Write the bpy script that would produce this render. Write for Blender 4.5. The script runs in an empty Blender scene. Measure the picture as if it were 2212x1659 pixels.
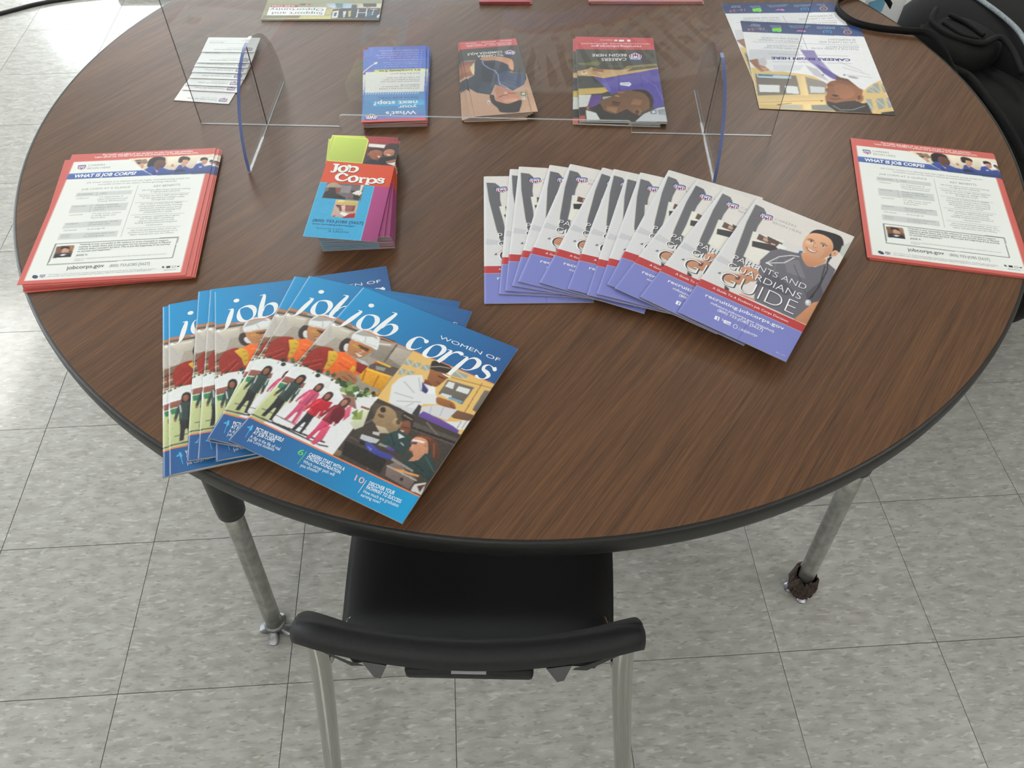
import bpy, bmesh, math, random
import numpy as np
from mathutils import Vector, Matrix
random.seed(7); np.random.seed(7)
S = bpy.context.scene
COL = S.collection
# ------------------------------------------------------------------ camera
cam_d = bpy.data.cameras.new('camera'); cam = bpy.data.objects.new('camera', cam_d); COL.objects.link(cam)
cam.location = (0.36815, -0.49897, 1.47487)
cam.rotation_euler = (0.673034, -0.006557, -0.06545)
cam_d.sensor_width = 36.0; cam_d.lens = 27.8196; cam_d.clip_start = 0.02
S.camera = cam
# ------------------------------------------------------------------ world, view
wd = bpy.data.worlds.new('world'); S.world = wd; wd.use_nodes = True
wd.node_tree.nodes['Background'].inputs[0].default_value = (0.9, 0.95, 1.0, 1)
wd.node_tree.nodes['Background'].inputs[1].default_value = 0.35
S.view_settings.view_transform = 'Standard'; S.view_settings.look = 'None'
S.view_settings.gamma = 1.0; S.view_settings.use_curve_mapping = False
S.view_settings.exposure = 0.40
CEIL = 2.8
TROFFERS = [(-3.02, 3.3), (-0.6, 3.1), (2.0, 3.1), (-3.2, 0.2), (-3.2, -2.6), (2.9, -0.4), (-0.6, -2.2), (2.0, -2.6)]
LAMP = 9.0            # troffer diffuser strength
DAY = 7.0             # window daylight strength
# ------------------------------------------------------------------ helpers
def lin(c):
    r = []
    for v in c[:3]:
        v = v/255.0
        r.append(v/12.92 if v <= .04045 else ((v+.055)/1.055)**2.4)
    return tuple(r)
def new_mat(name):
    m = bpy.data.materials.new(name); m.use_nodes = True
    nt = m.node_tree; b = nt.nodes['Principled BSDF']
    return m, nt, b
def plain(name, c, rough=.5, metal=0, spec=.5):
    m, nt, b = new_mat(name)
    b.inputs['Base Color'].default_value = (*lin(c), 1); b.inputs['Roughness'].default_value = rough
    b.inputs['Metallic'].default_value = metal; b.inputs['Specular IOR Level'].default_value = spec
    return m
def node(nt, t, **kw):
    n = nt.nodes.new(t)
    for k, v in kw.items(): setattr(n, k, v)
    return n
def speckled(name, c, c2, scale, rough, bump=.0, metal=0, spec=.5, dist=.002):
    m, nt, b = new_mat(name); L = nt.links
    tc = node(nt, 'ShaderNodeTexCoord'); n = node(nt, 'ShaderNodeTexNoise'); n.inputs['Scale'].default_value = scale; n.inputs['Detail'].default_value = 5
    L.new(tc.outputs['Object'], n.inputs['Vector'])
    r = node(nt, 'ShaderNodeValToRGB'); r.color_ramp.elements[0].position = .35; r.color_ramp.elements[1].position = .65
    r.color_ramp.elements[0].color = (*lin(c), 1); r.color_ramp.elements[1].color = (*lin(c2), 1)
    L.new(n.outputs['Fac'], r.inputs['Fac']); L.new(r.outputs['Color'], b.inputs['Base Color'])
    b.inputs['Roughness'].default_value = rough; b.inputs['Metallic'].default_value = metal; b.inputs['Specular IOR Level'].default_value = spec
    if bump:
        bp = node(nt, 'ShaderNodeBump'); bp.inputs['Strength'].default_value = bump; bp.inputs['Distance'].default_value = dist
        L.new(n.outputs['Fac'], bp.inputs['Height']); L.new(bp.outputs['Normal'], b.inputs['Normal'])
    return m
def mesh_obj(name, verts, faces, mats, parent=None, smooth=False, idx=None):
    me = bpy.data.meshes.new(name); me.from_pydata([tuple(v) for v in verts], [], faces)
    for mt in (mats if isinstance(mats, (list, tuple)) else [mats]): me.materials.append(mt)
    if idx: me.polygons.foreach_set('material_index', idx)
    if smooth: me.polygons.foreach_set('use_smooth', [True]*len(me.polygons))
    me.update()
    return link(name, me, parent)
def link(name, data, parent=None):
    o = bpy.data.objects.new(name, data); COL.objects.link(o)
    if parent is not None: o.parent = parent
    return o
def bm_obj(name, bm, mat, parent=None, smooth=False):
    me = bpy.data.meshes.new(name); bm.normal_update(); bm.to_mesh(me); bm.free()
    for mt in (mat if isinstance(mat, (list, tuple)) else [mat]): me.materials.append(mt)
    if smooth: me.polygons.foreach_set('use_smooth', [True]*len(me.polygons))
    return link(name, me, parent)
def tag(o, label=None, cat=None, group=None, kind=None):
    if label: o['label'] = label
    if cat: o['category'] = cat
    if group: o['group'] = group
    if kind: o['kind'] = kind
    return o
def empty(name, loc=(0, 0, 0), rz=0, ry=0):
    o = bpy.data.objects.new(name, None); COL.objects.link(o); o.empty_display_size = .05
    o.location = loc; o.rotation_euler = (0, ry, rz); return o
def box_bm(x0, x1, y0, y1, z0, z1, bevel=0, seg=2):
    bm = bmesh.new()
    bmesh.ops.create_cube(bm, size=1, matrix=Matrix.Translation(((x0+x1)/2, (y0+y1)/2, (z0+z1)/2)) @ Matrix.Diagonal((x1-x0, y1-y0, z1-z0, 1)))
    if bevel: bmesh.ops.bevel(bm, geom=bm.edges[:], offset=bevel, segments=seg, profile=.5, affect='EDGES')
    return bm
def catmull(pts, n=8, close=False):
    P = [np.array(p, float) for p in pts]; out = []
    N = len(P); rng = range(N if close else N-1)
    for i in rng:
        if close: a, b, c, d = P[(i-1) % N], P[i], P[(i+1) % N], P[(i+2) % N]
        else: a, b, c, d = P[max(i-1, 0)], P[i], P[i+1], P[min(i+2, N-1)]
        for k in range(n):
            t = k/n
            out.append(.5*((2*b)+(-a+c)*t+(2*a-5*b+4*c-d)*t*t+(-a+3*b-3*c+d)*t**3))
    if not close: out.append(P[-1])
    return out
def tube(name, pts, r, mat, parent=None, seg=14, n=6, smooth_path=True, caps=True):
    """round tube along a path; r a number or a list with one radius for each path point"""
    rr = r if isinstance(r, (list, tuple)) else [r]*len(pts)
    path = catmull([(*p, q) for p, q in zip(pts, rr)], n) if smooth_path else [np.array((*p, q), float) for p, q in zip(pts, rr)]
    V, F = [], []; up = None
    for i, p in enumerate(path):
        d = path[min(i+1, len(path)-1)][:3]-path[max(i-1, 0)][:3]; d = d/(np.linalg.norm(d)+1e-12)
        if up is None: up = np.cross(d, (0, 0, 1) if abs(d[2]) < .9 else (1, 0, 0))
        up = up-d*np.dot(up, d); up /= np.linalg.norm(up); w = np.cross(d, up)
        for k in range(seg):
            a = 2*math.pi*k/seg; V.append(p[:3]+p[3]*(math.cos(a)*up+math.sin(a)*w))
    for i in range(len(path)-1):
        for k in range(seg):
            F.append((i*seg+k, i*seg+(k+1) % seg, (i+1)*seg+(k+1) % seg, (i+1)*seg+k))
    if caps: F.append(tuple(range(seg))[::-1]); F.append(tuple((len(path)-1)*seg+k for k in range(seg)))
    return mesh_obj(name, V, F, mat, parent, True)
def copy_tree(o, parent=None):
    c = o.copy(); COL.objects.link(c); c.parent = parent
    for ch in list(o.children): copy_tree(ch, c)
    return c
# ------------------------------------------------------------------ materials
def floor_material():
    m, nt, b = new_mat('vinyl_tile'); L = nt.links
    g = node(nt, 'ShaderNodeNewGeometry'); oi = node(nt, 'ShaderNodeObjectInfo')
    ad = node(nt, 'ShaderNodeVectorMath', operation='MULTIPLY_ADD'); ad.inputs[1].default_value = (1, 1, 0)
    cb = node(nt, 'ShaderNodeCombineXYZ'); ml = node(nt, 'ShaderNodeMath', operation='MULTIPLY'); ml.inputs[1].default_value = 37.0
    L.new(oi.outputs['Random'], ml.inputs[0]); L.new(ml.outputs[0], cb.inputs[0]); L.new(ml.outputs[0], cb.inputs[1])
    L.new(g.outputs['Position'], ad.inputs[0]); L.new(cb.outputs[0], ad.inputs[2])
    def streak(sc, p, c0, p1, c1, detail=2.0, off=0):
        mp = node(nt, 'ShaderNodeMapping'); mp.inputs['Scale'].default_value = sc; mp.inputs['Location'].default_value = (off, off*1.7, 0); L.new(ad.outputs[0], mp.inputs[0])
        n = node(nt, 'ShaderNodeTexNoise'); n.inputs['Scale'].default_value = 1.0; n.inputs['Detail'].default_value = detail; n.inputs['Roughness'].default_value = .45; n.inputs['Distortion'].default_value = .4; L.new(mp.outputs[0], n.inputs['Vector'])
        r = node(nt, 'ShaderNodeValToRGB'); r.color_ramp.elements[0].position = p; r.color_ramp.elements[1].position = p1
        r.color_ramp.elements[0].color = c0; r.color_ramp.elements[1].color = c1; L.new(n.outputs['Fac'], r.inputs[0]); return r.outputs[0]
    K0, K1 = (0, 0, 0, 1), (1, 1, 1, 1)
    base = streak((26, 60, 1), .34, (*lin((152, 151, 145)), 1), .66, (*lin((172, 172, 167)), 1), 5)
    dark = streak((52, 190, 1), .60, K0, .70, K1, 1.5, 3.1); dark2 = streak((40, 120, 1), .63, K0, .72, K1, 1.5, 8.3); light = streak((46, 150, 1), .60, K0, .69, K1, 1.5, 5.7)
    def over(x, fac, c, k):
        f = node(nt, 'ShaderNodeMath', operation='MULTIPLY'); f.inputs[1].default_value = k; L.new(fac, f.inputs[0])
        n = node(nt, 'ShaderNodeMix', data_type='RGBA'); L.new(f.outputs[0], n.inputs[0]); L.new(x, n.inputs[6]); n.inputs[7].default_value = (*lin(c), 1); return n.outputs[2]
    col = over(over(over(base, light, (196, 196, 191), .6), dark, (122, 120, 113), .5), dark2, (138, 134, 124), .6)
    # tile to tile tone
    tone = node(nt, 'ShaderNodeMapRange'); tone.inputs[3].default_value = .96; tone.inputs[4].default_value = 1.03; L.new(oi.outputs['Random'], tone.inputs[0])
    vm = node(nt, 'ShaderNodeVectorMath', operation='SCALE'); L.new(col, vm.inputs[0]); L.new(tone.outputs[0], vm.inputs['Scale'])
    L.new(vm.outputs[0], b.inputs['Base Color'])
    b.inputs['Roughness'].default_value = .30; b.inputs['Specular IOR Level'].default_value = .45
    b.inputs['Coat Weight'].default_value = .55; b.inputs['Coat Roughness'].default_value = .11
    n3 = node(nt, 'ShaderNodeTexNoise'); n3.inputs['Scale'].default_value = 9; L.new(g.outputs['Position'], n3.inputs['Vector'])
    mr = node(nt, 'ShaderNodeMapRange'); mr.inputs[3].default_value = .24; mr.inputs[4].default_value = .42; L.new(n3.outputs['Fac'], mr.inputs[0]); L.new(mr.outputs[0], b.inputs['Roughness'])
    return m
def wood_material():
    m, nt, b = new_mat('walnut_laminate'); L = nt.links
    tc = node(nt, 'ShaderNodeTexCoord')
    rt = node(nt, 'ShaderNodeMapping'); rt.inputs['Rotation'].default_value = (0, 0, -math.radians(50)); L.new(tc.outputs['Object'], rt.inputs[0])
    def nz(sc, detail, rough=.6):
        mp = node(nt, 'ShaderNodeMapping'); mp.inputs['Scale'].default_value = sc; L.new(rt.outputs[0], mp.inputs[0])
        n = node(nt, 'ShaderNodeTexNoise'); n.inputs['Scale'].default_value = 1; n.inputs['Detail'].default_value = detail; n.inputs['Roughness'].default_value = rough
        L.new(mp.outputs[0], n.inputs['Vector']); return n.outputs['Fac']
    broad, mid, fine = nz((1.4, 15, 1), 4), nz((3.6, 125, 1), 5, .7), nz((13, 520, 1), 3, .75)
    def ramp(src, p0, c0, p1, c1):
        r = node(nt, 'ShaderNodeValToRGB'); r.color_ramp.elements[0].position = p0; r.color_ramp.elements[1].position = p1
        r.color_ramp.elements[0].color = (*lin(c0), 1); r.color_ramp.elements[1].color = (*lin(c1), 1); L.new(src, r.inputs[0]); return r.outputs[0]
    a = ramp(broad, .34, (82, 60, 46), .68, (116, 83, 60)); c = ramp(mid, .36, (62, 44, 33), .66, (130, 91, 62)); d = ramp(fine, .34, (56, 40, 31), .68, (130, 94, 66))
    def mix(f, x, y):
        n = node(nt, 'ShaderNodeMix', data_type='RGBA'); n.inputs[0].default_value = f; L.new(x, n.inputs[6]); L.new(y, n.inputs[7]); return n.outputs[2]
    L.new(mix(.4, mix(.5, a, c), d), b.inputs['Base Color'])
    bp = node(nt, 'ShaderNodeBump'); bp.inputs['Strength'].default_value = .16; bp.inputs['Distance'].default_value = .0006; L.new(fine, bp.inputs['Height']); L.new(bp.outputs[0], b.inputs['Normal'])
    b.inputs['Roughness'].default_value = .34; b.inputs['Specular IOR Level'].default_value = .30
    return m
def print_material():
    m, nt, b = new_mat('printed_paper'); at = node(nt, 'ShaderNodeAttribute'); at.attribute_name = 'ink'
    nt.links.new(at.outputs['Color'], b.inputs['Base Color']); b.inputs['Roughness'].default_value = .42; b.inputs['Specular IOR Level'].default_value = .35
    return m
def acrylic_material(name, tint, edge=None):
    m = bpy.data.materials.new(name); m.use_nodes = True; nt = m.node_tree; nt.nodes.clear(); L = nt.links
    out = node(nt, 'ShaderNodeOutputMaterial'); tr = node(nt, 'ShaderNodeBsdfTransparent'); tr.inputs[0].default_value = (*tint, 1)
    gl = node(nt, 'ShaderNodeBsdfGlossy'); gl.inputs['Roughness'].default_value = .015 if edge is None else .25
    fr = node(nt, 'ShaderNodeFresnel'); ge = node(nt, 'ShaderNodeNewGeometry')      # same reflectance on both faces of the sheet
    io = node(nt, 'ShaderNodeMapRange'); io.inputs[3].default_value = 1.49; io.inputs[4].default_value = 1/1.49; L.new(ge.outputs['Backfacing'], io.inputs[0]); L.new(io.outputs[0], fr.inputs[0])
    mx = node(nt, 'ShaderNodeMixShader'); L.new(fr.outputs[0], mx.inputs[0]); L.new(gl.outputs[0], mx.inputs[2])
    if edge:
        df = node(nt, 'ShaderNodeBsdfDiffuse'); df.inputs[0].default_value = (*lin(edge), 1)
        m2 = node(nt, 'ShaderNodeMixShader'); m2.inputs[0].default_value = .75; L.new(tr.outputs[0], m2.inputs[1]); L.new(df.outputs[0], m2.inputs[2]); L.new(m2.outputs[0], mx.inputs[1])
    else: L.new(tr.outputs[0], mx.inputs[1])
    L.new(mx.outputs[0], out.inputs[0]); return m
def emit_mat(name, c, s):
    m, nt, b = new_mat(name); b.inputs['Base Color'].default_value = (.8, .8, .8, 1)
    b.inputs['Emission Color'].default_value = (*c, 1); b.inputs['Emission Strength'].default_value = s; return m
MT = dict(floor=floor_material(), wood=wood_material(), ink=print_material(),
    joint=plain('tile_joint', (64, 62, 57), .85), wall=speckled('painted_wall', (214, 210, 200), (220, 216, 207), 8, .7),
    ceil=speckled('ceiling_panel', (224, 223, 218), (232, 231, 227), 60, .8, .3), base=plain('rubber_base', (60, 58, 56), .6),
    paper=plain('paper_edge', (214, 214, 212), .7), redge=plain('red_paper_edge', (196, 104, 98), .65), greyedge=plain('grey_paper_edge', (150, 142, 138), .7),
    band=speckled('black_edge_band', (17, 17, 18), (23, 23, 24), 300, .45, .08), under=plain('table_underside', (120, 100, 80), .7),
    black_tube=speckled('black_leg_paint', (28, 28, 29), (38, 38, 39), 120, .45),
    zinc=speckled('worn_metal', (150, 150, 146), (176, 176, 172), 60, .36, .05, .85), rust=speckled('dirty_rubber', (22, 19, 17), (74, 56, 44), 220, .75, .5),
    glide=speckled('steel_glide', (120, 122, 126), (158, 160, 164), 90, .35, .1, .8),
    plastic=speckled('black_plastic', (24, 25, 28), (30, 31, 34), 700, .6, .4, 0, .4, .0008), seat_shaded=speckled('shaded_seat_plastic', (9, 9, 10), (12, 12, 13), 500, .6, .2, 0, .3, .0006), chrome=plain('chrome_tube', (184, 184, 180), .12, 1),  # seat: darker copy of the chair plastic, table shade put into its colour
    label=plain('pale_label', (196, 192, 200), .6), gusset=plain('grey_plastic_rib', (74, 76, 80), .5),
    nylon=speckled('black_nylon', (7, 7, 8), (13, 13, 14), 420, .8, .4, 0, .3, .001), web=speckled('black_webbing', (11, 11, 12), (18, 18, 20), 900, .75, .4, 0, .3, .0008),
    zip=speckled('grey_reflective_tape', (120, 130, 136), (154, 162, 166), 260, .5), cable=plain('black_cable', (20, 20, 21), .5), white=plain('white_card', (232, 235, 238), .5),
    acrylic=acrylic_material('clear_acrylic', (.955, .965, .97)), acrylic_edge=acrylic_material('acrylic_cut_edge', (.75, .8, .85), (196, 202, 206)), acrylic_blue=acrylic_material('blue_acrylic_edge', (.3, .38, .62), (104, 120, 176)),
    slot=acrylic_material('dark_slot_edge', (.35, .38, .45), (52, 56, 66)), lamp=emit_mat('lamp_diffuser', (1.0, .985, .95), LAMP), day=emit_mat('daylit_glass', (.88, .95, 1.0), DAY), frame=plain('white_metal_frame', (226, 226, 222), .5))
# ------------------------------------------------------------------ room shell
RX0, RX1, RY0, RY1 = -5.2, 5.2, -4.2, 6.6
T = .3048
TX0, TX1, TY0, TY1 = -6, 8, -2, 11          # tile index range laid as single tiles
fx0, fx1, fy0, fy1 = TX0*T, TX1*T, TY0*T, TY1*T
V, F, I = [], [], []
def quad(a, b, c, d, k): n = len(V); V.extend([a, b, c, d]); F.append((n, n+1, n+2, n+3)); I.append(k)
def rect(x0, x1, y0, y1, z, k): quad((x0, y0, z), (x1, y0, z), (x1, y1, z), (x0, y1, z), k)
rect(fx0, fx1, fy0, fy1, -.003, 1)
rect(RX0, fx0, RY0, RY1, 0, 0); rect(fx1, RX1, RY0, RY1, 0, 0); rect(fx0, fx1, RY0, fy0, 0, 0); rect(fx0, fx1, fy1, RY1, 0, 0)
floor = tag(mesh_obj('floor', V, F, [MT['floor'], MT['joint']], idx=I), 'speckled beige vinyl tile floor under the round table', 'floor', kind='structure')
tile_me = None
for i in range(TX0, TX1):
    for j in range(TY0, TY1):
        if tile_me is None:
            bm = box_bm(0, T, 0, T, -.003, 0); 
            bmesh.ops.scale(bm, vec=((T-.0011)/T, (T-.0011)/T, 1), verts=bm.verts[:], space=Matrix.Translation((-T/2, -T/2, 0)))
            bmesh.ops.bevel(bm, geom=[e for e in bm.edges if min(v.co.z for v in e.verts) > -.001], offset=.0003, segments=1, affect='EDGES')
            o = bm_obj('tile', bm, MT['floor'], floor); tile_me = o.data
        else: o = link('tile', tile_me, floor)
        o.location = (i*T, j*T, random.uniform(-.0001, .0001))
def slab(name, x0, x1, y0, y1, z0, z1, mat, label=None, cat=None, parent=None, kind='structure'):
    o = bm_obj(name, box_bm(x0, x1, y0, y1, z0, z1), mat, parent)
    if parent is None: tag(o, label, cat, kind=kind)
    return o
slab('wall_back', RX0-.1, RX1+.1, RY1, RY1+.1, 0, CEIL, MT['wall'], 'plain off-white painted back wall of the room', 'wall')
slab('wall_front', RX0-.1, RX1+.1, RY0-.1, RY0, 0, CEIL, MT['wall'], 'plain off-white painted wall behind the viewer', 'wall')
slab('wall_right', RX1, RX1+.1, RY0, RY1, 0, CEIL, MT['wall'], 'plain off-white painted right wall of the room', 'wall')
slab('wall_left', RX0-.1, RX0, RY0, RY1, 0, CEIL, MT['wall'], 'plain off-white painted left wall with a window', 'wall')
slab('ceiling', RX0-.1, RX1+.1, RY0-.1, RY1+.1, CEIL, CEIL+.1, MT['ceil'], 'pale ceiling carrying the long light fittings', 'ceiling')
for nm, a in (('baseboard_back', (RX0, RX1, RY1-.012, RY1)), ('baseboard_left', (RX0, RX0+.012, RY0, RY1)), ('baseboard_right', (RX1-.012, RX1, RY0, RY1))):
    slab(nm, *a, 0, .1, MT['base'], 'dark rubber base strip along the foot of the '+nm.split('_')[1]+' wall', 'baseboard')
def window(name, cx, cy, along, w, z0, z1, label):
    e = tag(empty(name, (cx, cy, 0)), label, 'window', kind='structure')
    if along == 'y': B = lambda a0, a1, d0, d1, q0, q1: box_bm(d0, d1, a0, a1, q0, q1)
    else: B = lambda a0, a1, d0, d1, q0, q1: box_bm(a0, a1, -d1, -d0, q0, q1)
    n = 3; pw = w/n
    for k in range(n):
        bm_obj('window_pane', B(-w/2+k*pw+.03, -w/2+(k+1)*pw-.03, .004, .012, z0+.03, z1-.03), MT['day'], e)
        for s in (0, 1): bm_obj('window_frame', B(-w/2+(k+s)*pw-.03, -w/2+(k+s)*pw+.03, .001, .03, z0, z1), MT['frame'], e)
    for q in (z0, z1): bm_obj('window_frame', B(-w/2, w/2, .001, .03, q-.03, q+.03), MT['frame'], e)
window('window_1', RX0, 2.6, 'y', 3.6, .9, 2.4, 'wide three-pane window in the left wall')
window('window_2', -1.2, RY1, 'x', 4.2, 1.0, 2.4, 'wide three-pane window in the back wall')
lamp0 = None
for k, (x, y) in enumerate(TROFFERS):
    if lamp0 is None:
        lamp0 = o = empty('ceiling_light')
        bm_obj('diffuser', box_bm(-.28, .28, -.58, .58, -.012, -.006), MT['lamp'], o)
        for a in ((-.305, -.28, -.605, .605), (.28, .305, -.605, .605), (-.28, .28, -.605, -.58), (-.28, .28, .58, .605)): bm_obj('rim', box_bm(*a, -.02, 0), MT['frame'], o)
    else: o = copy_tree(lamp0)
    o.location = (x, y, CEIL-.0005)
    tag(o, 'long fluorescent ceiling light fitting overhead, outside the picture', 'ceiling light', 'fluorescent ceiling lights')
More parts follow.
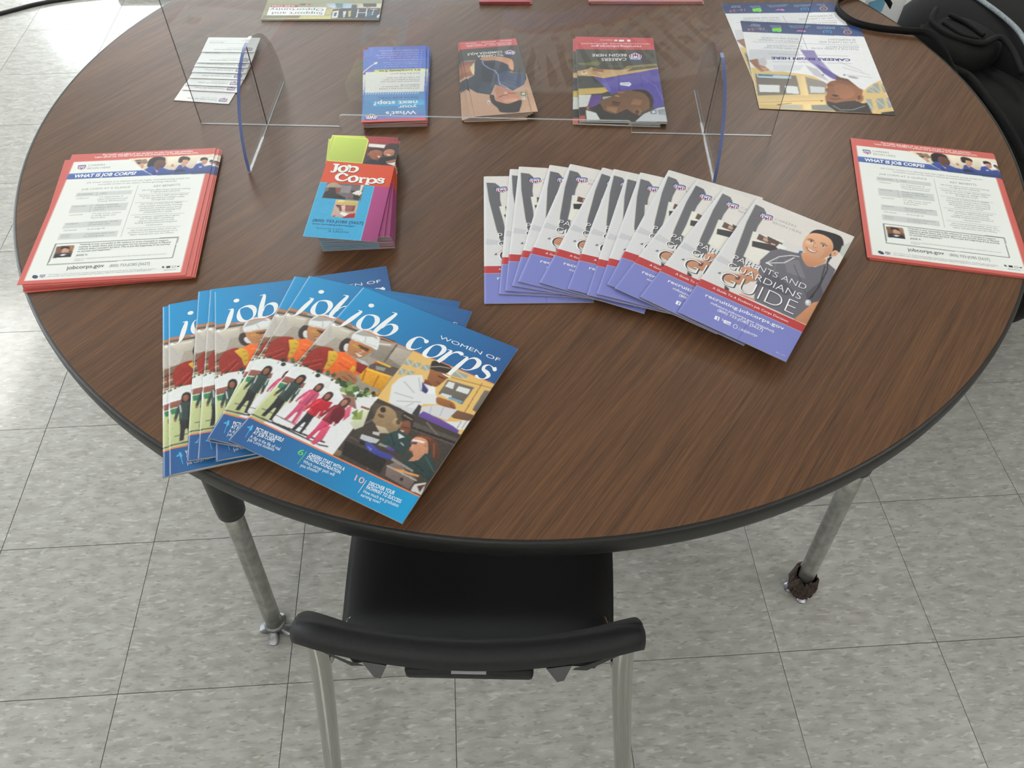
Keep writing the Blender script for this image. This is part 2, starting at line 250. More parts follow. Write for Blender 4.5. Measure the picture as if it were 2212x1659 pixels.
# ------------------------------------------------------------------ printed artwork, in millimetres on each page (x right, y up)
ART = {
 'women': dict(w=221.0, h=264.0, base=(60, 110, 165), cell=0.9, ops=[
  ('G',(24,152,214),(48,94,152),(0,201.97167713249178,221,264)),
  ('G',(48,92,150),(28,158,216),(0,0,221,34.80197402638062)),
  ('P',(168,158,146),[(0.0,118.4),(111.7,118.4),(111.7,202.0),(0.0,202.0)],0),
  ('P',(196,190,184),[(-17.1,172.2),(-2.1,197.3),(21.6,185.8),(14.8,162.3),(11.4,152.3)],0),
  ('P',(208,200,186),[(0.5,193.5),(31.0,194.2),(29.7,176.7),(14.9,177.3)],0),
  ('P',(150,128,112),[(-26.1,205.7),(24.3,204.4),(27.7,199.3),(-23.5,198.2)],0),
  ('P',(92,80,72),[(1.3,199.1),(39.8,198.8),(40.5,195.8),(2.1,196.1)],0),
  ('P',(226,222,214),[(16.4,191.6),(28.1,192.7),(28.5,190.2),(17.1,189.5)],0),
  ('P',(226,222,214),[(66.9,193.0),(84.0,198.6),(84.2,196.2),(68.5,190.5)],0),
  ('P',(124,98,78),[(-11.7,116.3),(-20.3,143.9),(-0.4,154.3),(19.2,159.7),(18.8,141.7),(17.0,115.6)],0),
  ('L',(196,160,120),2.4,[(-13.4,134.5),(14.9,136.4)]),
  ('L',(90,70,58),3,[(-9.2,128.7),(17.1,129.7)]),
  ('L',(196,160,120),2,[(-13.9,124.6),(17.7,125.3)]),
  ('L',(80,62,52),3,[(-14.0,140.6),(6.3,144.8)]),
  ('P',(150,140,128),[(67.6,190.0),(113.2,200.8),(112.6,168.4),(71.0,170.6)],0),
  ('P',(182,172,160),[(90.2,196.9),(111.8,200.0),(112.6,174.7),(90.9,179.3)],0),
  ('L',(112,100,90),2.5,[(89.8,201.6),(91.0,173.0)]),
  ('P',(96,84,76),[(65.3,203.8),(84.8,205.7),(86.1,201.4),(68.4,198.8)],0),
  ('P',(60,48,44),[(31.9,164.7),(28.9,173.0),(30.5,181.3),(35.7,183.2),(40.6,175.8),(41.4,163.1),(37.1,160.9)],1),
  ('P',(222,224,228),[(42.8,170.4),(43.5,167.8),(43.3,165.7),(42.3,164.4),(40.7,164.2),(38.8,165.0),(37.0,166.9),(35.6,169.3),(34.9,171.8),(35.1,174.0),(36.1,175.3),(37.7,175.6),(39.6,174.7),(41.5,172.8)],0),
  ('P',(188,128,84),[(37.2,179.0),(40.8,183.4),(55.0,183.4),(69.0,181.7),(67.6,172.0),(62.3,162.5),(53.9,161.6),(44.2,164.6)],1),
  ('P',(232,214,196),[(51.9,168.6),(59.3,170.9),(63.4,166.6),(60.4,163.4)],0),
  ('L',(110,66,50),1.2,[(52.3,168.9),(60.7,168.7)]),
  ('P',(96,60,44),[(49.3,180.4),(64.8,180.3),(65.2,175.6),(50.7,176.2)],0),
  ('P',(222,170,120),[(56.1,175.8),(62.3,174.1),(60.3,171.4)],0),
  ('P',(200,150,60),[(43.1,178.0),(53.6,177.7),(53.7,173.7),(44.7,174.7)],0),
  ('P',(234,236,236),[(35.2,186.3),(34.6,192.7),(38.3,201.1),(46.7,206.3),(58.0,205.0),(66.5,199.4),(73.6,183.6),(65.0,184.0),(51.9,184.2),(40.3,183.1)],1),
  ('P',(176,176,172),[(36.0,192.6),(41.1,200.9),(49.1,204.6),(59.6,202.5),(65.5,197.2),(58.3,198.4),(46.8,194.1)],0),
  ('L',(196,198,198),1.2,[(50.5,194.4),(54.4,186.4)]),
  ('L',(200,202,202),1,[(38.6,184.7),(70.9,186.8)]),
  ('P',(150,44,34),[(9.3,120.9),(5.2,141.0),(8.7,152.5),(19.2,159.7),(30.0,157.2),(36.0,131.7),(34.9,118.8),(20.4,114.3)],1),
  ('L',(180,60,44),2.2,[(8.8,126.9),(24.2,141.3)]),
  ('L',(186,62,44),2.2,[(12.8,119.6),(27.3,135.0)]),
  ('L',(112,30,26),1.4,[(13.0,122.9),(26.3,138.4)]),
  ('P',(238,108,40),[(28.1,156.2),(41.4,163.1),(53.8,159.9),(65.1,156.3),(77.6,156.5),(76.9,142.1),(47.1,126.6),(35.6,126.8),(36.3,135.0)],0),
  ('L',(214,84,30),2,[(44.4,145.5),(61.1,143.2)]),
  ('L',(250,140,70),2,[(43.3,154.5),(58.5,152.8)]),
  ('P',(216,172,52),[(23.3,155.6),(31.4,158.9),(37.8,154.8),(39.9,146.3),(38.7,131.5),(34.0,129.1),(31.5,141.9)],0),
  ('L',(140,100,40),0.7,[(35.9,152.2),(32.3,151.9)]),
  ('L',(140,100,40),0.7,[(38.1,145.4),(34.0,144.8)]),
  ('L',(140,100,40),0.7,[(38.3,137.6),(34.7,137.3)]),
  ('P',(216,172,52),[(61.9,142.0),(61.7,149.8),(66.3,149.0),(68.1,142.1)],0),
  ('P',(140,42,36),[(62.0,157.1),(77.2,157.1),(78.0,144.2),(69.6,144.5)],0),
  ('P',(200,204,206),[(57.5,161.1),(70.5,161.5),(77.8,159.0),(69.6,157.1)],0),
  ('P',(166,112,76),[(47.1,126.6),(56.6,138.5),(69.1,139.6),(78.4,133.7),(77.7,123.9),(68.3,123.1),(64.0,120.1)],1),
  ('L',(112,70,48),1.2,[(60.7,130.6),(76.9,126.8)]),
  ('L',(112,70,48),1,[(64.8,135.8),(75.8,132.3)]),
  ('P',(228,162,44),[(76.2,140.2),(77.5,154.6),(109.7,159.1),(111.7,134.0),(84.3,134.4)],0),
  ('L',(176,112,30),2,[(78.7,150.8),(83.2,136.2)]),
  ('L',(176,112,30),1.5,[(96.3,150.6),(99.5,134.0)]),
  ('L',(250,204,90),1.4,[(79.8,152.9),(107.9,155.9)]),
  ('P',(96,86,82),[(78.3,159.2),(83.8,168.4),(111.6,171.1),(111.2,157.6),(79.6,155.2)],0),
  ('P',(150,150,150),[(85.3,162.1),(97.6,164.5),(98.3,159.4),(88.3,157.3)],0),
  ('L',(232,186,50),2.6,[(83.8,168.4),(100.7,168.5)]),
  ('P',(200,50,40),[(85.1,166.4),(85.3,165.7),(85.1,164.9),(84.6,164.3),(83.9,163.9),(83.0,163.8),(82.2,164.1),(81.7,164.6),(81.4,165.3),(81.6,166.1),(82.1,166.7),(82.9,167.1),(83.7,167.2),(84.5,166.9)],0),
  ('P',(150,104,62),[(79.4,125.1),(90.4,123.3),(111.2,131.0),(113.6,123.3),(87.3,118.7)],0),
  ('P',(214,150,48),[(90.4,123.3),(110.8,131.6),(110.5,126.2)],0),
  ('N',9,[(-52.2,170.8),(113.2,200.8),(111.7,122.4),(-8.3,111.8)]),
  ('P',(232,192,118),[(111.7,72.4),(221.0,72.4),(221.0,202.0),(111.7,202.0)],0),
  ('P',(166,172,164),[(111.9,187.1),(120.4,188.7),(120.9,180.6),(112.6,178.7)],0),
  ('L',(206,208,202),1.4,[(111.9,187.1),(120.9,180.6)]),
  ('P',(166,172,164),[(122.9,188.8),(131.2,189.5),(130.7,181.8),(122.7,180.7)],0),
  ('L',(206,208,202),1.4,[(122.9,188.8),(130.7,181.8)]),
  ('P',(166,172,164),[(133.3,190.2),(142.3,191.8),(143.7,183.0),(133.5,182.4)],0),
  ('L',(206,208,202),1.4,[(133.3,190.2),(143.7,183.0)]),
  ('P',(166,172,164),[(112.7,172.4),(120.4,174.0),(120.9,164.9),(114.6,163.2)],0),
  ('L',(206,208,202),1.4,[(112.7,172.4),(120.9,164.9)]),
  ('P',(166,172,164),[(122.7,174.4),(130.7,175.5),(129.9,169.6),(122.9,166.8)],0),
  ('L',(206,208,202),1.4,[(122.7,174.4),(129.9,169.6)]),
  ('P',(166,172,164),[(169.4,198.7),(188.3,199.9),(187.1,193.1),(171.8,189.8)],0),
  ('L',(206,208,202),1.4,[(169.4,198.7),(187.1,193.1)]),
  ('P',(118,110,102),[(169.8,182.9),(202.4,187.1),(201.6,159.5),(170.5,160.1)],0),
  ('P',(226,230,230),[(172.2,181.5),(179.6,182.3),(182.0,173.6),(172.0,173.0)],0),
  ('P',(226,230,230),[(185.4,180.6),(199.9,182.8),(200.5,174.8),(185.8,173.3)],0),
  ('P',(222,228,232),[(173.4,163.1),(185.6,164.9),(186.3,159.3),(172.8,159.8)],0),
  ('P',(120,172,206),[(183.4,162.3),(200.6,163.7),(200.3,159.9),(183.8,159.5)],0),
  ('P',(120,112,104),[(214.6,189.2),(224.1,191.5),(225.7,157.6),(215.5,157.9)],0),
  ('L',(150,108,56),1,[(207.6,196.7),(209.5,151.5)]),
  ('L',(180,138,72),1.2,[(170.6,187.6),(226.4,196.5)]),
  ('P',(120,86,66),[(196.6,149.2),(223.9,153.1),(223.8,142.3),(197.6,138.9)],0),
  ('P',(58,52,50),[(145.6,184.0),(140.1,197.8),(145.5,201.4),(161.5,201.8),(166.8,196.6),(161.4,188.7),(150.3,186.5)],1),
  ('L',(176,168,150),1.2,[(143.0,190.5),(152.3,196.1),(163.7,198.9)]),
  ('P',(152,98,64),[(146.2,181.2),(144.8,187.5),(150.9,187.6),(160.9,189.6),(168.4,186.8),(167.0,178.8),(163.7,168.4),(157.7,167.1),(149.6,170.6)],1),
  ('P',(96,60,44),[(156.9,183.6),(166.0,183.7),(165.6,181.2),(157.4,181.6)],0),
  ('L',(92,50,44),0.9,[(159.7,174.3),(165.2,173.2)]),
  ('P',(120,74,50),[(146.4,172.0),(157.1,168.3),(159.9,159.1),(148.4,162.3)],0),
  ('P',(228,230,232),[(126.9,124.3),(117.1,146.1),(119.3,159.5),(125.7,167.4),(140.2,175.2),(148.4,165.3),(155.9,166.1),(166.8,159.7),(172.1,155.0),(175.9,145.9),(162.7,139.8),(160.4,121.3),(142.8,120.9)],0),
  ('P',(74,70,126),[(145.4,166.8),(159.0,158.7),(157.6,153.7),(151.8,154.7)],0),
  ('P',(240,241,242),[(155.7,165.3),(162.8,166.7),(167.5,158.5),(159.1,154.2)],0),
  ('L',(190,194,200),1.4,[(126.8,157.2),(145.4,148.7)]),
  ('L',(190,194,200),1.4,[(125.9,138.6),(148.5,141.4)]),
  ('L',(190,194,200),1.4,[(134.0,129.4),(158.6,140.6)]),
  ('L',(190,194,200),1.4,[(139.1,169.7),(150.6,154.3)]),
  ('L',(190,194,200),1.4,[(146.0,125.4),(151.9,135.7)]),
  ('P',(62,62,68),[(158.5,121.5),(158.4,136.9),(162.6,136.1),(166.9,122.5)],0),
  ('P',(156,102,66),[(171.6,155.0),(180.4,157.0),(191.7,156.9),(198.0,151.4),(194.4,145.6),(184.6,147.4),(175.5,147.9)],1),
  ('L',(104,64,44),1,[(189.4,153.6),(196.3,149.8)]),
  ('P',(216,217,222),[(163.1,135.4),(177.1,145.8),(200.9,150.4),(197.4,132.8),(166.6,129.9)],0),
  ('L',(180,180,190),1,[(172.9,140.7),(175.6,131.9)]),
  ('L',(180,180,190),1,[(185.5,145.7),(187.5,133.7)]),
  ('P',(72,64,58),[(111.7,34.8),(221.0,34.8),(221.0,122.4),(111.7,122.4)],0),
  ('P',(216,217,222),[(128.0,123.5),(155.9,129.0),(167.0,130.4),(166.5,123.0),(158.3,120.9),(144.3,122.4)],0),
  ('P',(62,62,68),[(158.5,121.5),(158.4,136.9),(162.6,136.1),(166.9,122.5)],0),
  ('P',(108,82,158),[(165.6,122.5),(167.9,131.2),(214.9,129.7),(217.2,121.9)],0),
  ('P',(226,228,230),[(195.5,130.0),(208.7,135.8),(220.7,149.3),(220.6,130.9),(214.7,126.8),(207.9,128.6)],0),
  ('L',(150,150,156),1,[(212.2,137.8),(212.8,128.3)]),
  ('L',(150,150,156),1,[(217.4,143.3),(217.3,130.6)]),
  ('P',(120,86,66),[(199.4,144.1),(222.3,149.4),(218.9,142.7),(201.5,138.1)],0),
  ('P',(88,76,66),[(108.5,116.1),(161.2,120.0),(167.7,105.1),(120.0,101.8)],0),
  ('P',(92,84,80),[(165.1,113.5),(232.4,117.4),(233.4,107.1),(169.0,103.0)],0),
  ('L',(120,112,104),2,[(179.3,119.4),(204.7,107.4)]),
  ('L',(50,44,40),3,[(169.5,106.0),(224.6,110.7)]),
  ('L',(104,96,90),2,[(115.9,78.7),(124.1,95.4)]),
  ('P',(158,132,100),[(124.3,96.9),(121.3,111.1),(126.6,118.1),(139.7,116.2),(147.8,108.9),(156.4,106.3),(156.1,99.1),(153.7,89.6),(140.4,88.4),(125.5,93.3)],1),
  ('P',(60,52,48),[(130.0,113.3),(130.6,111.8),(130.5,110.2),(129.7,109.0),(128.4,108.3),(126.9,108.4),(125.4,109.1),(124.2,110.4),(123.6,111.9),(123.7,113.5),(124.4,114.7),(125.7,115.4),(127.3,115.3),(128.8,114.6)],0),
  ('P',(104,84,64),[(133.8,104.1),(133.7,103.0),(132.7,102.2),(131.1,101.6),(129.2,101.5),(127.3,101.8),(125.9,102.6),(125.2,103.5),(125.3,104.6),(126.3,105.5),(127.9,106.0),(129.8,106.1),(131.7,105.8),(133.1,105.1)],0),
  ('P',(176,150,112),[(152.6,105.8),(153.5,103.5),(153.6,101.3),(152.7,99.7),(151.1,98.8),(149.1,99.0),(147.1,100.2),(145.4,102.1),(144.5,104.3),(144.5,106.5),(145.3,108.2),(147.0,109.0),(149.0,108.8),(151.0,107.7)],0),
  ('P',(90,76,60),[(153.1,106.7),(153.8,105.2),(153.8,103.8),(153.3,102.7),(152.4,102.2),(151.1,102.4),(149.9,103.2),(148.8,104.5),(148.2,106.0),(148.1,107.4),(148.6,108.5),(149.5,109.0),(150.8,108.8),(152.1,108.0)],0),
  ('P',(190,176,150),[(130.8,90.4),(142.7,92.3),(150.1,87.8),(141.2,83.3)],0),
  ('P',(196,196,196),[(132.8,81.8),(140.6,84.4),(142.3,79.8),(134.8,78.7)],0),
  ('P',(196,200,206),[(124.2,73.3),(145.8,76.1),(144.8,70.2),(137.2,67.7),(125.7,67.3)],0),
  ('P',(40,40,44),[(127.1,65.3),(133.0,66.9),(134.7,62.4),(129.7,61.2)],0),
  ('P',(70,76,160),[(133.6,65.9),(139.6,67.6),(153.4,64.0),(171.1,65.0),(171.8,60.2),(153.7,56.2),(139.1,59.3)],0),
  ('P',(120,130,200),[(138.0,62.8),(145.2,62.4),(145.3,58.5)],0),
  ('P',(150,150,140),[(147.7,73.0),(164.1,74.7),(162.7,71.3),(147.9,69.1)],0),
  ('P',(90,70,150),[(157.3,72.6),(167.1,73.5),(167.2,69.6),(158.3,69.1)],0),
  ('P',(58,50,48),[(149.4,114.0),(149.8,119.2),(158.1,121.3),(164.7,116.1),(168.6,105.5),(165.9,104.2),(161.5,111.7),(153.8,110.6)],1),
  ('L',(150,130,104),1.6,[(151.5,116.5),(162.9,115.2)]),
  ('P',(130,82,60),[(155.3,107.1),(161.1,112.2),(167.3,104.9),(168.6,95.9),(163.2,93.1),(158.0,96.0)],1),
  ('L',(60,40,36),1,[(158.1,101.6),(166.3,103.6)]),
  ('P',(226,216,206),[(158.4,97.3),(163.0,98.3),(163.0,96.3),(159.3,95.8)],0),
  ('P',(52,72,72),[(146.4,75.1),(151.3,89.8),(157.4,97.0),(171.6,94.7),(178.7,84.7),(178.1,68.6),(166.2,73.1),(150.1,72.9)],0),
  ('P',(222,226,226),[(158.7,92.9),(168.2,91.6),(163.3,86.4)],0),
  ('L',(36,50,52),1.4,[(152.5,87.7),(163.7,77.1)]),
  ('L',(210,214,214),1.2,[(168.0,83.3),(172.5,81.6)]),
  ('P',(98,60,44),[(178.2,95.3),(179.3,101.3),(191.0,105.2),(202.0,102.0),(210.6,92.9),(212.9,80.9),(209.1,77.7),(201.5,90.9),(192.2,97.0)],1),
  ('L',(140,92,66),1.6,[(200.5,98.5),(208.8,84.1)]),
  ('L',(140,92,66),1.2,[(182.9,101.1),(194.9,102.4)]),
  ('P',(206,148,116),[(177.0,90.6),(179.1,97.8),(189.5,99.7),(196.2,93.6),(201.8,80.5),(194.8,69.2),(186.2,77.9),(180.9,79.2),(180.6,84.4)],1),
  ('P',(216,160,128),[(179.4,81.7),(181.4,86.1),(184.7,82.4)],0),
  ('L',(236,238,240),2.2,[(177.8,92.1),(183.6,94.0),(191.9,95.5)]),
  ('P',(110,70,84),[(177.6,89.5),(183.3,92.5),(184.3,88.9),(179.1,87.0)],0),
  ('L',(140,84,76),0.9,[(181.9,79.4),(185.1,79.7)]),
  ('P',(196,134,104),[(194.9,94.3),(195.5,92.9),(195.7,91.5),(195.3,90.6),(194.5,90.2),(193.5,90.4),(192.3,91.3),(191.4,92.5),(190.8,94.0),(190.6,95.3),(191.0,96.3),(191.8,96.7),(192.8,96.4),(194.0,95.6)],0),
  ('P',(50,68,68),[(182.5,70.8),(184.7,78.5),(188.1,67.1),(196.2,72.5),(198.5,84.1),(207.0,83.2),(217.5,72.8),(219.3,56.0),(193.4,58.2),(181.4,65.0)],0),
  ('L',(70,92,90),2,[(200.9,80.1),(218.0,68.0)]),
  ('L',(32,44,46),1.2,[(192.2,67.8),(208.4,63.2)]),
  ('P',(200,140,110),[(187.2,66.6),(188.6,73.9),(195.1,74.5),(193.3,69.7)],0),
  ('P',(124,108,104),[(170.3,51.6),(176.5,59.9),(206.1,51.9),(206.1,37.0),(175.2,40.1)],0),
  ('L',(190,186,180),1.4,[(170.3,51.6),(207.3,50.0)]),
  ('P',(48,44,44),[(194.4,45.0),(194.7,44.2),(194.6,43.4),(194.2,42.7),(193.5,42.4),(192.7,42.4),(191.9,42.8),(191.3,43.5),(191.0,44.3),(191.1,45.1),(191.5,45.8),(192.2,46.1),(193.0,46.1),(193.8,45.7)],0),
  ('L',(226,160,90),2.4,[(180.5,51.7),(206.1,55.7)]),
  ('L',(226,160,90),1.6,[(185.4,52.9),(188.8,54.6)]),
  ('P',(150,144,140),[(170.0,63.1),(198.3,59.4),(198.6,57.0),(170.1,59.3)],0),
  ('P',(210,208,206),[(207.8,45.3),(217.8,52.8),(221.3,37.3),(208.4,36.9)],0),
  ('P',(90,60,54),[(211.5,44.6),(218.1,50.4),(218.0,39.3)],0),
  ('P',(128,108,84),[(109.5,44.3),(120.8,44.8),(118.9,37.3),(110.0,36.7)],0),
  ('P',(112,90,70),[(149.0,42.2),(156.0,41.9),(155.1,36.3)],0),
  ('P',(46,42,40),[(113.0,58.1),(166.6,57.5),(168.9,39.5),(119.5,41.5)],0),
  ('L',(100,92,88),1.6,[(114.7,64.4),(126.0,63.4)]),
  ('N',8,[(112.6,121.1),(237.2,117.1),(220.7,34.6),(109.2,36.3)]),
  ('P',(232,233,236),[(0.0,34.8),(111.7,34.8),(111.7,122.4),(0.0,122.4)],0),
  ('P',(196,206,150),[(-2.4,35.5),(1.0,77.4),(4.4,104.3),(0.4,119.5),(8.8,121.0),(12.6,80.6),(20.3,34.2)],0),
  ('P',(206,214,160),[(19.5,35.1),(12.6,80.6),(13.2,111.7),(27.0,99.1),(25.8,44.7)],0),
  ('P',(214,218,190),[(104.2,79.6),(111.7,112.6),(120.0,82.5),(114.2,74.4)],0),
  ('P',(236,238,240),[(0.4,119.5),(113.3,124.3),(112.2,104.8),(0.3,90.9)],0),
  ('D',(52,60,46),14.5,124.2,2.0),
  ('D',(52,60,46),57.8,125.7,1.3),
  ('D',(70,84,58),7.6,116.0,2.5),
  ('D',(70,84,58),70.4,118.8,2.3),
  ('D',(90,104,70),25.5,119.5,2.4),
  ('D',(52,60,46),66.4,120.1,2.4),
  ('D',(52,60,46),15.1,121.7,2.0),
  ('D',(52,60,46),78.0,124.2,1.9),
  ('D',(52,60,46),75.0,124.1,2.7),
  ('D',(40,46,38),87.8,122.0,1.3),
  ('D',(52,60,46),86.6,122.5,1.4),
  ('D',(40,46,38),31.1,124.4,2.8),
  ('D',(52,60,46),95.7,127.5,2.1),
  ('D',(52,60,46),106.7,123.5,1.7),
  ('D',(40,46,38),2.2,119.1,2.0),
  ('D',(90,104,70),17.1,121.4,2.4),
  ('D',(52,60,46),68.5,123.9,2.3),
  ('D',(70,84,58),12.9,120.2,2.3),
  ('D',(90,104,70),83.3,125.7,1.5),
  ('D',(40,46,38),8.3,120.8,1.4),
  ('D',(90,104,70),85.4,120.8,1.6),
  ('D',(90,104,70),84.4,121.2,3.0),
  ('D',(40,46,38),14.0,121.4,1.3),
  ('D',(52,60,46),34.2,118.7,2.9),
  ('D',(90,104,70),98.5,119.9,2.1),
  ('D',(90,104,70),25.5,120.5,1.9),
  ('D',(90,104,70),95.5,127.0,2.9),
  ('D',(52,60,46),50.4,126.8,2.0),
  ('D',(70,84,58),43.4,125.7,2.3),
  ('D',(90,104,70),2.6,119.6,1.9),
  ('D',(70,84,58),49.9,127.4,2.8),
  ('D',(40,46,38),59.9,125.4,1.5),
  ('D',(70,84,58),58.1,123.8,1.7),
  ('D',(70,84,58),84.0,120.8,2.8),
  ('D',(40,46,38),62.1,123.0,2.1),
  ('D',(70,84,58),11.8,118.4,2.7),
  ('D',(90,104,70),59.5,120.9,2.6),
  ('D',(70,84,58),71.5,118.9,2.1),
  ('D',(52,60,46),52.4,120.9,1.5),
  ('D',(70,84,58),76.7,125.8,1.3),
  ('D',(90,104,70),107.6,124.5,2.2),
  ('D',(70,84,58),95.4,127.5,3.0),
  ('D',(90,104,70),41.3,128.7,2.2),
  ('D',(52,60,46),101.5,123.2,1.8),
  ('D',(52,60,46),104.7,126.6,2.5),
  ('D',(90,104,70),41.9,127.5,2.5),
  ('D',(84,110,66),83.7,119.5,2.3),
  ('D',(150,170,110),93.2,111.7,1.9),
  ('D',(150,170,110),78.2,125.0,2.2),
  ('D',(150,170,110),83.1,120.1,1.8),
  ('D',(84,110,66),73.3,125.4,2.7),
  ('D',(150,170,110),80.8,125.1,2.1),
  ('D',(60,80,50),76.4,114.6,2.6),
  ('D',(150,170,110),93.6,112.7,2.5),
  ('D',(110,136,80),95.7,120.8,1.9),
  ('D',(84,110,66),96.8,123.7,3.6),
  ('D',(84,110,66),79.0,116.9,2.6),
  ('D',(60,80,50),95.8,123.0,1.7),
  ('D',(60,80,50),65.7,122.5,3.7),
  ('D',(84,110,66),86.2,111.9,3.3),
  ('D',(110,136,80),81.4,120.9,3.7),
  ('D',(110,136,80),91.4,120.7,2.3),
  ('D',(150,170,110),71.5,114.8,3.7),
  ('D',(84,110,66),72.4,121.0,2.9),
  ('D',(110,136,80),78.4,114.6,3.5),
  ('D',(110,136,80),74.7,116.6,1.7),
  ('D',(60,80,50),94.7,117.8,2.1),
  ('D',(110,136,80),99.2,122.2,2.0),
  ('D',(150,170,110),102.3,117.7,2.7),
  ('D',(150,170,110),81.4,112.8,2.8),
  ('D',(84,110,66),83.9,122.5,3.6),
  ('D',(150,170,110),98.3,111.8,2.9),
  ('D',(110,136,80),83.2,115.4,2.2),
  ('D',(150,170,110),102.3,117.5,2.2),
  ('D',(110,136,80),82.5,115.0,2.2),
  ('D',(60,80,50),70.7,121.9,3.5),
  ('D',(60,80,50),93.7,112.6,3.4),
  ('D',(84,110,66),81.7,113.4,3.7),
  ('D',(150,170,110),76.0,123.1,2.7),
  ('D',(110,136,80),96.5,115.5,1.7),
  ('D',(150,170,110),95.5,114.2,1.6),
  ('D',(60,80,50),92.8,116.1,3.5),
  ('D',(150,170,110),100.7,123.7,2.6),
  ('D',(150,170,110),77.4,119.2,3.6),
  ('D',(110,136,80),95.3,112.0,3.2),
  ('D',(110,136,80),72.5,126.0,3.5),
  ('P',(150,168,90),[(102.3,89.1),(107.2,102.2),(113.2,89.4),(103.3,84.3)],0),
  ('P',(120,142,70),[(98.0,92.2),(102.1,99.6),(107.0,88.8)],0),
  ('P',(232,236,236),[(1.9,117.4),(14.8,122.7),(27.1,121.9),(26.0,107.0),(15.7,101.7),(1.2,105.5)],0),
  ('P',(150,96,84),[(0.0,100.6),(28.2,103.9),(29.9,95.1),(2.0,91.8)],0),
  ('P',(60,130,96),[(1.9,90.3),(28.9,93.2),(30.6,84.4),(3.8,83.0)],0),
  ('P',(236,238,240),[(-0.5,104.6),(27.4,105.0),(28.2,102.6),(0.6,101.8)],0),
  ('P',(230,232,232),[(46.2,114.7),(53.1,118.2),(56.8,106.2),(48.8,107.6)],0),
  ('P',(158,112,100),[(73.1,109.1),(89.5,112.0),(100.5,98.7),(86.4,99.6)],0),
  ('P',(232,232,232),[(91.2,112.9),(111.6,123.4),(112.2,104.8),(97.8,102.7)],0),
  ('P',(140,84,80),[(102.9,105.3),(113.3,106.6),(112.9,103.8),(103.3,102.9)],0),
  ('L',(70,66,70),1.6,[(-2.1,39.5),(42.5,40.4),(91.4,40.2),(100.7,42.5)]),
  ('L',(110,108,112),1.2,[(7.3,51.0),(66.7,50.2)]),
  ('L',(60,58,62),2,[(28.6,41.0),(94.3,45.4)]),
  ('P',(48,46,50),[(12.4,74.1),(23.7,73.2),(25.3,58.8),(25.9,44.5),(28.9,42.3),(23.2,42.0),(20.6,60.6),(18.2,57.2),(16.5,43.4),(11.9,42.8),(13.2,59.0)],0),
  ('P',(38,36,40),[(19.6,69.1),(21.3,69.1),(21.6,57.1),(19.9,58.9)],0),
  ('P',(56,72,70),[(11.7,95.3),(15.8,99.1),(23.5,99.3),(27.9,94.5),(29.9,82.8),(30.5,74.8),(27.4,74.5),(25.5,84.7),(25.4,71.1),(11.8,72.0),(12.4,85.0),(9.4,74.5),(6.3,75.6),(8.6,86.8)],0),
  ('P',(78,98,95),[(13.1,92.1),(15.5,93.8),(15.2,74.4),(12.8,73.8)],0),
  ('P',(42,54,52),[(21.7,93.6),(23.1,93.6),(22.7,72.5),(21.0,72.6)],0),
  ('P',(48,42,42),[(14.8,101.0),(15.8,109.1),(20.4,112.1),(24.9,109.0),(25.6,100.7),(23.5,97.2),(16.2,97.7)],1),
  ('P',(150,96,70),[(16.7,106.4),(20.4,108.1),(22.8,105.1),(22.1,100.4),(19.7,98.3),(17.2,100.9)],1),
  ('P',(150,96,70),[(6.3,75.3),(9.4,74.5),(9.0,71.4),(6.6,71.8)],0),
  ('P',(150,96,70),[(27.4,74.5),(30.5,74.8),(30.1,71.4),(27.8,71.1)],0),
  ('L',(214,216,214),1.4,[(14.2,84.2),(12.9,94.6)]),
  ('L',(206,208,206),1.4,[(27.5,85.0),(26.9,93.5)]),
  ('P',(232,160,176),[(46.6,48.9),(44.2,75.2),(48.9,75.0),(53.5,48.6)],0),
  ('P',(206,84,120),[(38.3,78.4),(48.1,77.6),(49.3,65.0),(49.6,52.4),(52.1,50.5),(47.2,50.3),(45.2,66.5),(43.1,63.6),(41.4,51.5),(37.3,51.0),(38.7,65.2)],0),
  ('P',(164,67,96),[(44.5,74.1),(45.9,74.0),(46.0,63.5),(44.6,65.1)],0),
  ('P',(204,84,116),[(38.0,96.9),(41.7,100.3),(48.3,100.4),(52.1,96.3),(53.6,86.0),(54.0,79.0),(51.3,78.8),(49.8,87.7),(49.5,75.8),(37.7,76.6),(38.5,87.9),(35.7,78.8),(33.0,79.7),(35.2,89.5)],0),
  ('P',(255,113,153),[(39.2,94.1),(41.3,95.6),(40.7,78.7),(38.6,78.1)],0),
  ('P',(153,63,87),[(46.7,95.5),(47.9,95.4),(47.2,77.0),(45.7,77.1)],0),
  ('P',(66,50,46),[(40.8,101.9),(41.8,108.9),(45.8,111.5),(49.7,108.9),(50.1,101.6),(48.2,98.5),(41.9,99.0)],1),
  ('P',(160,104,80),[(42.5,106.5),(45.7,108.0),(47.8,105.4),(47.1,101.4),(45.0,99.6),(42.9,101.8)],1),
  ('P',(160,104,80),[(33.0,79.4),(35.7,78.8),(35.3,76.1),(33.3,76.4)],0),
  ('P',(160,104,80),[(51.3,78.8),(54.0,79.0),(53.6,76.0),(51.6,75.7)],0),
  ('P',(56,52,58),[(54.1,71.6),(64.3,70.8),(65.4,57.6),(65.5,44.5),(68.2,42.5),(63.0,42.3),(61.2,59.2),(58.9,56.1),(57.0,43.6),(52.8,43.0),(54.4,57.7)],0),
  ('P',(44,41,46),[(60.5,67.0),(62.0,67.0),(62.0,56.1),(60.5,57.7)],0),
  ('P',(206,50,64),[(54.0,90.9),(57.9,94.4),(64.8,94.5),(68.7,90.2),(70.2,79.5),(70.5,72.2),(67.7,72.0),(66.2,81.2),(65.8,68.8),(53.5,69.7),(54.4,81.5),(51.4,71.9),(48.6,73.0),(51.0,83.2)],0),
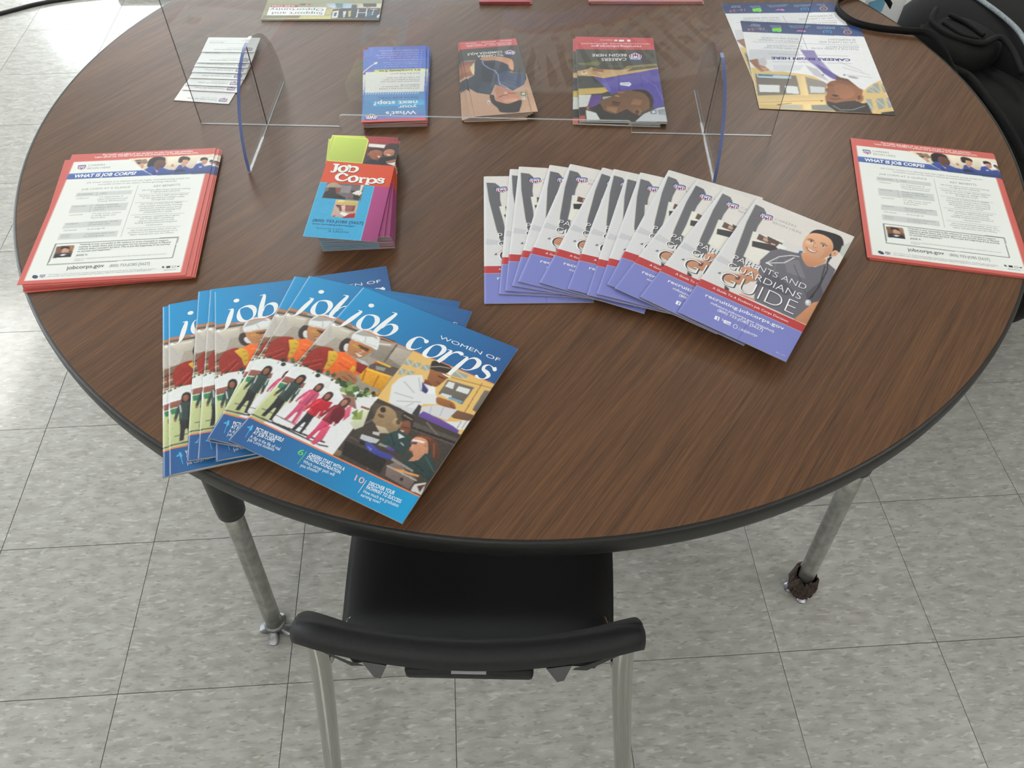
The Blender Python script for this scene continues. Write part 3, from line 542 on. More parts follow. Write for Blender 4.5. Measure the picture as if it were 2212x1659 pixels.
  ('P',(255,70,88),[(55.2,87.9),(57.4,89.5),(56.6,71.8),(54.4,71.3)],0),
  ('P',(154,37,48),[(63.0,89.4),(64.3,89.3),(63.4,70.1),(61.8,70.2)],0),
  ('P',(70,52,50),[(57.0,96.0),(58.1,103.4),(62.3,106.1),(66.3,103.4),(66.7,95.8),(64.7,92.6),(58.2,93.1)],1),
  ('P',(168,106,84),[(58.8,100.9),(62.2,102.5),(64.3,99.8),(63.6,95.5),(61.3,93.6),(59.2,96.0)],1),
  ('P',(168,106,84),[(48.6,72.6),(51.4,71.9),(51.0,69.1),(48.8,69.5)],0),
  ('P',(168,106,84),[(67.7,72.0),(70.5,72.2),(70.1,69.1),(67.9,68.8)],0),
  ('P',(236,170,170),[(62.4,83.2),(69.8,90.5),(72.5,88.7),(65.6,80.9)],0),
  ('P',(190,40,56),[(53.1,77.1),(60.1,91.4),(71.6,94.6),(72.7,83.1),(61.4,73.4)],0),
  ('P',(206,72,108),[(75.0,71.1),(85.9,70.2),(86.8,56.1),(86.8,42.1),(89.6,39.9),(84.1,39.6),(82.3,57.8),(79.9,54.5),(77.7,41.0),(73.1,40.4),(75.1,56.2)],0),
  ('P',(164,57,86),[(81.7,66.2),(83.4,66.2),(83.2,54.5),(81.6,56.1)],0),
  ('P',(140,46,60),[(75.2,91.9),(79.4,95.6),(86.8,95.8),(90.9,91.1),(92.3,79.7),(92.5,71.8),(89.6,71.5),(88.1,81.5),(87.4,68.1),(74.3,69.1),(75.5,81.7),(72.1,71.5),(69.1,72.6),(71.9,83.5)],0),
  ('P',(183,65,83),[(76.4,88.7),(78.8,90.4),(77.7,71.4),(75.3,70.7)],0),
  ('P',(105,34,45),[(84.8,90.2),(86.2,90.2),(84.9,69.5),(83.2,69.6)],0),
  ('P',(80,58,54),[(78.5,97.4),(79.8,105.4),(84.3,108.3),(88.6,105.3),(88.9,97.1),(86.7,93.7),(79.7,94.2)],1),
  ('P',(180,120,100),[(80.5,102.7),(84.2,104.4),(86.4,101.5),(85.5,96.9),(83.0,94.8),(80.8,97.3)],1),
  ('P',(180,120,100),[(69.1,72.2),(72.1,71.5),(71.6,68.4),(69.3,68.8)],0),
  ('P',(180,120,100),[(89.6,71.5),(92.5,71.8),(92.0,68.4),(89.7,68.1)],0),
  ('P',(110,34,46),[(77.0,86.7),(82.7,95.0),(94.3,87.6),(93.2,72.7),(81.7,73.3)],0),
  ('P',(216,100,126),[(89.1,95.6),(93.1,100.3),(99.0,87.4),(96.3,78.1)],0),
  ('P',(214,86,116),[(81.7,60.4),(88.6,66.5),(90.8,47.4),(86.6,37.8),(82.1,38.0)],0),
  ('N',6,[(0.4,119.5),(113.3,124.3),(110.6,37.7),(-3.2,35.1)]),
  ('B',1,None),
  ('VP',(232,128,84),[(0.0,201.8),(221.0,201.8),(221.0,203.1),(0.0,203.1)],0),
  ('VP',(232,128,84),[(0.0,33.9),(221.0,33.9),(221.0,35.7),(0.0,35.7)],0),
  ('VP',(244,247,249),[(30.6,243.3),(31.1,241.6),(30.6,240.0),(29.2,238.7),(27.4,238.3),(25.5,238.7),(24.2,239.8),(23.7,241.5),(24.2,243.2),(25.6,244.4),(27.4,244.9),(29.3,244.5)],0),
  ('V',(244,247,249),[(17.4,227.4,0.8),(21.2,227.3,1.9),(22.0,225.6,4.0),(18.8,212.8,6.1),(15.6,200.6,5.0),(13.5,195.8,2.4),(10.9,192.8,1.2),(7.6,191.8,1.3),(4.5,192.9,4.5),(3.0,193.1,2.6)],0),
  ('V',(244,247,249),[(32.3,226.1,1.2),(30.0,221.0,2.7),(29.8,212.5,5.6),(32.2,206.0,5.8),(37.8,202.9,2.6),(43.3,204.5,1.2),(48.2,210.1,2.6),(49.1,220.1,5.6),(45.8,226.2,6.1),(39.7,228.6,3.0)],1),
  ('V',(244,247,249),[(56.6,244.0,0.7),(60.9,244.5,1.6),(62.2,242.3,4.0),(58.6,226.9,6.1),(55.9,212.5,6.0),(55.8,206.4,4.7),(60.9,204.5,2.6),(68.7,206.6,1.2),(73.8,212.0,2.9),(75.3,221.0,6.0),(72.5,225.6,5.8),(66.7,226.5,2.1),(62.0,222.6,1.1),(59.9,215.4,0.8)],0),
  ('V',(244,247,249),[(117.8,225.1,2.6),(118.7,221.8,5.2),(114.3,224.5,1.8),(109.1,225.2,1.3),(104.5,221.9,2.3),(102.2,214.0,5.9),(103.1,206.1,6.4),(107.4,203.1,3.3),(112.6,205.0,1.3),(116.1,208.8,0.9),(118.1,211.9,0.5)],0),
  ('V',(244,247,249),[(130.8,222.8,1.2),(127.6,217.3,2.6),(126.1,209.1,5.3),(126.7,203.7,5.3),(131.0,201.6,2.5),(136.8,203.6,1.1),(141.8,209.2,2.5),(144.0,218.5,5.6),(141.8,223.6,5.4),(136.6,225.0,2.6)],1),
  ('V',(244,247,249),[(146.9,223.0,0.6),(151.3,223.6,1.5),(152.2,221.2,4.1),(149.5,209.9,5.8),(146.4,201.1,5.0)],0),
  ('V',(244,247,249),[(153.4,215.2,0.6),(155.7,221.3,1.5),(159.8,225.1,2.8),(164.9,225.1,4.8),(167.0,223.0,3.3)],0),
  ('V',(244,247,249),[(168.6,222.8,0.6),(173.2,223.6,1.5),(174.0,220.8,4.0),(170.5,205.6,5.5),(167.3,190.2,4.9)],0),
  ('V',(244,247,249),[(160.2,188.1,1.0),(166.0,187.4,1.7),(171.6,187.5,1.0)],0),
  ('V',(244,247,249),[(174.8,215.9,0.8),(177.4,222.6,1.3),(182.9,226.4,3.0),(189.6,223.6,5.8),(190.4,216.8,5.7),(186.9,209.4,2.0),(181.6,205.6,1.0),(175.7,205.2,1.0)],0),
  ('V',(244,247,249),[(210.2,225.5,2.3),(211.6,221.4,4.7),(207.3,224.0,1.5),(202.2,224.9,1.1),(198.6,221.1,3.3),(199.5,215.9,4.2),(205.2,213.7,5.5),(209.2,210.0,4.7),(207.2,204.4,1.7),(202.5,202.0,1.1),(197.8,202.7,3.7),(196.0,204.8,2.5)],0),
  ('T','WOMEN OF',[(129.1,233.7),(210.1,234.8),(128.9,239.3)],(240,243,246),-0.004),
  ('T','4',[(8.3,20.0),(15.4,20.1),(7.0,27.4)],(90,190,240),0.0),
  ('V',(90,190,240),[(14.9,10.8,0.6),(11.1,28.0,0.6)],0),
  ('T','PICTURE YOURSELF',[(18.8,23.3),(54.5,24.4),(17.3,28.1)],(232,240,246),0.02),
  ('T','AT JOB CORPS',[(18.7,18.7),(46.4,19.9),(17.8,22.8)],(232,240,246),0.02),
  ('T','A day in the life of real',[(19.2,13.0),(57.9,13.9),(18.0,17.4)],(232,240,246),0),
  ('T','Job Corps students',[(19.2,8.5),(53.0,10.5),(18.2,12.5)],(232,240,246),0),
  ('T','6',[(77.1,19.3),(83.4,19.6),(76.2,27.1)],(120,214,90),0.0),
  ('V',(120,214,90),[(85.1,9.0,0.6),(84.7,26.5,0.6)],0),
  ('T','CAREERS START WITH A',[(89.2,23.0),(133.7,24.5),(88.6,27.5)],(232,240,246),0.02),
  ('T','STRONG FOUNDATION',[(89.3,18.7),(132.0,19.4),(88.7,22.8)],(232,240,246),0.02),
  ('T','Which career path will',[(89.1,12.9),(128.0,14.1),(88.2,17.2)],(232,240,246),0),
  ('T','you choose?',[(89.3,7.8),(111.0,9.8),(88.4,12.1)],(232,240,246),0),
  ('T','10',[(149.7,20.0),(160.4,20.3),(148.3,27.2)],(240,190,180),0.0),
  ('V',(220,220,226),[(161.8,9.2,0.6),(161.4,25.8,0.6)],0),
  ('T','DISCOVER YOUR',[(165.9,22.1),(196.1,24.0),(165.3,26.9)],(232,240,246),0.02),
  ('T','PATHWAY TO SUCCESS',[(166.1,17.2),(207.3,18.9),(165.6,21.5)],(232,240,246),0.02),
  ('T','How much are graduates',[(166.0,11.7),(207.6,13.7),(165.3,15.9)],(232,240,246),0),
  ('T','earning now?',[(166.0,7.2),(188.7,8.3),(165.6,11.0)],(232,240,246),0),
 ]),
 'guide': dict(w=142.0, h=265.0, base=(214, 210, 208), cell=0.85, ops=[
  ('P',(128,134,204),[(0.0,0.0),(142.0,0.0),(142.0,56.2),(0.0,56.2)],0),
  ('P',(226,223,221),[(-0.0,265.0),(142.0,265.0),(142.2,70.3),(-0.3,68.5)],0),
  ('P',(230,225,221),[(12.3,260.7),(142.0,265.0),(141.7,208.9),(65.0,200.6),(27.9,198.2)],0),
  ('P',(222,222,225),[(-0.0,265.0),(4.4,248.3),(8.5,184.9),(17.6,123.4),(30.0,68.8),(-0.3,68.5),(-2.9,136.9),(-3.0,212.9)],0),
  ('P',(206,206,212),[(4.0,125.0),(21.4,120.6),(21.4,112.5),(2.3,112.8)],0),
  ('P',(104,104,110),[(4.3,249.5),(17.1,248.3),(23.8,240.4),(24.2,207.5),(31.3,154.9),(38.1,121.3),(24.9,112.2),(17.8,145.6),(7.9,208.3)],0),
  ('P',(236,234,226),[(22.3,194.4),(65.0,200.6),(58.2,173.4),(57.9,156.6),(48.0,138.9),(30.3,140.3),(27.7,163.6)],0),
  ('P',(60,58,60),[(28.9,175.8),(61.6,186.9),(66.3,178.9),(59.1,171.2),(32.3,165.1)],0),
  ('P',(100,76,70),[(31.1,194.6),(62.1,190.1),(61.1,183.8),(32.4,182.5)],0),
  ('P',(206,160,140),[(39.2,191.5),(46.0,191.9),(46.8,185.3),(40.1,184.9)],0),
  ('P',(206,160,140),[(51.3,186.9),(58.1,187.3),(57.6,184.1),(52.0,183.1)],0),
  ('P',(84,72,70),[(42.5,196.6),(64.7,194.7),(65.0,189.2),(45.1,189.8)],0),
  ('P',(240,240,240),[(61.3,192.4),(72.7,188.9),(66.3,178.9),(59.7,182.8)],0),
  ('P',(110,108,118),[(51.6,146.8),(56.9,172.5),(65.1,182.3),(86.7,187.4),(92.1,191.1),(115.7,174.8),(127.3,193.5),(140.7,186.7),(143.0,164.8),(146.3,116.9),(141.9,71.2),(71.8,72.8),(62.4,106.6)],0),
  ('P',(92,90,100),[(67.4,136.2),(92.2,127.1),(112.3,115.7),(102.4,103.8),(62.8,101.7)],0),
  ('P',(128,126,136),[(78.2,165.1),(94.1,176.0),(113.9,147.3),(88.6,145.5)],0),
  ('P',(86,84,94),[(122.5,122.7),(130.8,153.8),(142.2,133.8),(135.3,94.9)],0),
  ('L',(84,82,92),1.2,[(91.9,163.7),(122.5,122.7)]),
  ('L',(130,128,138),1.2,[(68.6,163.9),(76.1,126.4)]),
  ('P',(60,120,176),[(88.5,194.2),(93.6,196.3),(92.4,190.0),(88.7,188.8)],0),
  ('P',(214,150,112),[(93.6,186.7),(95.0,194.5),(120.4,199.6),(124.7,191.7),(114.1,175.0),(105.1,172.8)],1),
  ('P',(44,40,42),[(90.3,215.2),(88.1,233.8),(94.1,248.4),(112.5,254.0),(125.9,253.9),(133.6,242.1),(136.2,224.3),(128.8,219.1),(126.3,206.4),(118.6,215.0)],1),
  ('P',(226,172,136),[(89.6,202.8),(86.5,215.4),(87.0,229.5),(92.3,238.9),(104.3,243.2),(116.2,240.1),(123.5,229.5),(125.4,216.8),(123.7,204.6),(116.0,193.3),(103.8,193.1),(94.9,196.4)],1),
  ('P',(212,154,118),[(112.9,222.2),(121.6,231.0),(125.0,216.6),(123.0,204.2),(115.7,194.2),(117.5,208.6)],0),
  ('P',(236,188,154),[(90.9,218.4),(102.7,218.0),(101.7,211.1),(91.9,210.6)],1),
  ('P',(228,176,142),[(132.2,222.6),(133.3,220.4),(133.6,217.4),(133.2,214.3),(132.1,211.6),(130.5,209.8),(128.7,209.3),(127.1,210.3),(126.0,212.4),(125.6,215.4),(126.0,218.6),(127.1,221.3),(128.8,223.1),(130.6,223.6)],0),
  ('P',(200,140,108),[(127.1,216.6),(130.8,220.5),(130.6,213.5)],0),
  ('P',(44,40,42),[(125.8,205.5),(129.0,208.3),(128.3,195.5),(126.1,192.2)],0),
  ('L',(96,66,54),1.1,[(90.0,221.8),(92.7,225.4),(98.2,224.5)]),
  ('L',(96,66,54),1.1,[(106.9,225.4),(111.3,227.3),(116.5,224.6)]),
  ('P',(240,236,232),[(97.9,221.1),(97.7,220.2),(97.1,219.5),(96.2,219.0),(95.1,219.0),(94.0,219.3),(93.3,219.9),(92.9,220.8),(93.1,221.7),(93.7,222.4),(94.6,222.8),(95.7,222.9),(96.8,222.6),(97.5,221.9)],0),
  ('P',(46,34,32),[(96.5,221.7),(96.6,220.8),(96.6,219.9),(96.2,219.3),(95.8,219.0),(95.2,219.0),(94.7,219.4),(94.3,220.2),(94.1,221.0),(94.2,221.9),(94.5,222.6),(95.0,222.9),(95.6,222.8),(96.1,222.4)],0),
  ('P',(240,236,232),[(114.5,221.8),(114.3,221.0),(113.5,220.3),(112.4,220.0),(111.2,220.1),(110.1,220.5),(109.3,221.2),(108.9,222.1),(109.2,222.9),(109.9,223.6),(111.0,223.9),(112.2,223.8),(113.4,223.4),(114.2,222.7)],0),
  ('P',(46,34,32),[(112.8,222.7),(113.0,221.8),(112.9,221.0),(112.5,220.3),(112.1,220.0),(111.5,220.0),(111.0,220.5),(110.6,221.2),(110.5,222.1),(110.6,222.9),(110.9,223.6),(111.4,223.9),(111.9,223.8),(112.4,223.4)],0),
  ('L',(70,48,42),0.8,[(92.3,221.1),(94.7,223.9),(98.3,222.3)]),
  ('L',(70,48,42),0.8,[(108.3,222.4),(111.1,224.9),(115.1,222.6)]),
  ('L',(196,138,108),1.2,[(100.9,222.4),(100.6,212.6),(103.4,211.2),(105.7,213.3)]),
  ('P',(176,92,84),[(93.2,206.9),(97.8,205.6),(103.9,204.8),(108.7,208.1),(107.0,201.4),(100.5,200.2),(96.0,202.7)],1),
  ('P',(248,246,242),[(95.2,206.1),(99.8,204.8),(104.9,204.4),(107.8,206.9),(106.2,202.8),(100.3,201.8)],1),
  ('L',(226,226,226),1.6,[(60.3,146.0),(70.4,167.9),(82.9,179.3),(91.7,182.6)]),
  ('L',(226,226,226),1.6,[(60.3,146.0),(79.9,160.3),(87.2,176.8)]),
  ('L',(240,240,240),2.2,[(60.1,146.6),(68.1,145.7)]),
  ('L',(42,42,46),1.5,[(125.4,201.7),(131.6,180.4),(133.0,142.6),(129.2,112.5)]),
  ('L',(42,42,46),1.2,[(126.8,185.1),(132.2,149.7),(131.6,119.1)]),
  ('P',(200,202,206),[(133.8,110.8),(134.3,108.2),(134.1,105.6),(133.1,103.7),(131.7,102.7),(130.0,102.8),(128.4,104.1),(127.3,106.3),(126.8,108.9),(127.0,111.4),(128.0,113.4),(129.4,114.4),(131.1,114.2),(132.7,112.9)],0),
  ('P',(240,240,240),[(131.3,110.3),(131.6,109.0),(131.4,107.7),(130.9,106.6),(130.1,106.1),(129.2,106.1),(128.4,106.8),(127.8,107.8),(127.6,109.2),(127.7,110.5),(128.3,111.5),(129.0,112.0),(129.9,112.0),(130.8,111.4)],0),
  ('P',(206,144,106),[(141.9,71.2),(125.5,70.1),(135.6,112.0),(141.2,118.3)],0),
  ('P',(206,148,116),[(20.6,90.7),(23.2,100.4),(40.6,107.1),(45.1,120.8),(55.5,120.0),(56.0,102.1),(48.1,89.0),(30.1,84.2)],1),
  ('P',(130,70,60),[(36.2,101.5),(42.3,103.1),(42.2,95.2),(37.5,94.5)],0),
  ('P',(206,148,116),[(36.4,117.4),(46.0,126.8),(59.4,122.7),(61.1,105.7),(49.1,102.6)],1),
  ('P',(214,160,150),[(53.8,75.2),(72.9,76.0),(71.5,71.6),(52.0,71.5)],0),
  ('P',(70,70,76),[(30.7,77.0),(37.7,74.2),(40.2,68.3),(33.8,67.7)],0),
  ('P',(200,206,200),[(133.2,236.1),(141.1,252.9),(143.0,215.2),(134.8,220.5)],0),
  ('P',(90,90,94),[(14.2,91.6),(17.3,96.3),(18.4,91.8)],0),
  ('N',3,[(-0.0,265.0),(142.0,265.0),(142.2,70.3),(-0.3,68.5)]),
  ('B',1,None),
  ('VP',(192,62,66),[(0.0,56.2),(142.0,56.2),(142.0,69.8),(0.0,69.8)],0),
  ('VP',(112,118,196),[(79.5,0.0),(80.9,0.0),(80.9,56.2),(79.5,56.2)],0),
  ('LOGO',[(15.7,238.0),(34.0,240.7),(19.0,224.3)]),
  ('T','CAREERS',[(38.3,234.0),(68.8,235.7),(37.8,239.1)],(150,150,156),-0.01),
  ('T','BEGIN HERE',[(38.4,225.6),(79.3,227.2),(37.8,230.6)],(150,150,156),-0.01),
  ('T','PARENTS AND',[(21.0,125.7),(120.8,127.6),(20.4,136.8)],(70,70,78),0.01),
  ('T','GUARDIANS',[(20.8,108.3),(121.4,107.1),(20.0,120.7)],(70,70,78),0.01),
  ('T','GUIDE',[(21.5,76.8),(123.5,76.7),(19.4,103.9)],(70,70,78),-0.002),
  ('T','PARENTS AND',[(20.1,126.2),(120.0,128.0),(19.5,137.3)],(246,247,250),-0.012),
  ('T','GUARDIANS',[(19.9,108.8),(120.6,107.5),(19.1,121.1)],(246,247,250),-0.012),
  ('T','GUIDE',[(20.6,77.2),(122.7,77.1),(18.6,104.4)],(246,247,250),-0.024),
  ('T',"A Guide To A Student's Job Corps Decision",[(19.7,61.7),(121.4,61.2),(19.4,65.6)],(246,247,250),0),
  ('T','recruiting.jobcorps.gov',[(17.7,43.8),(121.7,46.2),(16.7,49.6)],(246,247,250),0.012),
  ('T','mifuturo.jobcorps.gov (español)',[(28.5,35.9),(112.8,35.0),(28.0,40.0)],(246,247,250),0.005),
  ('T','(800) 733-JOBS [5627]',[(40.6,29.3),(100.2,29.4),(40.2,33.9)],(246,247,250),0.005),
  ('VP',(246,247,250),[(41.9,20.7),(47.8,21.0),(48.7,14.5),(42.6,14.5)],0),
  ('VP',(128,134,204),[(44.8,19.8),(46.3,19.9),(47.2,14.9),(45.9,14.9)],0),
  ('VP',(246,247,250),[(54.1,20.6),(62.8,21.0),(63.6,15.5),(54.9,15.1)],0),
  ('T','You',[(51.1,17.1),(55.6,17.0),(50.5,21.4)],(246,247,250),0.02),
  ('T','Tube',[(56.5,16.2),(63.2,16.4),(56.1,19.6)],(128,134,204),0.02),
  ('V',(246,247,250),[(67.1,18.2,0.7),(68.2,21.1,0.7),(71.2,19.9,0.7),(72.0,15.8,0.7),(69.6,14.7,0.7),(67.5,15.9,0.7)],1),
  ('T','| doljobcorps',[(75.1,15.2),(98.1,16.7),(74.7,20.0)],(246,247,250),0),
  ('T','80-01  10.19',[(126.4,6.3),(137.5,6.7),(126.2,8.3)],(200,204,236),0),
 ]),
 'flyer': dict(w=214.5, h=282.0, base=(214, 106, 99), cell=1.2, ops=[
  ('P',(240,243,240),[(7.5,7.0),(207.0,7.0),(207.0,262.0),(7.5,262.0)],0),
  ('P',(226,208,186),[(87.7,264.2),(219.4,266.3),(219.0,217.6),(131.2,219.7),(115.5,234.4)],0),
  ('P',(150,128,110),[(96.3,260.2),(114.1,261.0),(118.4,251.0),(106.2,245.9)],0),
  ('P',(236,226,206),[(144.9,263.3),(219.1,264.3),(220.0,238.1),(148.3,243.0)],0),
  ('P',(240,240,238),[(190.3,256.1),(218.8,257.2),(218.8,238.2),(191.4,240.1)],0),
  ('P',(120,100,88),[(96.9,260.2),(105.7,261.0),(106.4,257.5),(99.4,256.3)],0),
  ('P',(208,160,136),[(104.1,251.0),(111.1,251.5),(114.2,241.3),(111.4,237.6)],0),
  ('P',(70,52,46),[(100.2,252.3),(104.7,254.0),(109.9,251.6),(105.5,249.5)],0),
  ('P',(44,40,44),[(118.6,243.0),(118.4,257.1),(124.2,264.8),(133.7,265.7),(141.6,261.5),(142.1,251.4),(130.5,256.2),(130.3,244.2),(124.2,238.7)],1),
  ('P',(106,74,64),[(128.0,250.4),(131.6,257.2),(141.4,255.5),(145.0,247.2),(143.6,239.3),(136.4,230.0),(128.3,242.4)],1),
  ('P',(66,46,42),[(136.8,240.8),(142.8,240.4),(141.1,236.6)],0),
  ('P',(64,84,160),[(115.5,234.4),(123.5,242.7),(128.3,242.4),(135.9,226.1),(138.2,239.7),(151.3,231.9),(161.0,230.3),(165.1,241.9),(170.7,243.5),(181.8,232.8),(186.6,232.5),(189.9,242.1),(196.5,245.7),(203.8,235.3),(212.8,238.6),(219.5,232.2),(219.0,217.6),(131.2,219.7)],0),
  ('P',(50,66,136),[(129.2,230.5),(134.7,226.2),(134.5,220.4),(129.4,222.7)],0),
  ('P',(46,44,72),[(161.3,228.3),(167.8,232.2),(176.6,228.3),(175.1,222.5),(164.5,223.2)],1),
  ('P',(58,80,128),[(146.7,224.4),(220.0,228.3),(219.0,217.6),(131.2,219.7)],0),
  ('P',(60,44,44),[(162.6,250.0),(163.2,261.1),(170.1,263.2),(178.5,259.0),(177.9,251.0),(170.1,255.1),(167.7,247.6)],1),
  ('P',(206,156,130),[(169.3,252.5),(175.0,254.8),(178.2,248.9),(174.6,241.2),(172.0,235.4),(168.3,243.6)],1),
  ('P',(52,42,42),[(195.3,249.8),(194.9,256.8),(200.7,258.5),(205.3,255.1),(205.5,249.1),(199.2,251.9)],1),
  ('P',(200,146,120),[(197.1,249.6),(201.4,253.0),(205.8,249.0),(204.2,241.6),(199.4,241.5)],1),
  ('P',(46,38,40),[(208.2,246.9),(209.9,251.8),(215.5,250.4),(216.8,244.3),(213.0,246.5)],0),
  ('P',(150,100,80),[(209.5,245.8),(214.0,247.5),(216.7,243.3),(214.0,238.5)],0),
  ('P',(190,140,116),[(152.9,243.7),(156.2,245.4),(157.8,239.4),(154.9,238.6)],0),
  ('P',(226,228,236),[(195.5,235.8),(199.6,236.1),(199.9,233.9),(195.8,233.4)],0),
  ('N',5,[(87.7,264.2),(219.4,266.3),(219.0,217.6),(131.2,219.7),(115.5,234.4)]),
  ('P',(74,104,174),[(7.6,233.8),(113.9,233.9),(130.6,219.7),(7.0,219.7)],0),
  ('P',(214,218,217),[(30.4,186.7),(108.8,187.0),(108.4,178.0),(30.8,177.7)],0),
  ('P',(214,218,217),[(29.8,158.7),(108.8,158.9),(108.2,142.2),(30.2,141.3)],0),
  ('P',(214,218,217),[(30.7,120.6),(108.0,121.7),(107.8,108.7),(29.9,108.4)],0),
  ('P',(214,218,217),[(29.7,97.7),(107.9,98.2),(108.0,85.8),(29.3,85.6)],0),
  ('P',(104,112,110),[(29.0,77.8),(192.3,78.0),(191.4,35.9),(28.9,35.1)],0),
  ('P',(240,243,240),[(30.7,76.2),(191.2,76.6),(190.2,37.1),(30.2,36.2)],0),
  ('P',(120,84,62),[(32.4,71.9),(55.3,72.4),(56.6,49.1),(33.2,48.6)],0),
  ('P',(206,152,124),[(41.0,61.3),(43.6,67.4),(49.8,65.0),(50.8,55.6),(44.0,54.9)],1),
  ('P',(44,38,40),[(38.5,65.6),(39.7,71.8),(48.5,70.3),(50.6,64.9),(43.6,67.4)],1),
  ('P',(40,40,56),[(33.4,49.0),(33.9,56.6),(43.2,58.1),(53.1,57.5),(56.6,49.3)],0),
  ('P',(230,232,234),[(40.1,54.1),(45.2,55.9),(49.7,54.6),(44.9,51.8)],0),
  ('P',(170,120,80),[(49.7,71.3),(54.6,71.0),(55.4,60.5),(51.8,62.8)],0),
  ('T',"The health and safety of our students are Job Corps' top priorities.",[(46.0,275.3),(181.6,275.0),(45.3,279.7)],(250,232,228),0.02),
  ('T','Learn about our COVID-19 policies and procedures at healthyjobcorps.com.',[(36.3,270.5),(189.9,270.1),(35.6,274.9)],(250,232,228),0.02),
  ('LOGO',[(15.5,254.1),(27.5,254.1),(16.8,241.7)]),
  ('T','CAREERS',[(30.6,250.2),(55.4,250.3),(30.7,254.9)],(136,146,146),-0.005),
  ('T','BEGIN HERE',[(31.1,242.8),(64.5,242.9),(31.2,247.5)],(136,146,146),-0.005),
  ('T','WHAT IS JOB CORPS?',[(16.1,223.7),(105.4,224.1),(16.7,231.4)],(244,247,250),0.04),
  ('T',"Job Corps' mission is to educate and train highly motivated young people for",[(38.7,208.6),(187.0,207.8),(38.5,212.1)],(136,146,146),0),
  ('T',"successful careers in the nation's fastest-growing industries.",[(56.1,203.0),(169.3,202.5),(55.9,206.5)],(136,146,146),0),
  ('T','JOB CORPS AT A GLANCE',[(34.8,192.5),(103.9,192.9),(35.0,196.9)],(136,146,146),-0.004),
  ('T','KEY BENEFITS',[(137.7,191.7),(175.1,192.2),(137.7,196.6)],(136,146,146),-0.004),
  ('T','ESTABLISHED',[(32.7,181.5),(53.5,181.6),(32.6,184.4)],(136,146,146),0),
  ('T','1964',[(64.6,181.6),(73.0,181.8),(64.5,184.7)],(136,146,146),0),
  ('T','OVERSIGHT',[(32.8,172.3),(50.2,172.6),(32.8,174.9)],(136,146,146),0),
  ('T','U.S. Department of',[(64.2,172.9),(98.0,173.2),(64.1,176.1)],(136,146,146),0),
  ('T','Labor,Employment and',[(63.8,168.2),(105.2,168.4),(63.6,171.3)],(136,146,146),0),
  ('T','Training Administration',[(64.5,163.6),(104.0,163.9),(64.4,166.7)],(136,146,146),0),
  ('T','STRUCTURE',[(32.2,154.4),(50.3,154.6),(32.2,156.9)],(136,146,146),0),
  ('T','Mostly residential',[(63.9,154.7),(94.3,155.1),(63.8,157.8)],(136,146,146),0),
  ('T','program; open entry',[(63.8,150.0),(99.4,150.6),(63.6,153.1)],(136,146,146),0),
  ('T','and exit',[(63.6,145.4),(77.7,145.9),(63.5,148.4)],(136,146,146),0),
  ('T','LOCATIONS',[(32.3,135.4),(50.3,136.1),(32.2,137.9)],(136,146,146),0),
  ('T','121 Job Corps centers',[(63.7,136.2),(102.9,136.5),(63.6,139.2)],(136,146,146),0),
  ('T','in all 50 states and',[(63.6,131.6),(96.0,131.9),(63.5,134.6)],(136,146,146),0),
  ('T','Puerto Rico',[(63.5,127.1),(83.3,127.2),(63.4,130.1)],(136,146,146),0),
  ('T','STUDENTS',[(32.5,116.4),(48.3,116.8),(32.4,118.9)],(136,146,146),0),
  ('T','Approximately 50,000',[(62.7,117.1),(102.4,118.0),(62.6,120.0)],(136,146,146),0),
  ('T','served each year',[(62.9,112.6),(92.8,113.0),(62.8,115.5)],(136,146,146),0),
  ('T','AGE RANGE',[(32.2,102.8),(50.2,103.0),(32.2,105.2)],(136,146,146),0),
  ('T','16 through 24',[(64.3,103.0),(87.7,103.4),(64.2,105.9)],(136,146,146),0),
  ('T','LENGTH',[(32.4,93.2),(44.9,93.3),(32.4,95.6)],(136,146,146),0),
  ('T','OF STAY',[(32.1,88.9),(44.6,89.0),(32.1,91.3)],(136,146,146),0),
  ('T','Completion times vary',[(64.2,92.6),(102.8,93.3),(64.1,95.4)],(136,146,146),0),
  ('T','by training area',[(63.5,88.3),(90.2,88.4),(63.4,91.1)],(136,146,146),0),
  ('T','Job Corps offers career technical training',[(122.5,184.4),(191.3,183.3),(122.5,187.5)],(136,146,146),0),
  ('T','in high-growth industries',[(135.4,179.7),(177.5,179.1),(135.4,182.8)],(136,146,146),0),
  ('T','Students can earn a high school diploma',[(122.0,170.9),(190.5,170.3),(122.0,174.0)],(136,146,146),0),
  ('T','or the equivalent,or college credits',[(126.9,165.8),(186.2,165.3),(126.9,168.9)],(136,146,146),0),
  ('T','through Job Corps.',[(140.2,161.2),(172.3,160.8),(140.3,164.2)],(136,146,146),0),
  ('T','Job Corps is tuition-free to eligible',[(127.0,152.6),(185.2,152.2),(127.0,155.6)],(136,146,146),0),
  ('T','young people and provides housing,',[(125.0,147.6),(186.2,147.4),(125.0,150.6)],(136,146,146),0),
  ('T','meals,basic medical care,a living',[(127.7,142.8),(185.3,142.4),(127.7,145.8)],(136,146,146),0),
  ('T','allowance,hands-on training,and',[(127.7,138.2),(184.5,137.8),(127.7,141.2)],(136,146,146),0),
  ('T','preparation for a career.',[(135.0,133.6),(175.0,133.4),(135.0,136.6)],(136,146,146),0),
  ('T','After students complete the program,',[(123.8,123.8),(186.7,124.0),(123.8,126.8)],(136,146,146),0),
  ('T','Job Corps offers transitional',[(132.4,119.7),(178.7,119.5),(132.4,122.6)],(136,146,146),0),
  ('T','support services,such as help',[(130.7,114.9),(180.0,115.0),(130.8,117.8)],(136,146,146),0),
  ('T','finding employment,housing,and',[(127.0,110.7),(184.1,110.7),(127.0,113.6)],(136,146,146),0),
  ('T','transportation.',[(143.2,105.3),(166.6,105.6),(143.2,108.1)],(136,146,146),0),
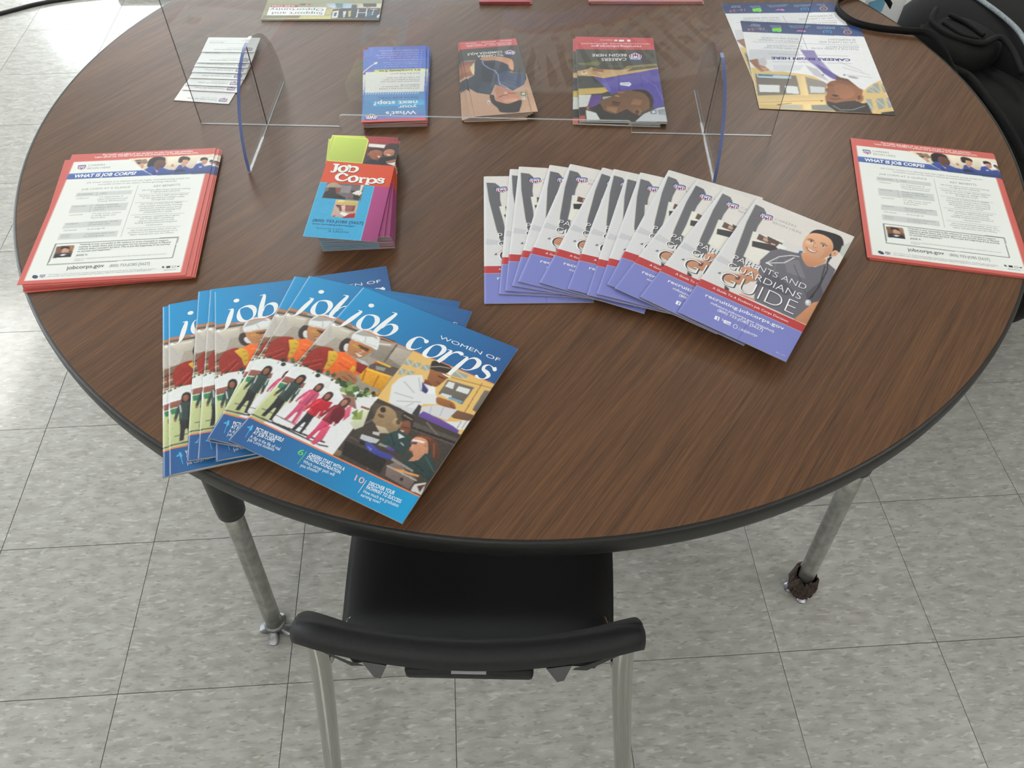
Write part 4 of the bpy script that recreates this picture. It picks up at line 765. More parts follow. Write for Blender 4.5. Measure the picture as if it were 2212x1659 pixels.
  ('T','Job Corps graduates either enter the',[(124.8,95.4),(186.5,95.6),(124.8,98.3)],(136,146,146),0),
  ('T','workforce or an apprenticeship,go on to',[(121.5,90.9),(188.9,91.1),(121.5,93.7)],(136,146,146),0),
  ('T','higher education,or join the military.',[(125.2,86.3),(185.4,86.6),(125.2,89.1)],(136,146,146),0),
  ('V',(160,168,168),[(114.7,198.1,0.5),(113.7,84.4,0.5)],0),
  ('V',(160,168,168),[(118.3,176.4,0.5),(192.5,174.5,0.5)],0),
  ('V',(160,168,168),[(118.4,157.4,0.5),(192.2,155.0,0.5)],0),
  ('V',(160,168,168),[(118.2,130.1,0.5),(192.0,128.7,0.5)],0),
  ('V',(160,168,168),[(118.2,101.5,0.5),(191.2,100.6,0.5)],0),
  ('V',(160,168,168),[(59.1,186.5,0.5),(60.1,177.5,0.5)],0),
  ('V',(160,168,168),[(57.4,159.3,0.5),(58.2,141.1,0.5)],0),
  ('T','"Nobody is ever successful in life without an army of people in support',[(61.4,71.4),(180.1,71.1),(61.3,74.4)],(96,104,106),0.012),
  ('T','waiting to guide them. Job Corps gave me my second chance in life,and',[(61.7,66.8),(183.6,66.7),(61.5,69.7)],(96,104,106),0.012),
  ('T',"without them I wouldn't be here. This is just the beginning of my journey",[(62.3,62.2),(183.7,62.5),(62.1,65.1)],(96,104,106),0.012),
  ('T','to success and happiness."',[(62.3,57.6),(107.2,58.3),(62.1,60.5)],(96,104,106),0.012),
  ('T','JESSE R.',[(62.3,49.8),(78.0,50.1),(62.1,52.7)],(96,104,106),0.012),
  ('T','Jesse is an Advanced Culinary Arts graduate from the Treasure Island Job Corps Center',[(62.6,42.9),(182.4,43.7),(62.5,44.9)],(136,146,146),0),
  ('T','in California.',[(62.0,39.7),(74.4,39.8),(61.9,41.7)],(136,146,146),0),
  ('T','jobcorps.gov',[(56.4,24.0),(104.6,24.9),(55.7,31.0)],(92,98,104),0.012),
  ('T','(800) 733-JOBS [5627]',[(111.6,24.1),(163.7,24.3),(111.2,29.6)],(120,128,130),0),
  ('T','Job Corps is a U.S. Department of Labor Equal Opportunity Employer/Program. Auxiliary aids and services',[(36.3,15.0),(172.8,15.5),(36.0,16.9)],(136,146,146),0),
  ('T','are available upon request to individuals with disabilities. TDD/TTY telephone number is (877) 889-5627',[(35.9,11.5),(168.8,12.6),(35.6,13.4)],(136,146,146),0),
  ('VP',(70,72,110),[(23.3,13.0),(23.3,11.2),(22.2,10.0),(20.5,9.6),(18.4,10.2),(16.6,11.6),(15.6,13.4),(15.6,15.1),(16.6,16.4),(18.4,16.7),(20.5,16.1),(22.3,14.8)],0),
  ('LOGO',[(24.8,16.4),(31.8,16.4),(25.3,10.5)]),
  ('VP',(96,104,106),[(184.4,18.0),(184.1,16.6),(183.0,16.1),(181.6,16.7),(180.9,18.2),(181.1,19.6),(182.3,20.1),(183.6,19.4)],0),
  ('VP',(54,58,62),[(186.7,19.8),(191.8,19.9),(191.9,16.0),(186.8,15.9)],0),
  ('V',(96,104,106),[(194.8,16.2,0.5),(194.1,19.0,0.5),(198.1,19.6,0.5),(198.3,16.4,0.5)],1),
  ('VP',(54,58,62),[(200.2,19.4),(201.8,18.2),(204.2,20.0),(203.1,16.9),(201.2,16.6)],0),
  ('T','@doljobcorps',[(184.6,11.3),(200.7,11.6),(184.8,13.3)],(136,146,146),0),
 ]),
 'trifold': dict(w=98.5, h=220.8, base=(60, 170, 224), cell=0.8, ops=[
  ('P',(232,240,120),[(0.0,160.8),(51.5,160.8),(51.5,220.8),(0.0,220.8)],0),
  ('P',(196,216,96),[(1.0,162.8),(50.0,162.8),(50.0,218.8),(1.0,218.8)],0),
  ('P',(150,60,70),[(51.5,160.8),(98.5,160.8),(98.5,220.8),(51.5,220.8)],0),
  ('P',(168,60,64),[(47.3,223.4),(93.0,229.6),(96.2,214.5),(55.0,209.1)],0),
  ('P',(240,240,238),[(53.2,208.5),(77.9,208.4),(77.1,200.5),(53.1,201.1)],0),
  ('P',(70,54,52),[(53.3,199.2),(78.4,199.8),(95.0,214.3),(99.9,209.4),(99.6,158.4),(52.4,160.4)],0),
  ('P',(60,46,44),[(55.9,186.3),(57.1,194.1),(66.3,198.6),(74.1,195.2),(72.3,191.1),(59.1,188.8)],1),
  ('P',(164,98,72),[(56.8,188.4),(64.4,194.5),(73.2,193.2),(76.6,186.2),(74.4,175.4),(67.7,171.4),(59.6,177.5)],1),
  ('P',(240,236,232),[(69.4,181.1),(74.3,180.5),(73.0,176.8)],0),
  ('P',(150,90,66),[(58.3,182.9),(58.4,181.3),(58.1,179.9),(57.5,179.1),(56.8,179.0),(56.0,179.6),(55.4,180.8),(55.0,182.4),(54.9,184.0),(55.2,185.3),(55.7,186.2),(56.5,186.3),(57.2,185.7),(57.9,184.5)],0),
  ('P',(64,50,48),[(77.0,196.7),(79.7,208.7),(88.9,213.3),(98.3,207.2),(93.3,198.6),(81.2,197.4)],1),
  ('P',(186,124,98),[(77.6,192.0),(83.5,198.8),(92.3,196.5),(92.6,185.2),(85.8,181.2),(79.2,184.7)],1),
  ('P',(240,236,232),[(81.4,187.0),(88.8,186.0),(86.7,183.4)],0),
  ('P',(40,38,50),[(53.5,161.5),(58.3,169.8),(67.7,171.4),(74.9,163.4),(71.9,159.1),(53.7,159.7)],0),
  ('P',(34,32,34),[(75.5,176.5),(95.2,183.7),(99.9,175.2),(81.3,160.8),(73.7,163.2)],0),
  ('P',(170,110,90),[(83.7,169.6),(98.5,176.8),(98.6,171.2),(85.4,166.1)],0),
  ('P',(226,220,214),[(85.5,165.2),(99.3,170.4),(99.4,160.2)],0),
  ('N',10,[(47.3,223.4),(98.5,220.8),(99.6,158.4),(52.4,160.4)]),
  ('P',(226,82,44),[(0.0,112.7),(98.5,112.7),(98.5,160.8),(0.0,160.8)],0),
  ('P',(96,196,232),[(0.0,0.0),(77.1,0.0),(77.1,112.7),(0.0,112.7)],0),
  ('P',(62,172,222),[(1.0,0.0),(75.9,0.0),(75.9,111.7),(1.0,111.7)],0),
  ('P',(170,64,128),[(77.1,0.0),(98.5,0.0),(98.5,112.7),(77.1,112.7)],0),
  ('P',(116,104,108),[(10.2,112.7),(62.4,113.3),(63.3,79.9),(10.1,79.5)],0),
  ('P',(44,40,42),[(10.1,79.5),(11.0,91.4),(16.3,97.5),(27.9,90.8),(40.6,84.3),(42.5,79.8)],0),
  ('P',(150,66,50),[(23.7,102.3),(29.5,102.4),(29.9,92.9),(25.4,92.1)],0),
  ('P',(52,42,40),[(14.3,102.5),(23.4,104.0),(26.8,90.6),(17.8,89.1)],0),
  ('P',(176,160,140),[(10.9,101.9),(13.0,110.2),(20.6,113.8),(28.2,110.1),(33.2,104.8),(18.8,103.2)],1),
  ('P',(236,234,230),[(49.2,96.1),(56.7,100.9),(62.0,96.5),(58.3,89.9),(51.0,92.1)],1),
  ('P',(60,50,50),[(46.4,99.1),(54.4,100.5),(48.4,94.2)],0),
  ('P',(130,90,84),[(40.6,84.3),(58.0,92.4),(57.2,81.9),(43.4,81.3)],0),
  ('P',(226,220,214),[(57.7,113.3),(61.9,113.2),(60.9,99.8),(58.1,99.4)],0),
  ('P',(50,42,44),[(50.9,92.9),(61.0,87.7),(59.9,79.8),(52.7,81.2)],0),
  ('P',(150,140,144),[(31.9,109.0),(45.9,109.6),(44.9,93.7),(32.2,93.3)],0),
  ('P',(206,176,160),[(29.5,78.1),(60.7,78.2),(61.5,43.1),(29.2,42.8)],0),
  ('P',(220,190,96),[(30.6,78.3),(60.1,78.1),(59.2,69.5),(30.7,70.7)],0),
  ('P',(244,224,150),[(32.6,76.9),(41.7,77.6),(41.7,74.2),(33.1,73.6)],0),
  ('P',(120,70,60),[(34.1,67.8),(58.2,68.5),(57.7,56.6),(38.5,55.1)],0),
  ('P',(226,190,176),[(38.8,66.9),(44.4,67.9),(46.5,54.8),(42.1,54.0)],0),
  ('P',(150,90,76),[(45.8,66.4),(55.0,66.2),(55.5,56.2),(48.2,55.0)],0),
  ('P',(176,40,44),[(46.5,48.1),(60.4,53.7),(60.8,43.8),(45.3,41.3)],0),
  ('P',(240,238,236),[(39.3,50.2),(43.2,54.2),(51.8,50.6),(47.0,44.9)],0),
  ('P',(190,40,44),[(30.1,43.8),(35.4,46.3),(33.7,42.7)],0),
  ('P',(90,60,52),[(30.7,67.3),(35.2,68.0),(35.2,61.3)],0),
  ('N',12,[(10.2,112.7),(62.4,113.3),(61.5,43.1),(17.0,40.8)]),
  ('N',6,[(-3.8,111.7),(81.1,110.3),(77.4,1.4),(0.0,0.0)]),
  ('V',(120,40,24),[(11.3,153.4,3.7),(20.3,153.1,3.7)],0),
  ('V',(120,40,24),[(16.2,153.0,6.0),(16.5,140.2,5.9),(14.7,136.3,3.7),(12.2,135.7,3.0),(10.9,138.0,3.3)],0),
  ('V',(120,40,24),[(26.6,151.1,4.1),(22.3,148.0,5.2),(21.7,142.9,5.9),(24.5,138.5,4.8),(28.7,138.5,4.1),(31.9,142.0,5.2),(32.3,147.1,6.0),(30.1,150.4,4.9)],1),
  ('V',(120,40,24),[(32.0,153.3,3.4),(36.1,153.3,3.4)],0),
  ('V',(120,40,24),[(35.2,153.5,5.6),(35.6,138.6,5.6)],0),
  ('V',(120,40,24),[(35.7,148.1,3.0),(40.4,151.1,3.7),(46.0,149.5,5.6),(47.0,144.6,5.6),(43.4,139.6,3.7),(36.8,139.5,3.0)],0),
  ('V',(120,40,24),[(34.0,133.3,3.0),(35.3,130.2,5.1),(30.6,134.1,3.7),(24.9,132.6,5.5),(21.5,126.1,6.6),(24.4,119.9,5.8),(30.8,118.0,3.6),(35.7,120.6,3.3),(36.9,123.0,2.2)],0),
  ('V',(120,40,24),[(44.9,130.1,4.0),(40.3,126.8,5.1),(39.6,122.0,5.8),(42.4,117.8,4.7),(46.8,117.9,4.0),(50.4,121.3,5.1),(50.6,126.0,5.9),(48.2,129.5,4.8)],1),
  ('V',(120,40,24),[(52.9,127.9,2.9),(56.7,128.1,2.9)],0),
  ('V',(120,40,24),[(56.2,128.1,5.1),(56.2,118.1,5.1)],0),
  ('V',(120,40,24),[(54.3,117.4,2.9),(59.8,117.6,2.9)],0),
  ('V',(120,40,24),[(56.4,124.2,2.2),(59.4,127.9,3.3),(62.3,126.6,4.4)],0),
  ('V',(120,40,24),[(63.0,127.8,2.9),(66.9,127.7,2.9)],0),
  ('V',(120,40,24),[(66.7,127.7,5.1),(66.1,114.6,5.1)],0),
  ('V',(120,40,24),[(63.5,114.3,2.9),(70.0,114.4,2.9)],0),
  ('V',(120,40,24),[(66.9,124.9,2.6),(71.9,127.9,3.7),(77.0,125.5,5.1),(76.7,120.5,5.1),(72.2,117.6,3.6),(66.7,118.8,2.6)],0),
  ('V',(120,40,24),[(88.2,130.3,2.6),(88.1,127.4,3.7),(84.7,129.7,3.3),(80.8,128.0,4.0),(82.4,125.0,4.4),(87.2,124.0,4.8),(87.7,120.6,4.0),(83.2,119.1,3.3),(80.3,120.4,3.7),(79.5,122.7,2.2)],0),
  ('V',(250,250,248),[(10.8,154.4,3.0),(19.7,154.2,3.0)],0),
  ('V',(250,250,248),[(15.7,154.0,4.8),(15.9,141.2,4.7),(14.2,137.3,3.0),(11.7,136.7,2.4),(10.4,139.0,2.7)],0),
  ('V',(250,250,248),[(26.1,152.1,3.3),(21.8,149.0,4.2),(21.2,143.9,4.8),(24.0,139.5,3.9),(28.1,139.5,3.3),(31.4,143.0,4.2),(31.8,148.1,4.8),(29.5,151.4,3.9)],1),
  ('V',(250,250,248),[(31.5,154.3,2.7),(35.6,154.3,2.7)],0),
  ('V',(250,250,248),[(34.7,154.5,4.5),(35.0,139.6,4.4)],0),
  ('V',(250,250,248),[(35.2,149.1,2.4),(39.9,152.1,3.0),(45.5,150.5,4.5),(46.5,145.6,4.5),(42.9,140.6,3.0),(36.3,140.5,2.4)],0),
  ('V',(250,250,248),[(33.5,134.2,2.4),(34.8,131.2,4.1),(30.0,135.1,3.0),(24.4,133.6,4.4),(20.9,127.0,5.3),(23.8,120.9,4.7),(30.3,119.0,2.9),(35.2,121.6,2.6),(36.4,123.9,1.8)],0),
  ('V',(250,250,248),[(44.4,131.1,3.2),(39.8,127.8,4.1),(39.1,123.0,4.7),(41.9,118.8,3.8),(46.3,118.9,3.2),(49.9,122.3,4.1),(50.1,127.0,4.7),(47.6,130.5,3.8)],1),
  ('V',(250,250,248),[(52.4,128.8,2.4),(56.2,129.1,2.4)],0),
  ('V',(250,250,248),[(55.7,129.0,4.1),(55.7,119.0,4.1)],0),
  ('V',(250,250,248),[(53.8,118.4,2.3),(59.3,118.6,2.3)],0),
  ('V',(250,250,248),[(55.9,125.1,1.8),(58.9,128.9,2.6),(61.8,127.6,3.5)],0),
  ('V',(250,250,248),[(62.5,128.8,2.4),(66.4,128.7,2.4)],0),
  ('V',(250,250,248),[(66.2,128.7,4.1),(65.6,115.6,4.1)],0),
  ('V',(250,250,248),[(63.0,115.3,2.3),(69.5,115.4,2.3)],0),
  ('V',(250,250,248),[(66.4,125.9,2.1),(71.4,128.9,2.9),(76.5,126.5,4.1),(76.2,121.5,4.1),(71.7,118.6,2.9),(66.2,119.8,2.0)],0),
  ('V',(250,250,248),[(87.7,131.3,2.1),(87.6,128.4,2.9),(84.2,130.7,2.7),(80.3,128.9,3.2),(81.9,126.0,3.5),(86.7,125.0,3.8),(87.2,121.6,3.2),(82.7,120.1,2.6),(79.8,121.4,2.9),(79.0,123.7,1.8)],0),
  ('T','(800) 733-JOBS [5627]',[(6.4,30.3),(74.6,31.7),(6.4,35.6)],(24,70,110),0.02),
  ('T','www.recruiting.jobcorps.gov',[(7.0,24.6),(64.7,25.8),(7.0,27.5)],(24,70,110),0.02),
  ('T','Success Lasts',[(14.1,16.3),(49.9,17.3),(14.2,19.9)],(24,70,110),-0.008),
  ('T','A Lifetime',[(31.1,11.7),(58.4,12.6),(31.1,15.6)],(24,70,110),0.0),
 ]),
 'nxt': dict(w=102.0, h=229.5, base=(76, 110, 196), cell=1.0, ops=[
  ('P',(84,116,206),[(102.0,0.0),(0.0,-0.0),(1.5,77.2),(102.8,82.5)],0),
  ('P',(108,100,186),[(100.5,70.7),(88.3,67.0),(87.6,81.0),(102.8,82.5)],0),
  ('P',(60,96,190),[(59.0,-0.2),(0.0,-0.0),(0.6,40.2),(55.7,43.1)],0),
  ('P',(226,226,220),[(102.8,82.5),(1.5,79.2),(3.8,147.2),(100.0,146.2)],0),
  ('P',(226,226,150),[(87.3,75.4),(1.4,75.6),(1.6,83.6),(86.8,85.3)],0),
  ('P',(84,142,198),[(100.1,145.3),(3.8,146.9),(0.0,229.5),(102.0,229.5)],0),
  ('P',(104,120,190),[(96.8,208.9),(2.9,210.3),(2.7,223.1),(98.6,223.1)],0),
  ('P',(70,172,222),[(87.3,171.0),(3.3,170.5),(3.5,185.8),(86.0,185.6)],0),
  ('P',(214,84,84),[(0.0,222.6),(102.0,222.6),(102.0,229.5),(0.0,229.5)],0),
  ('N',5,[(102.0,0.0),(0.0,-0.0),(0.0,229.5),(102.0,229.5)]),
  ('L',(226,232,236),1.0,[(98.6,150.7),(96.8,144.5)]),
  ('L',(226,232,236),1.0,[(94.6,150.8),(92.8,144.6)]),
  ('L',(226,232,236),1.0,[(90.6,150.9),(88.8,144.8)]),
  ('L',(226,232,236),1.0,[(86.6,151.0),(84.8,144.9)]),
  ('L',(226,232,236),1.0,[(82.7,151.2),(80.8,145.0)]),
  ('L',(226,232,236),1.0,[(78.7,151.3),(76.8,145.1)]),
  ('L',(226,232,236),1.0,[(74.7,151.4),(72.8,145.2)]),
  ('L',(226,232,236),1.0,[(70.7,151.5),(68.8,145.3)]),
  ('L',(226,232,236),1.0,[(66.7,151.6),(64.8,145.5)]),
  ('L',(226,232,236),1.0,[(62.7,151.7),(60.8,145.6)]),
  ('L',(226,232,236),1.0,[(58.7,151.9),(56.8,145.7)]),
  ('L',(226,232,236),1.0,[(54.7,152.0),(52.8,145.8)]),
  ('L',(226,232,236),1.0,[(50.7,152.1),(48.7,145.9)]),
  ('L',(226,232,236),1.0,[(46.7,152.2),(44.7,146.0)]),
  ('L',(226,232,236),1.0,[(42.7,152.3),(40.7,146.2)]),
  ('L',(226,232,236),1.0,[(38.7,152.5),(36.7,146.3)]),
  ('L',(226,232,236),1.0,[(34.7,152.6),(32.7,146.4)]),
  ('L',(226,232,236),1.0,[(30.7,152.7),(28.6,146.5)]),
  ('L',(226,232,236),1.0,[(26.7,152.8),(24.6,146.6)]),
  ('L',(226,232,236),1.0,[(22.7,152.9),(20.6,146.8)]),
  ('L',(226,232,236),1.0,[(18.7,153.0),(16.5,146.9)]),
  ('L',(226,232,236),1.0,[(14.7,153.2),(12.5,147.0)]),
  ('L',(236,238,244),1.6,[(103.1,78.6),(96.6,66.8),(88.8,56.8),(83.8,51.8)]),
  ('VP',(240,242,246),[(83.4,49.7),(90.1,52.7),(87.7,54.4),(88.7,57.8),(84.1,56.9)],0),
  ('LOGO',[(76.2,224.6),(96.7,224.4),(76.4,205.5)]),
  ('T',"What's",[(15.5,201.8),(64.6,202.6),(15.1,212.3)],(236,238,238),0.02),
  ('T','your',[(14.8,186.5),(45.2,186.7),(14.3,195.5)],(236,238,238),0.02),
  ('T','next step?',[(13.9,172.9),(84.8,172.8),(13.4,184.4)],(236,238,238),0.02),
  ('T','Find out at Job Corps.',[(13.1,161.2),(75.8,160.7),(12.9,166.7)],(40,74,130),0.005),
  ('T',"It's completely free.",[(10.1,77.4),(81.6,78.0),(9.9,83.4)],(60,60,50),0.02),
  ('T','And the final part?',[(10.4,88.1),(59.7,88.0),(10.2,92.8)],(110,110,110),0),
  ('T','Job Corps can get you there.',[(10.5,101.5),(67.4,101.3),(10.3,105.0)],(90,96,120),0.005),
  ('T','of training programs,so no matter',[(10.5,107.8),(72.2,106.9),(10.4,111.3)],(90,96,120),0.005),
  ('T','whatever your career goals are now,',[(10.8,113.5),(76.0,112.5),(10.6,116.9)],(90,96,120),0.005),
  ('T','manage your life.',[(11.2,124.2),(43.6,123.9),(11.0,127.6)],(90,96,120),0.005),
  ('T','program. It is an opportunity to',[(11.2,129.2),(72.8,128.2),(11.0,132.5)],(90,96,120),0.005),
  ('T','Job Corps is more than a training',[(11.7,135.1),(77.5,134.3),(11.6,138.4)],(90,96,120),0.005),
  ('T','Apprenticeships: You can apply anytime',[(12.5,13.0),(82.4,13.0),(12.3,16.5)],(206,214,240),0),
  ('VP',(206,214,240),[(8.2,14.0),(7.1,14.0),(7.1,16.2),(8.2,16.2)],0),
  ('T','accepted into our program,college',[(12.9,21.1),(78.3,21.3),(12.7,24.6)],(206,214,240),0),
  ('VP',(206,214,240),[(8.6,22.1),(7.5,22.1),(7.5,24.3),(8.6,24.2)],0),
  ('T','opportunities for advanced training',[(12.9,28.2),(86.0,28.0),(12.7,31.7)],(206,214,240),0),
  ('VP',(206,214,240),[(8.6,29.2),(7.5,29.2),(7.6,31.4),(8.6,31.3)],0),
  ('T','Small classes; open to ages 16-24',[(13.2,35.7),(83.0,35.7),(13.0,39.1)],(206,214,240),0),
  ('VP',(206,214,240),[(8.9,36.7),(7.8,36.7),(7.8,38.8),(8.9,38.8)],0),
  ('T','Includes housing,meals,clothing',[(13.4,43.7),(63.6,44.0),(13.2,47.1)],(206,214,240),0),
  ('VP',(206,214,240),[(9.2,44.7),(8.1,44.7),(8.1,46.8),(9.2,46.8)],0),
  ('T','work with your interests and goals',[(13.9,52.5),(73.3,52.1),(13.7,55.8)],(206,214,240),0),
  ('VP',(206,214,240),[(9.7,53.4),(8.6,53.4),(8.6,55.5),(9.7,55.5)],0),
  ('T','from diplomas to career training',[(14.4,58.3),(66.8,58.2),(14.2,61.5)],(206,214,240),0),
  ('VP',(206,214,240),[(10.1,59.2),(9.1,59.2),(9.1,61.3),(10.2,61.2)],0),
  ('T','Get free career training now',[(14.9,65.8),(70.7,65.8),(14.7,69.0)],(206,214,240),0),
  ('VP',(206,214,240),[(10.7,66.7),(9.7,66.7),(9.7,68.8),(10.7,68.7)],0),
 ]),
 'tu': dict(w=102.0, h=234.0, base=(196, 156, 130), cell=1.1, ops=[
  ('P',(78,74,70),[(103.3,22.8),(0.7,22.8),(-0.9,120.6),(20.9,112.7),(75.6,63.9),(104.0,66.0)],0),
  ('P',(200,160,134),[(103.0,66.2),(81.9,64.6),(66.8,155.6),(3.4,149.1),(-0.0,234.0),(102.0,234.0),(104.4,157.9)],0),
  ('P',(206,166,140),[(29.3,171.4),(0.3,167.7),(-0.0,234.0),(28.5,232.7)],0),
  ('P',(150,96,72),[(104.0,66.0),(81.9,64.6),(84.1,108.0),(94.0,113.6),(103.5,115.6)],0),
  ('P',(176,112,88),[(103.2,77.7),(89.6,76.6),(90.2,99.3),(100.8,101.1)],0),
  ('P',(130,140,146),[(100.6,63.7),(83.8,63.2),(86.4,67.2),(98.9,67.0)],0),
  ('P',(226,206,160),[(92.9,87.4),(82.6,70.2),(83.4,85.4),(88.6,110.9),(91.1,106.7)],0),
  ('P',(52,60,74),[(82.6,70.2),(77.1,59.7),(70.0,68.9),(43.4,70.4),(27.6,88.9),(26.7,111.6),(2.0,120.1),(3.2,134.6),(10.9,153.1),(30.7,167.5),(48.3,151.7),(57.6,146.3),(69.3,174.9),(90.2,165.8),(103.3,148.9),(103.5,124.9),(87.6,111.1)],0),
  ('P',(70,82,112),[(44.9,111.8),(30.9,105.2),(26.7,111.6),(3.2,121.7),(6.1,141.3),(13.0,154.5),(30.4,165.8),(49.8,147.8)],0),
  ('P',(44,50,62),[(70.5,72.7),(46.4,77.5),(47.9,103.7),(60.6,138.5),(78.3,135.2)],0),
  ('P',(62,72,90),[(78.3,135.2),(60.6,138.5),(68.9,171.4),(87.8,162.7)],0),
  ('L',(44,50,70),1,[(43.9,134.2),(17.4,157.4)]),
  ('L',(40,46,62),1,[(42.4,123.4),(17.8,146.4)]),
  ('P',(206,150,116),[(72.1,60.8),(60.0,55.5),(33.7,59.9),(17.3,73.8),(20.8,105.3),(26.6,96.6),(28.0,85.0),(45.4,70.0),(65.7,67.9)],1),
  ('L',(130,146,200),2.4,[(69.0,69.1),(68.4,80.8),(60.8,93.7),(51.8,103.0),(48.1,116.8),(49.8,133.1),(49.5,146.0)]),
  ('L',(190,196,216),1.6,[(49.5,146.0),(42.6,153.6),(31.9,169.1)]),
  ('P',(202,140,116),[(59.2,158.8),(55.9,148.5),(46.6,153.8),(37.9,162.6),(28.6,173.3),(24.1,190.0),(24.7,200.5),(33.7,202.4),(47.5,203.5),(59.3,196.2),(64.7,184.7)],1),
  ('P',(220,160,136),[(50.9,185.3),(27.2,191.2),(28.5,199.8),(50.9,199.4)],0),
  ('L',(80,54,48),1.4,[(56.7,184.3),(48.0,178.7),(42.3,179.7)]),
  ('L',(80,54,48),1.4,[(39.6,174.9),(28.0,176.1)]),
  ('P',(228,176,152),[(45.6,168.4),(40.8,169.3),(42.9,177.0),(46.6,175.4)],0),
  ('P',(206,160,140),[(60.2,178.3),(61.2,183.6),(62.5,187.7),(63.8,189.9),(64.9,189.7),(65.6,187.1),(65.7,182.8),(65.3,177.5),(64.3,172.2),(63.1,168.0),(61.7,165.8),(60.6,166.0),(59.9,168.6),(59.8,173.0)],0),
  ('P',(58,54,54),[(70.5,176.5),(63.7,177.7),(63.6,192.0),(56.6,198.5),(43.8,205.0),(24.2,197.0),(21.6,202.7),(27.9,222.5),(34.0,230.9),(58.7,227.7),(62.8,214.9),(70.3,197.9)],1),
  ('P',(60,110,70),[(18.9,174.1),(11.1,174.6),(12.2,185.1),(19.9,184.6)],0),
  ('P',(232,232,228),[(17.7,176.1),(12.4,176.5),(13.4,183.1),(18.2,182.9)],0),
  ('P',(216,206,196),[(20.3,187.2),(14.0,187.4),(14.5,197.0),(20.3,196.8)],0),
  ('P',(226,224,220),[(73.1,196.5),(73.7,199.0),(74.5,200.9),(75.5,201.9),(76.5,201.8),(77.2,200.5),(77.5,198.3),(77.4,195.8),(76.8,193.2),(76.0,191.3),(75.0,190.3),(74.0,190.5),(73.3,191.8),(73.0,193.9)],0),
  ('P',(80,74,70),[(74.5,198.0),(74.7,199.0),(75.1,199.8),(75.6,200.2),(76.0,200.2),(76.3,199.6),(76.5,198.7),(76.4,197.7),(76.2,196.7),(75.8,195.9),(75.4,195.5),(75.0,195.5),(74.6,196.1),(74.5,197.0)],0),
  ('L',(140,106,86),1,[(9.1,167.8),(10.9,230.5)]),
  ('N',5,[(103.3,22.8),(0.7,22.8),(-0.0,234.0),(102.0,234.0)]),
  ('B',1,None),
  ('VP',(206,92,92),[(102.0,-0.0),(0.0,-0.0),(-0.2,23.4),(102.0,25.5)],0),
  ('LOGO',[(8.8,57.3),(28.0,54.3),(6.4,38.9)]),
  ('T','TU CARRERA',[(30.3,49.9),(75.8,48.7),(30.3,57.3)],(236,238,238),0.01),
  ('T','COMIENZA AQUÍ',[(30.4,39.3),(92.3,39.4),(30.4,46.8)],(236,238,238),0.01),
  ('T','doljobcorps',[(7.9,4.5),(28.8,4.4),(8.1,8.0)],(246,220,220),0.01),
  ('T','jobcorps',[(36.7,5.0),(62.4,4.5),(36.9,8.6)],(246,220,220),0.01),
  ('T','doljobcorps',[(71.6,5.9),(91.2,5.4),(71.7,9.5)],(246,220,220),0.01),
  ('T','mifuturo.jobcorps.gov  reclutamiento',[(9.0,12.2),(57.4,11.0),(9.2,15.8)],(246,220,220),0.01),
  ('T','programa educativo',[(62.8,11.4),(91.5,12.3),(62.9,15.0)],(246,220,220),0.01),
  ('T','(800) 733-JOBS  español',[(10.2,17.2),(49.7,15.9),(10.4,20.7)],(246,220,220),0.01),
  ('T','información y ayuda',[(54.9,15.5),(89.8,16.1),(55.0,19.1)],(246,220,220),0.01),
 ]),
 'purple': dict(w=141.0, h=266.0, base=(80, 76, 70), cell=1.1, ops=[
  ('P',(84,80,74),[(140.9,44.3),(1.1,41.3),(0.3,100.5),(67.2,119.2),(117.0,103.0),(140.0,103.5)],0),
  ('P',(110,112,70),[(138.5,90.3),(121.1,89.9),(104.5,80.7),(97.9,89.4),(105.2,98.4),(135.2,96.8)],0),
  ('L',(130,136,84),1.6,[(137.5,93.6),(111.8,88.6),(100.4,93.9)]),
  ('L',(120,120,110),1.4,[(84.5,99.0),(64.8,97.5)]),
  ('P',(150,140,100),[(54.4,97.3),(2.7,87.4),(1.5,100.5),(67.1,117.0)],0),
  ('P',(204,168,120),[(139.8,116.4),(121.8,109.6),(115.8,102.9),(105.7,109.2),(69.0,110.6),(1.1,96.2),(0.7,104.9),(67.7,127.7),(95.5,137.9),(115.7,131.9),(139.6,131.4)],0),
  ('P',(150,106,76),[(114.8,107.3),(94.3,111.2),(95.8,119.8),(112.8,115.9)],0),
  ('P',(232,196,150),[(134.7,118.5),(126.6,115.1),(122.3,124.6),(132.7,128.0)],0),
  ('P',(120,84,64),[(131.3,118.4),(126.6,117.2),(128.0,122.6)],0),
  ('L',(140,98,70),1.2,[(116.3,115.9),(97.4,128.4)]),
  ('L',(140,98,70),1.2,[(115.4,122.3),(99.8,132.7)]),
  ('P',(110,100,80),[(43.1,101.4),(0.9,94.0),(1.5,100.5),(55.5,114.7)],0),
  ('P',(62,60,58),[(139.6,132.4),(113.5,132.9),(102.9,151.6),(92.3,165.9),(140.1,172.0)],0),
  ('P',(208,176,96),[(140.1,172.0),(92.3,165.5),(88.4,177.1),(102.1,184.4),(140.0,190.3)],0),
  ('P',(214,216,210),[(140.0,190.3),(117.8,188.8),(123.2,216.7),(127.9,224.7),(140.5,226.9)],0),
  ('P',(94,84,166),[(113.5,134.0),(97.8,139.0),(67.7,128.8),(0.6,103.8),(0.6,216.2),(12.1,223.3),(19.1,228.3),(20.4,190.8),(31.2,172.8),(52.5,173.3),(72.9,178.8),(85.7,189.1),(90.2,167.9),(102.9,151.6)],0),
  ('L',(74,64,146),1.6,[(70.0,127.8),(71.7,177.7)]),
  ('L',(120,112,196),1.6,[(31.5,131.2),(10.0,160.1),(1.3,200.4)]),
  ('L',(74,64,146),1.4,[(32.0,122.7),(32.5,160.5)]),
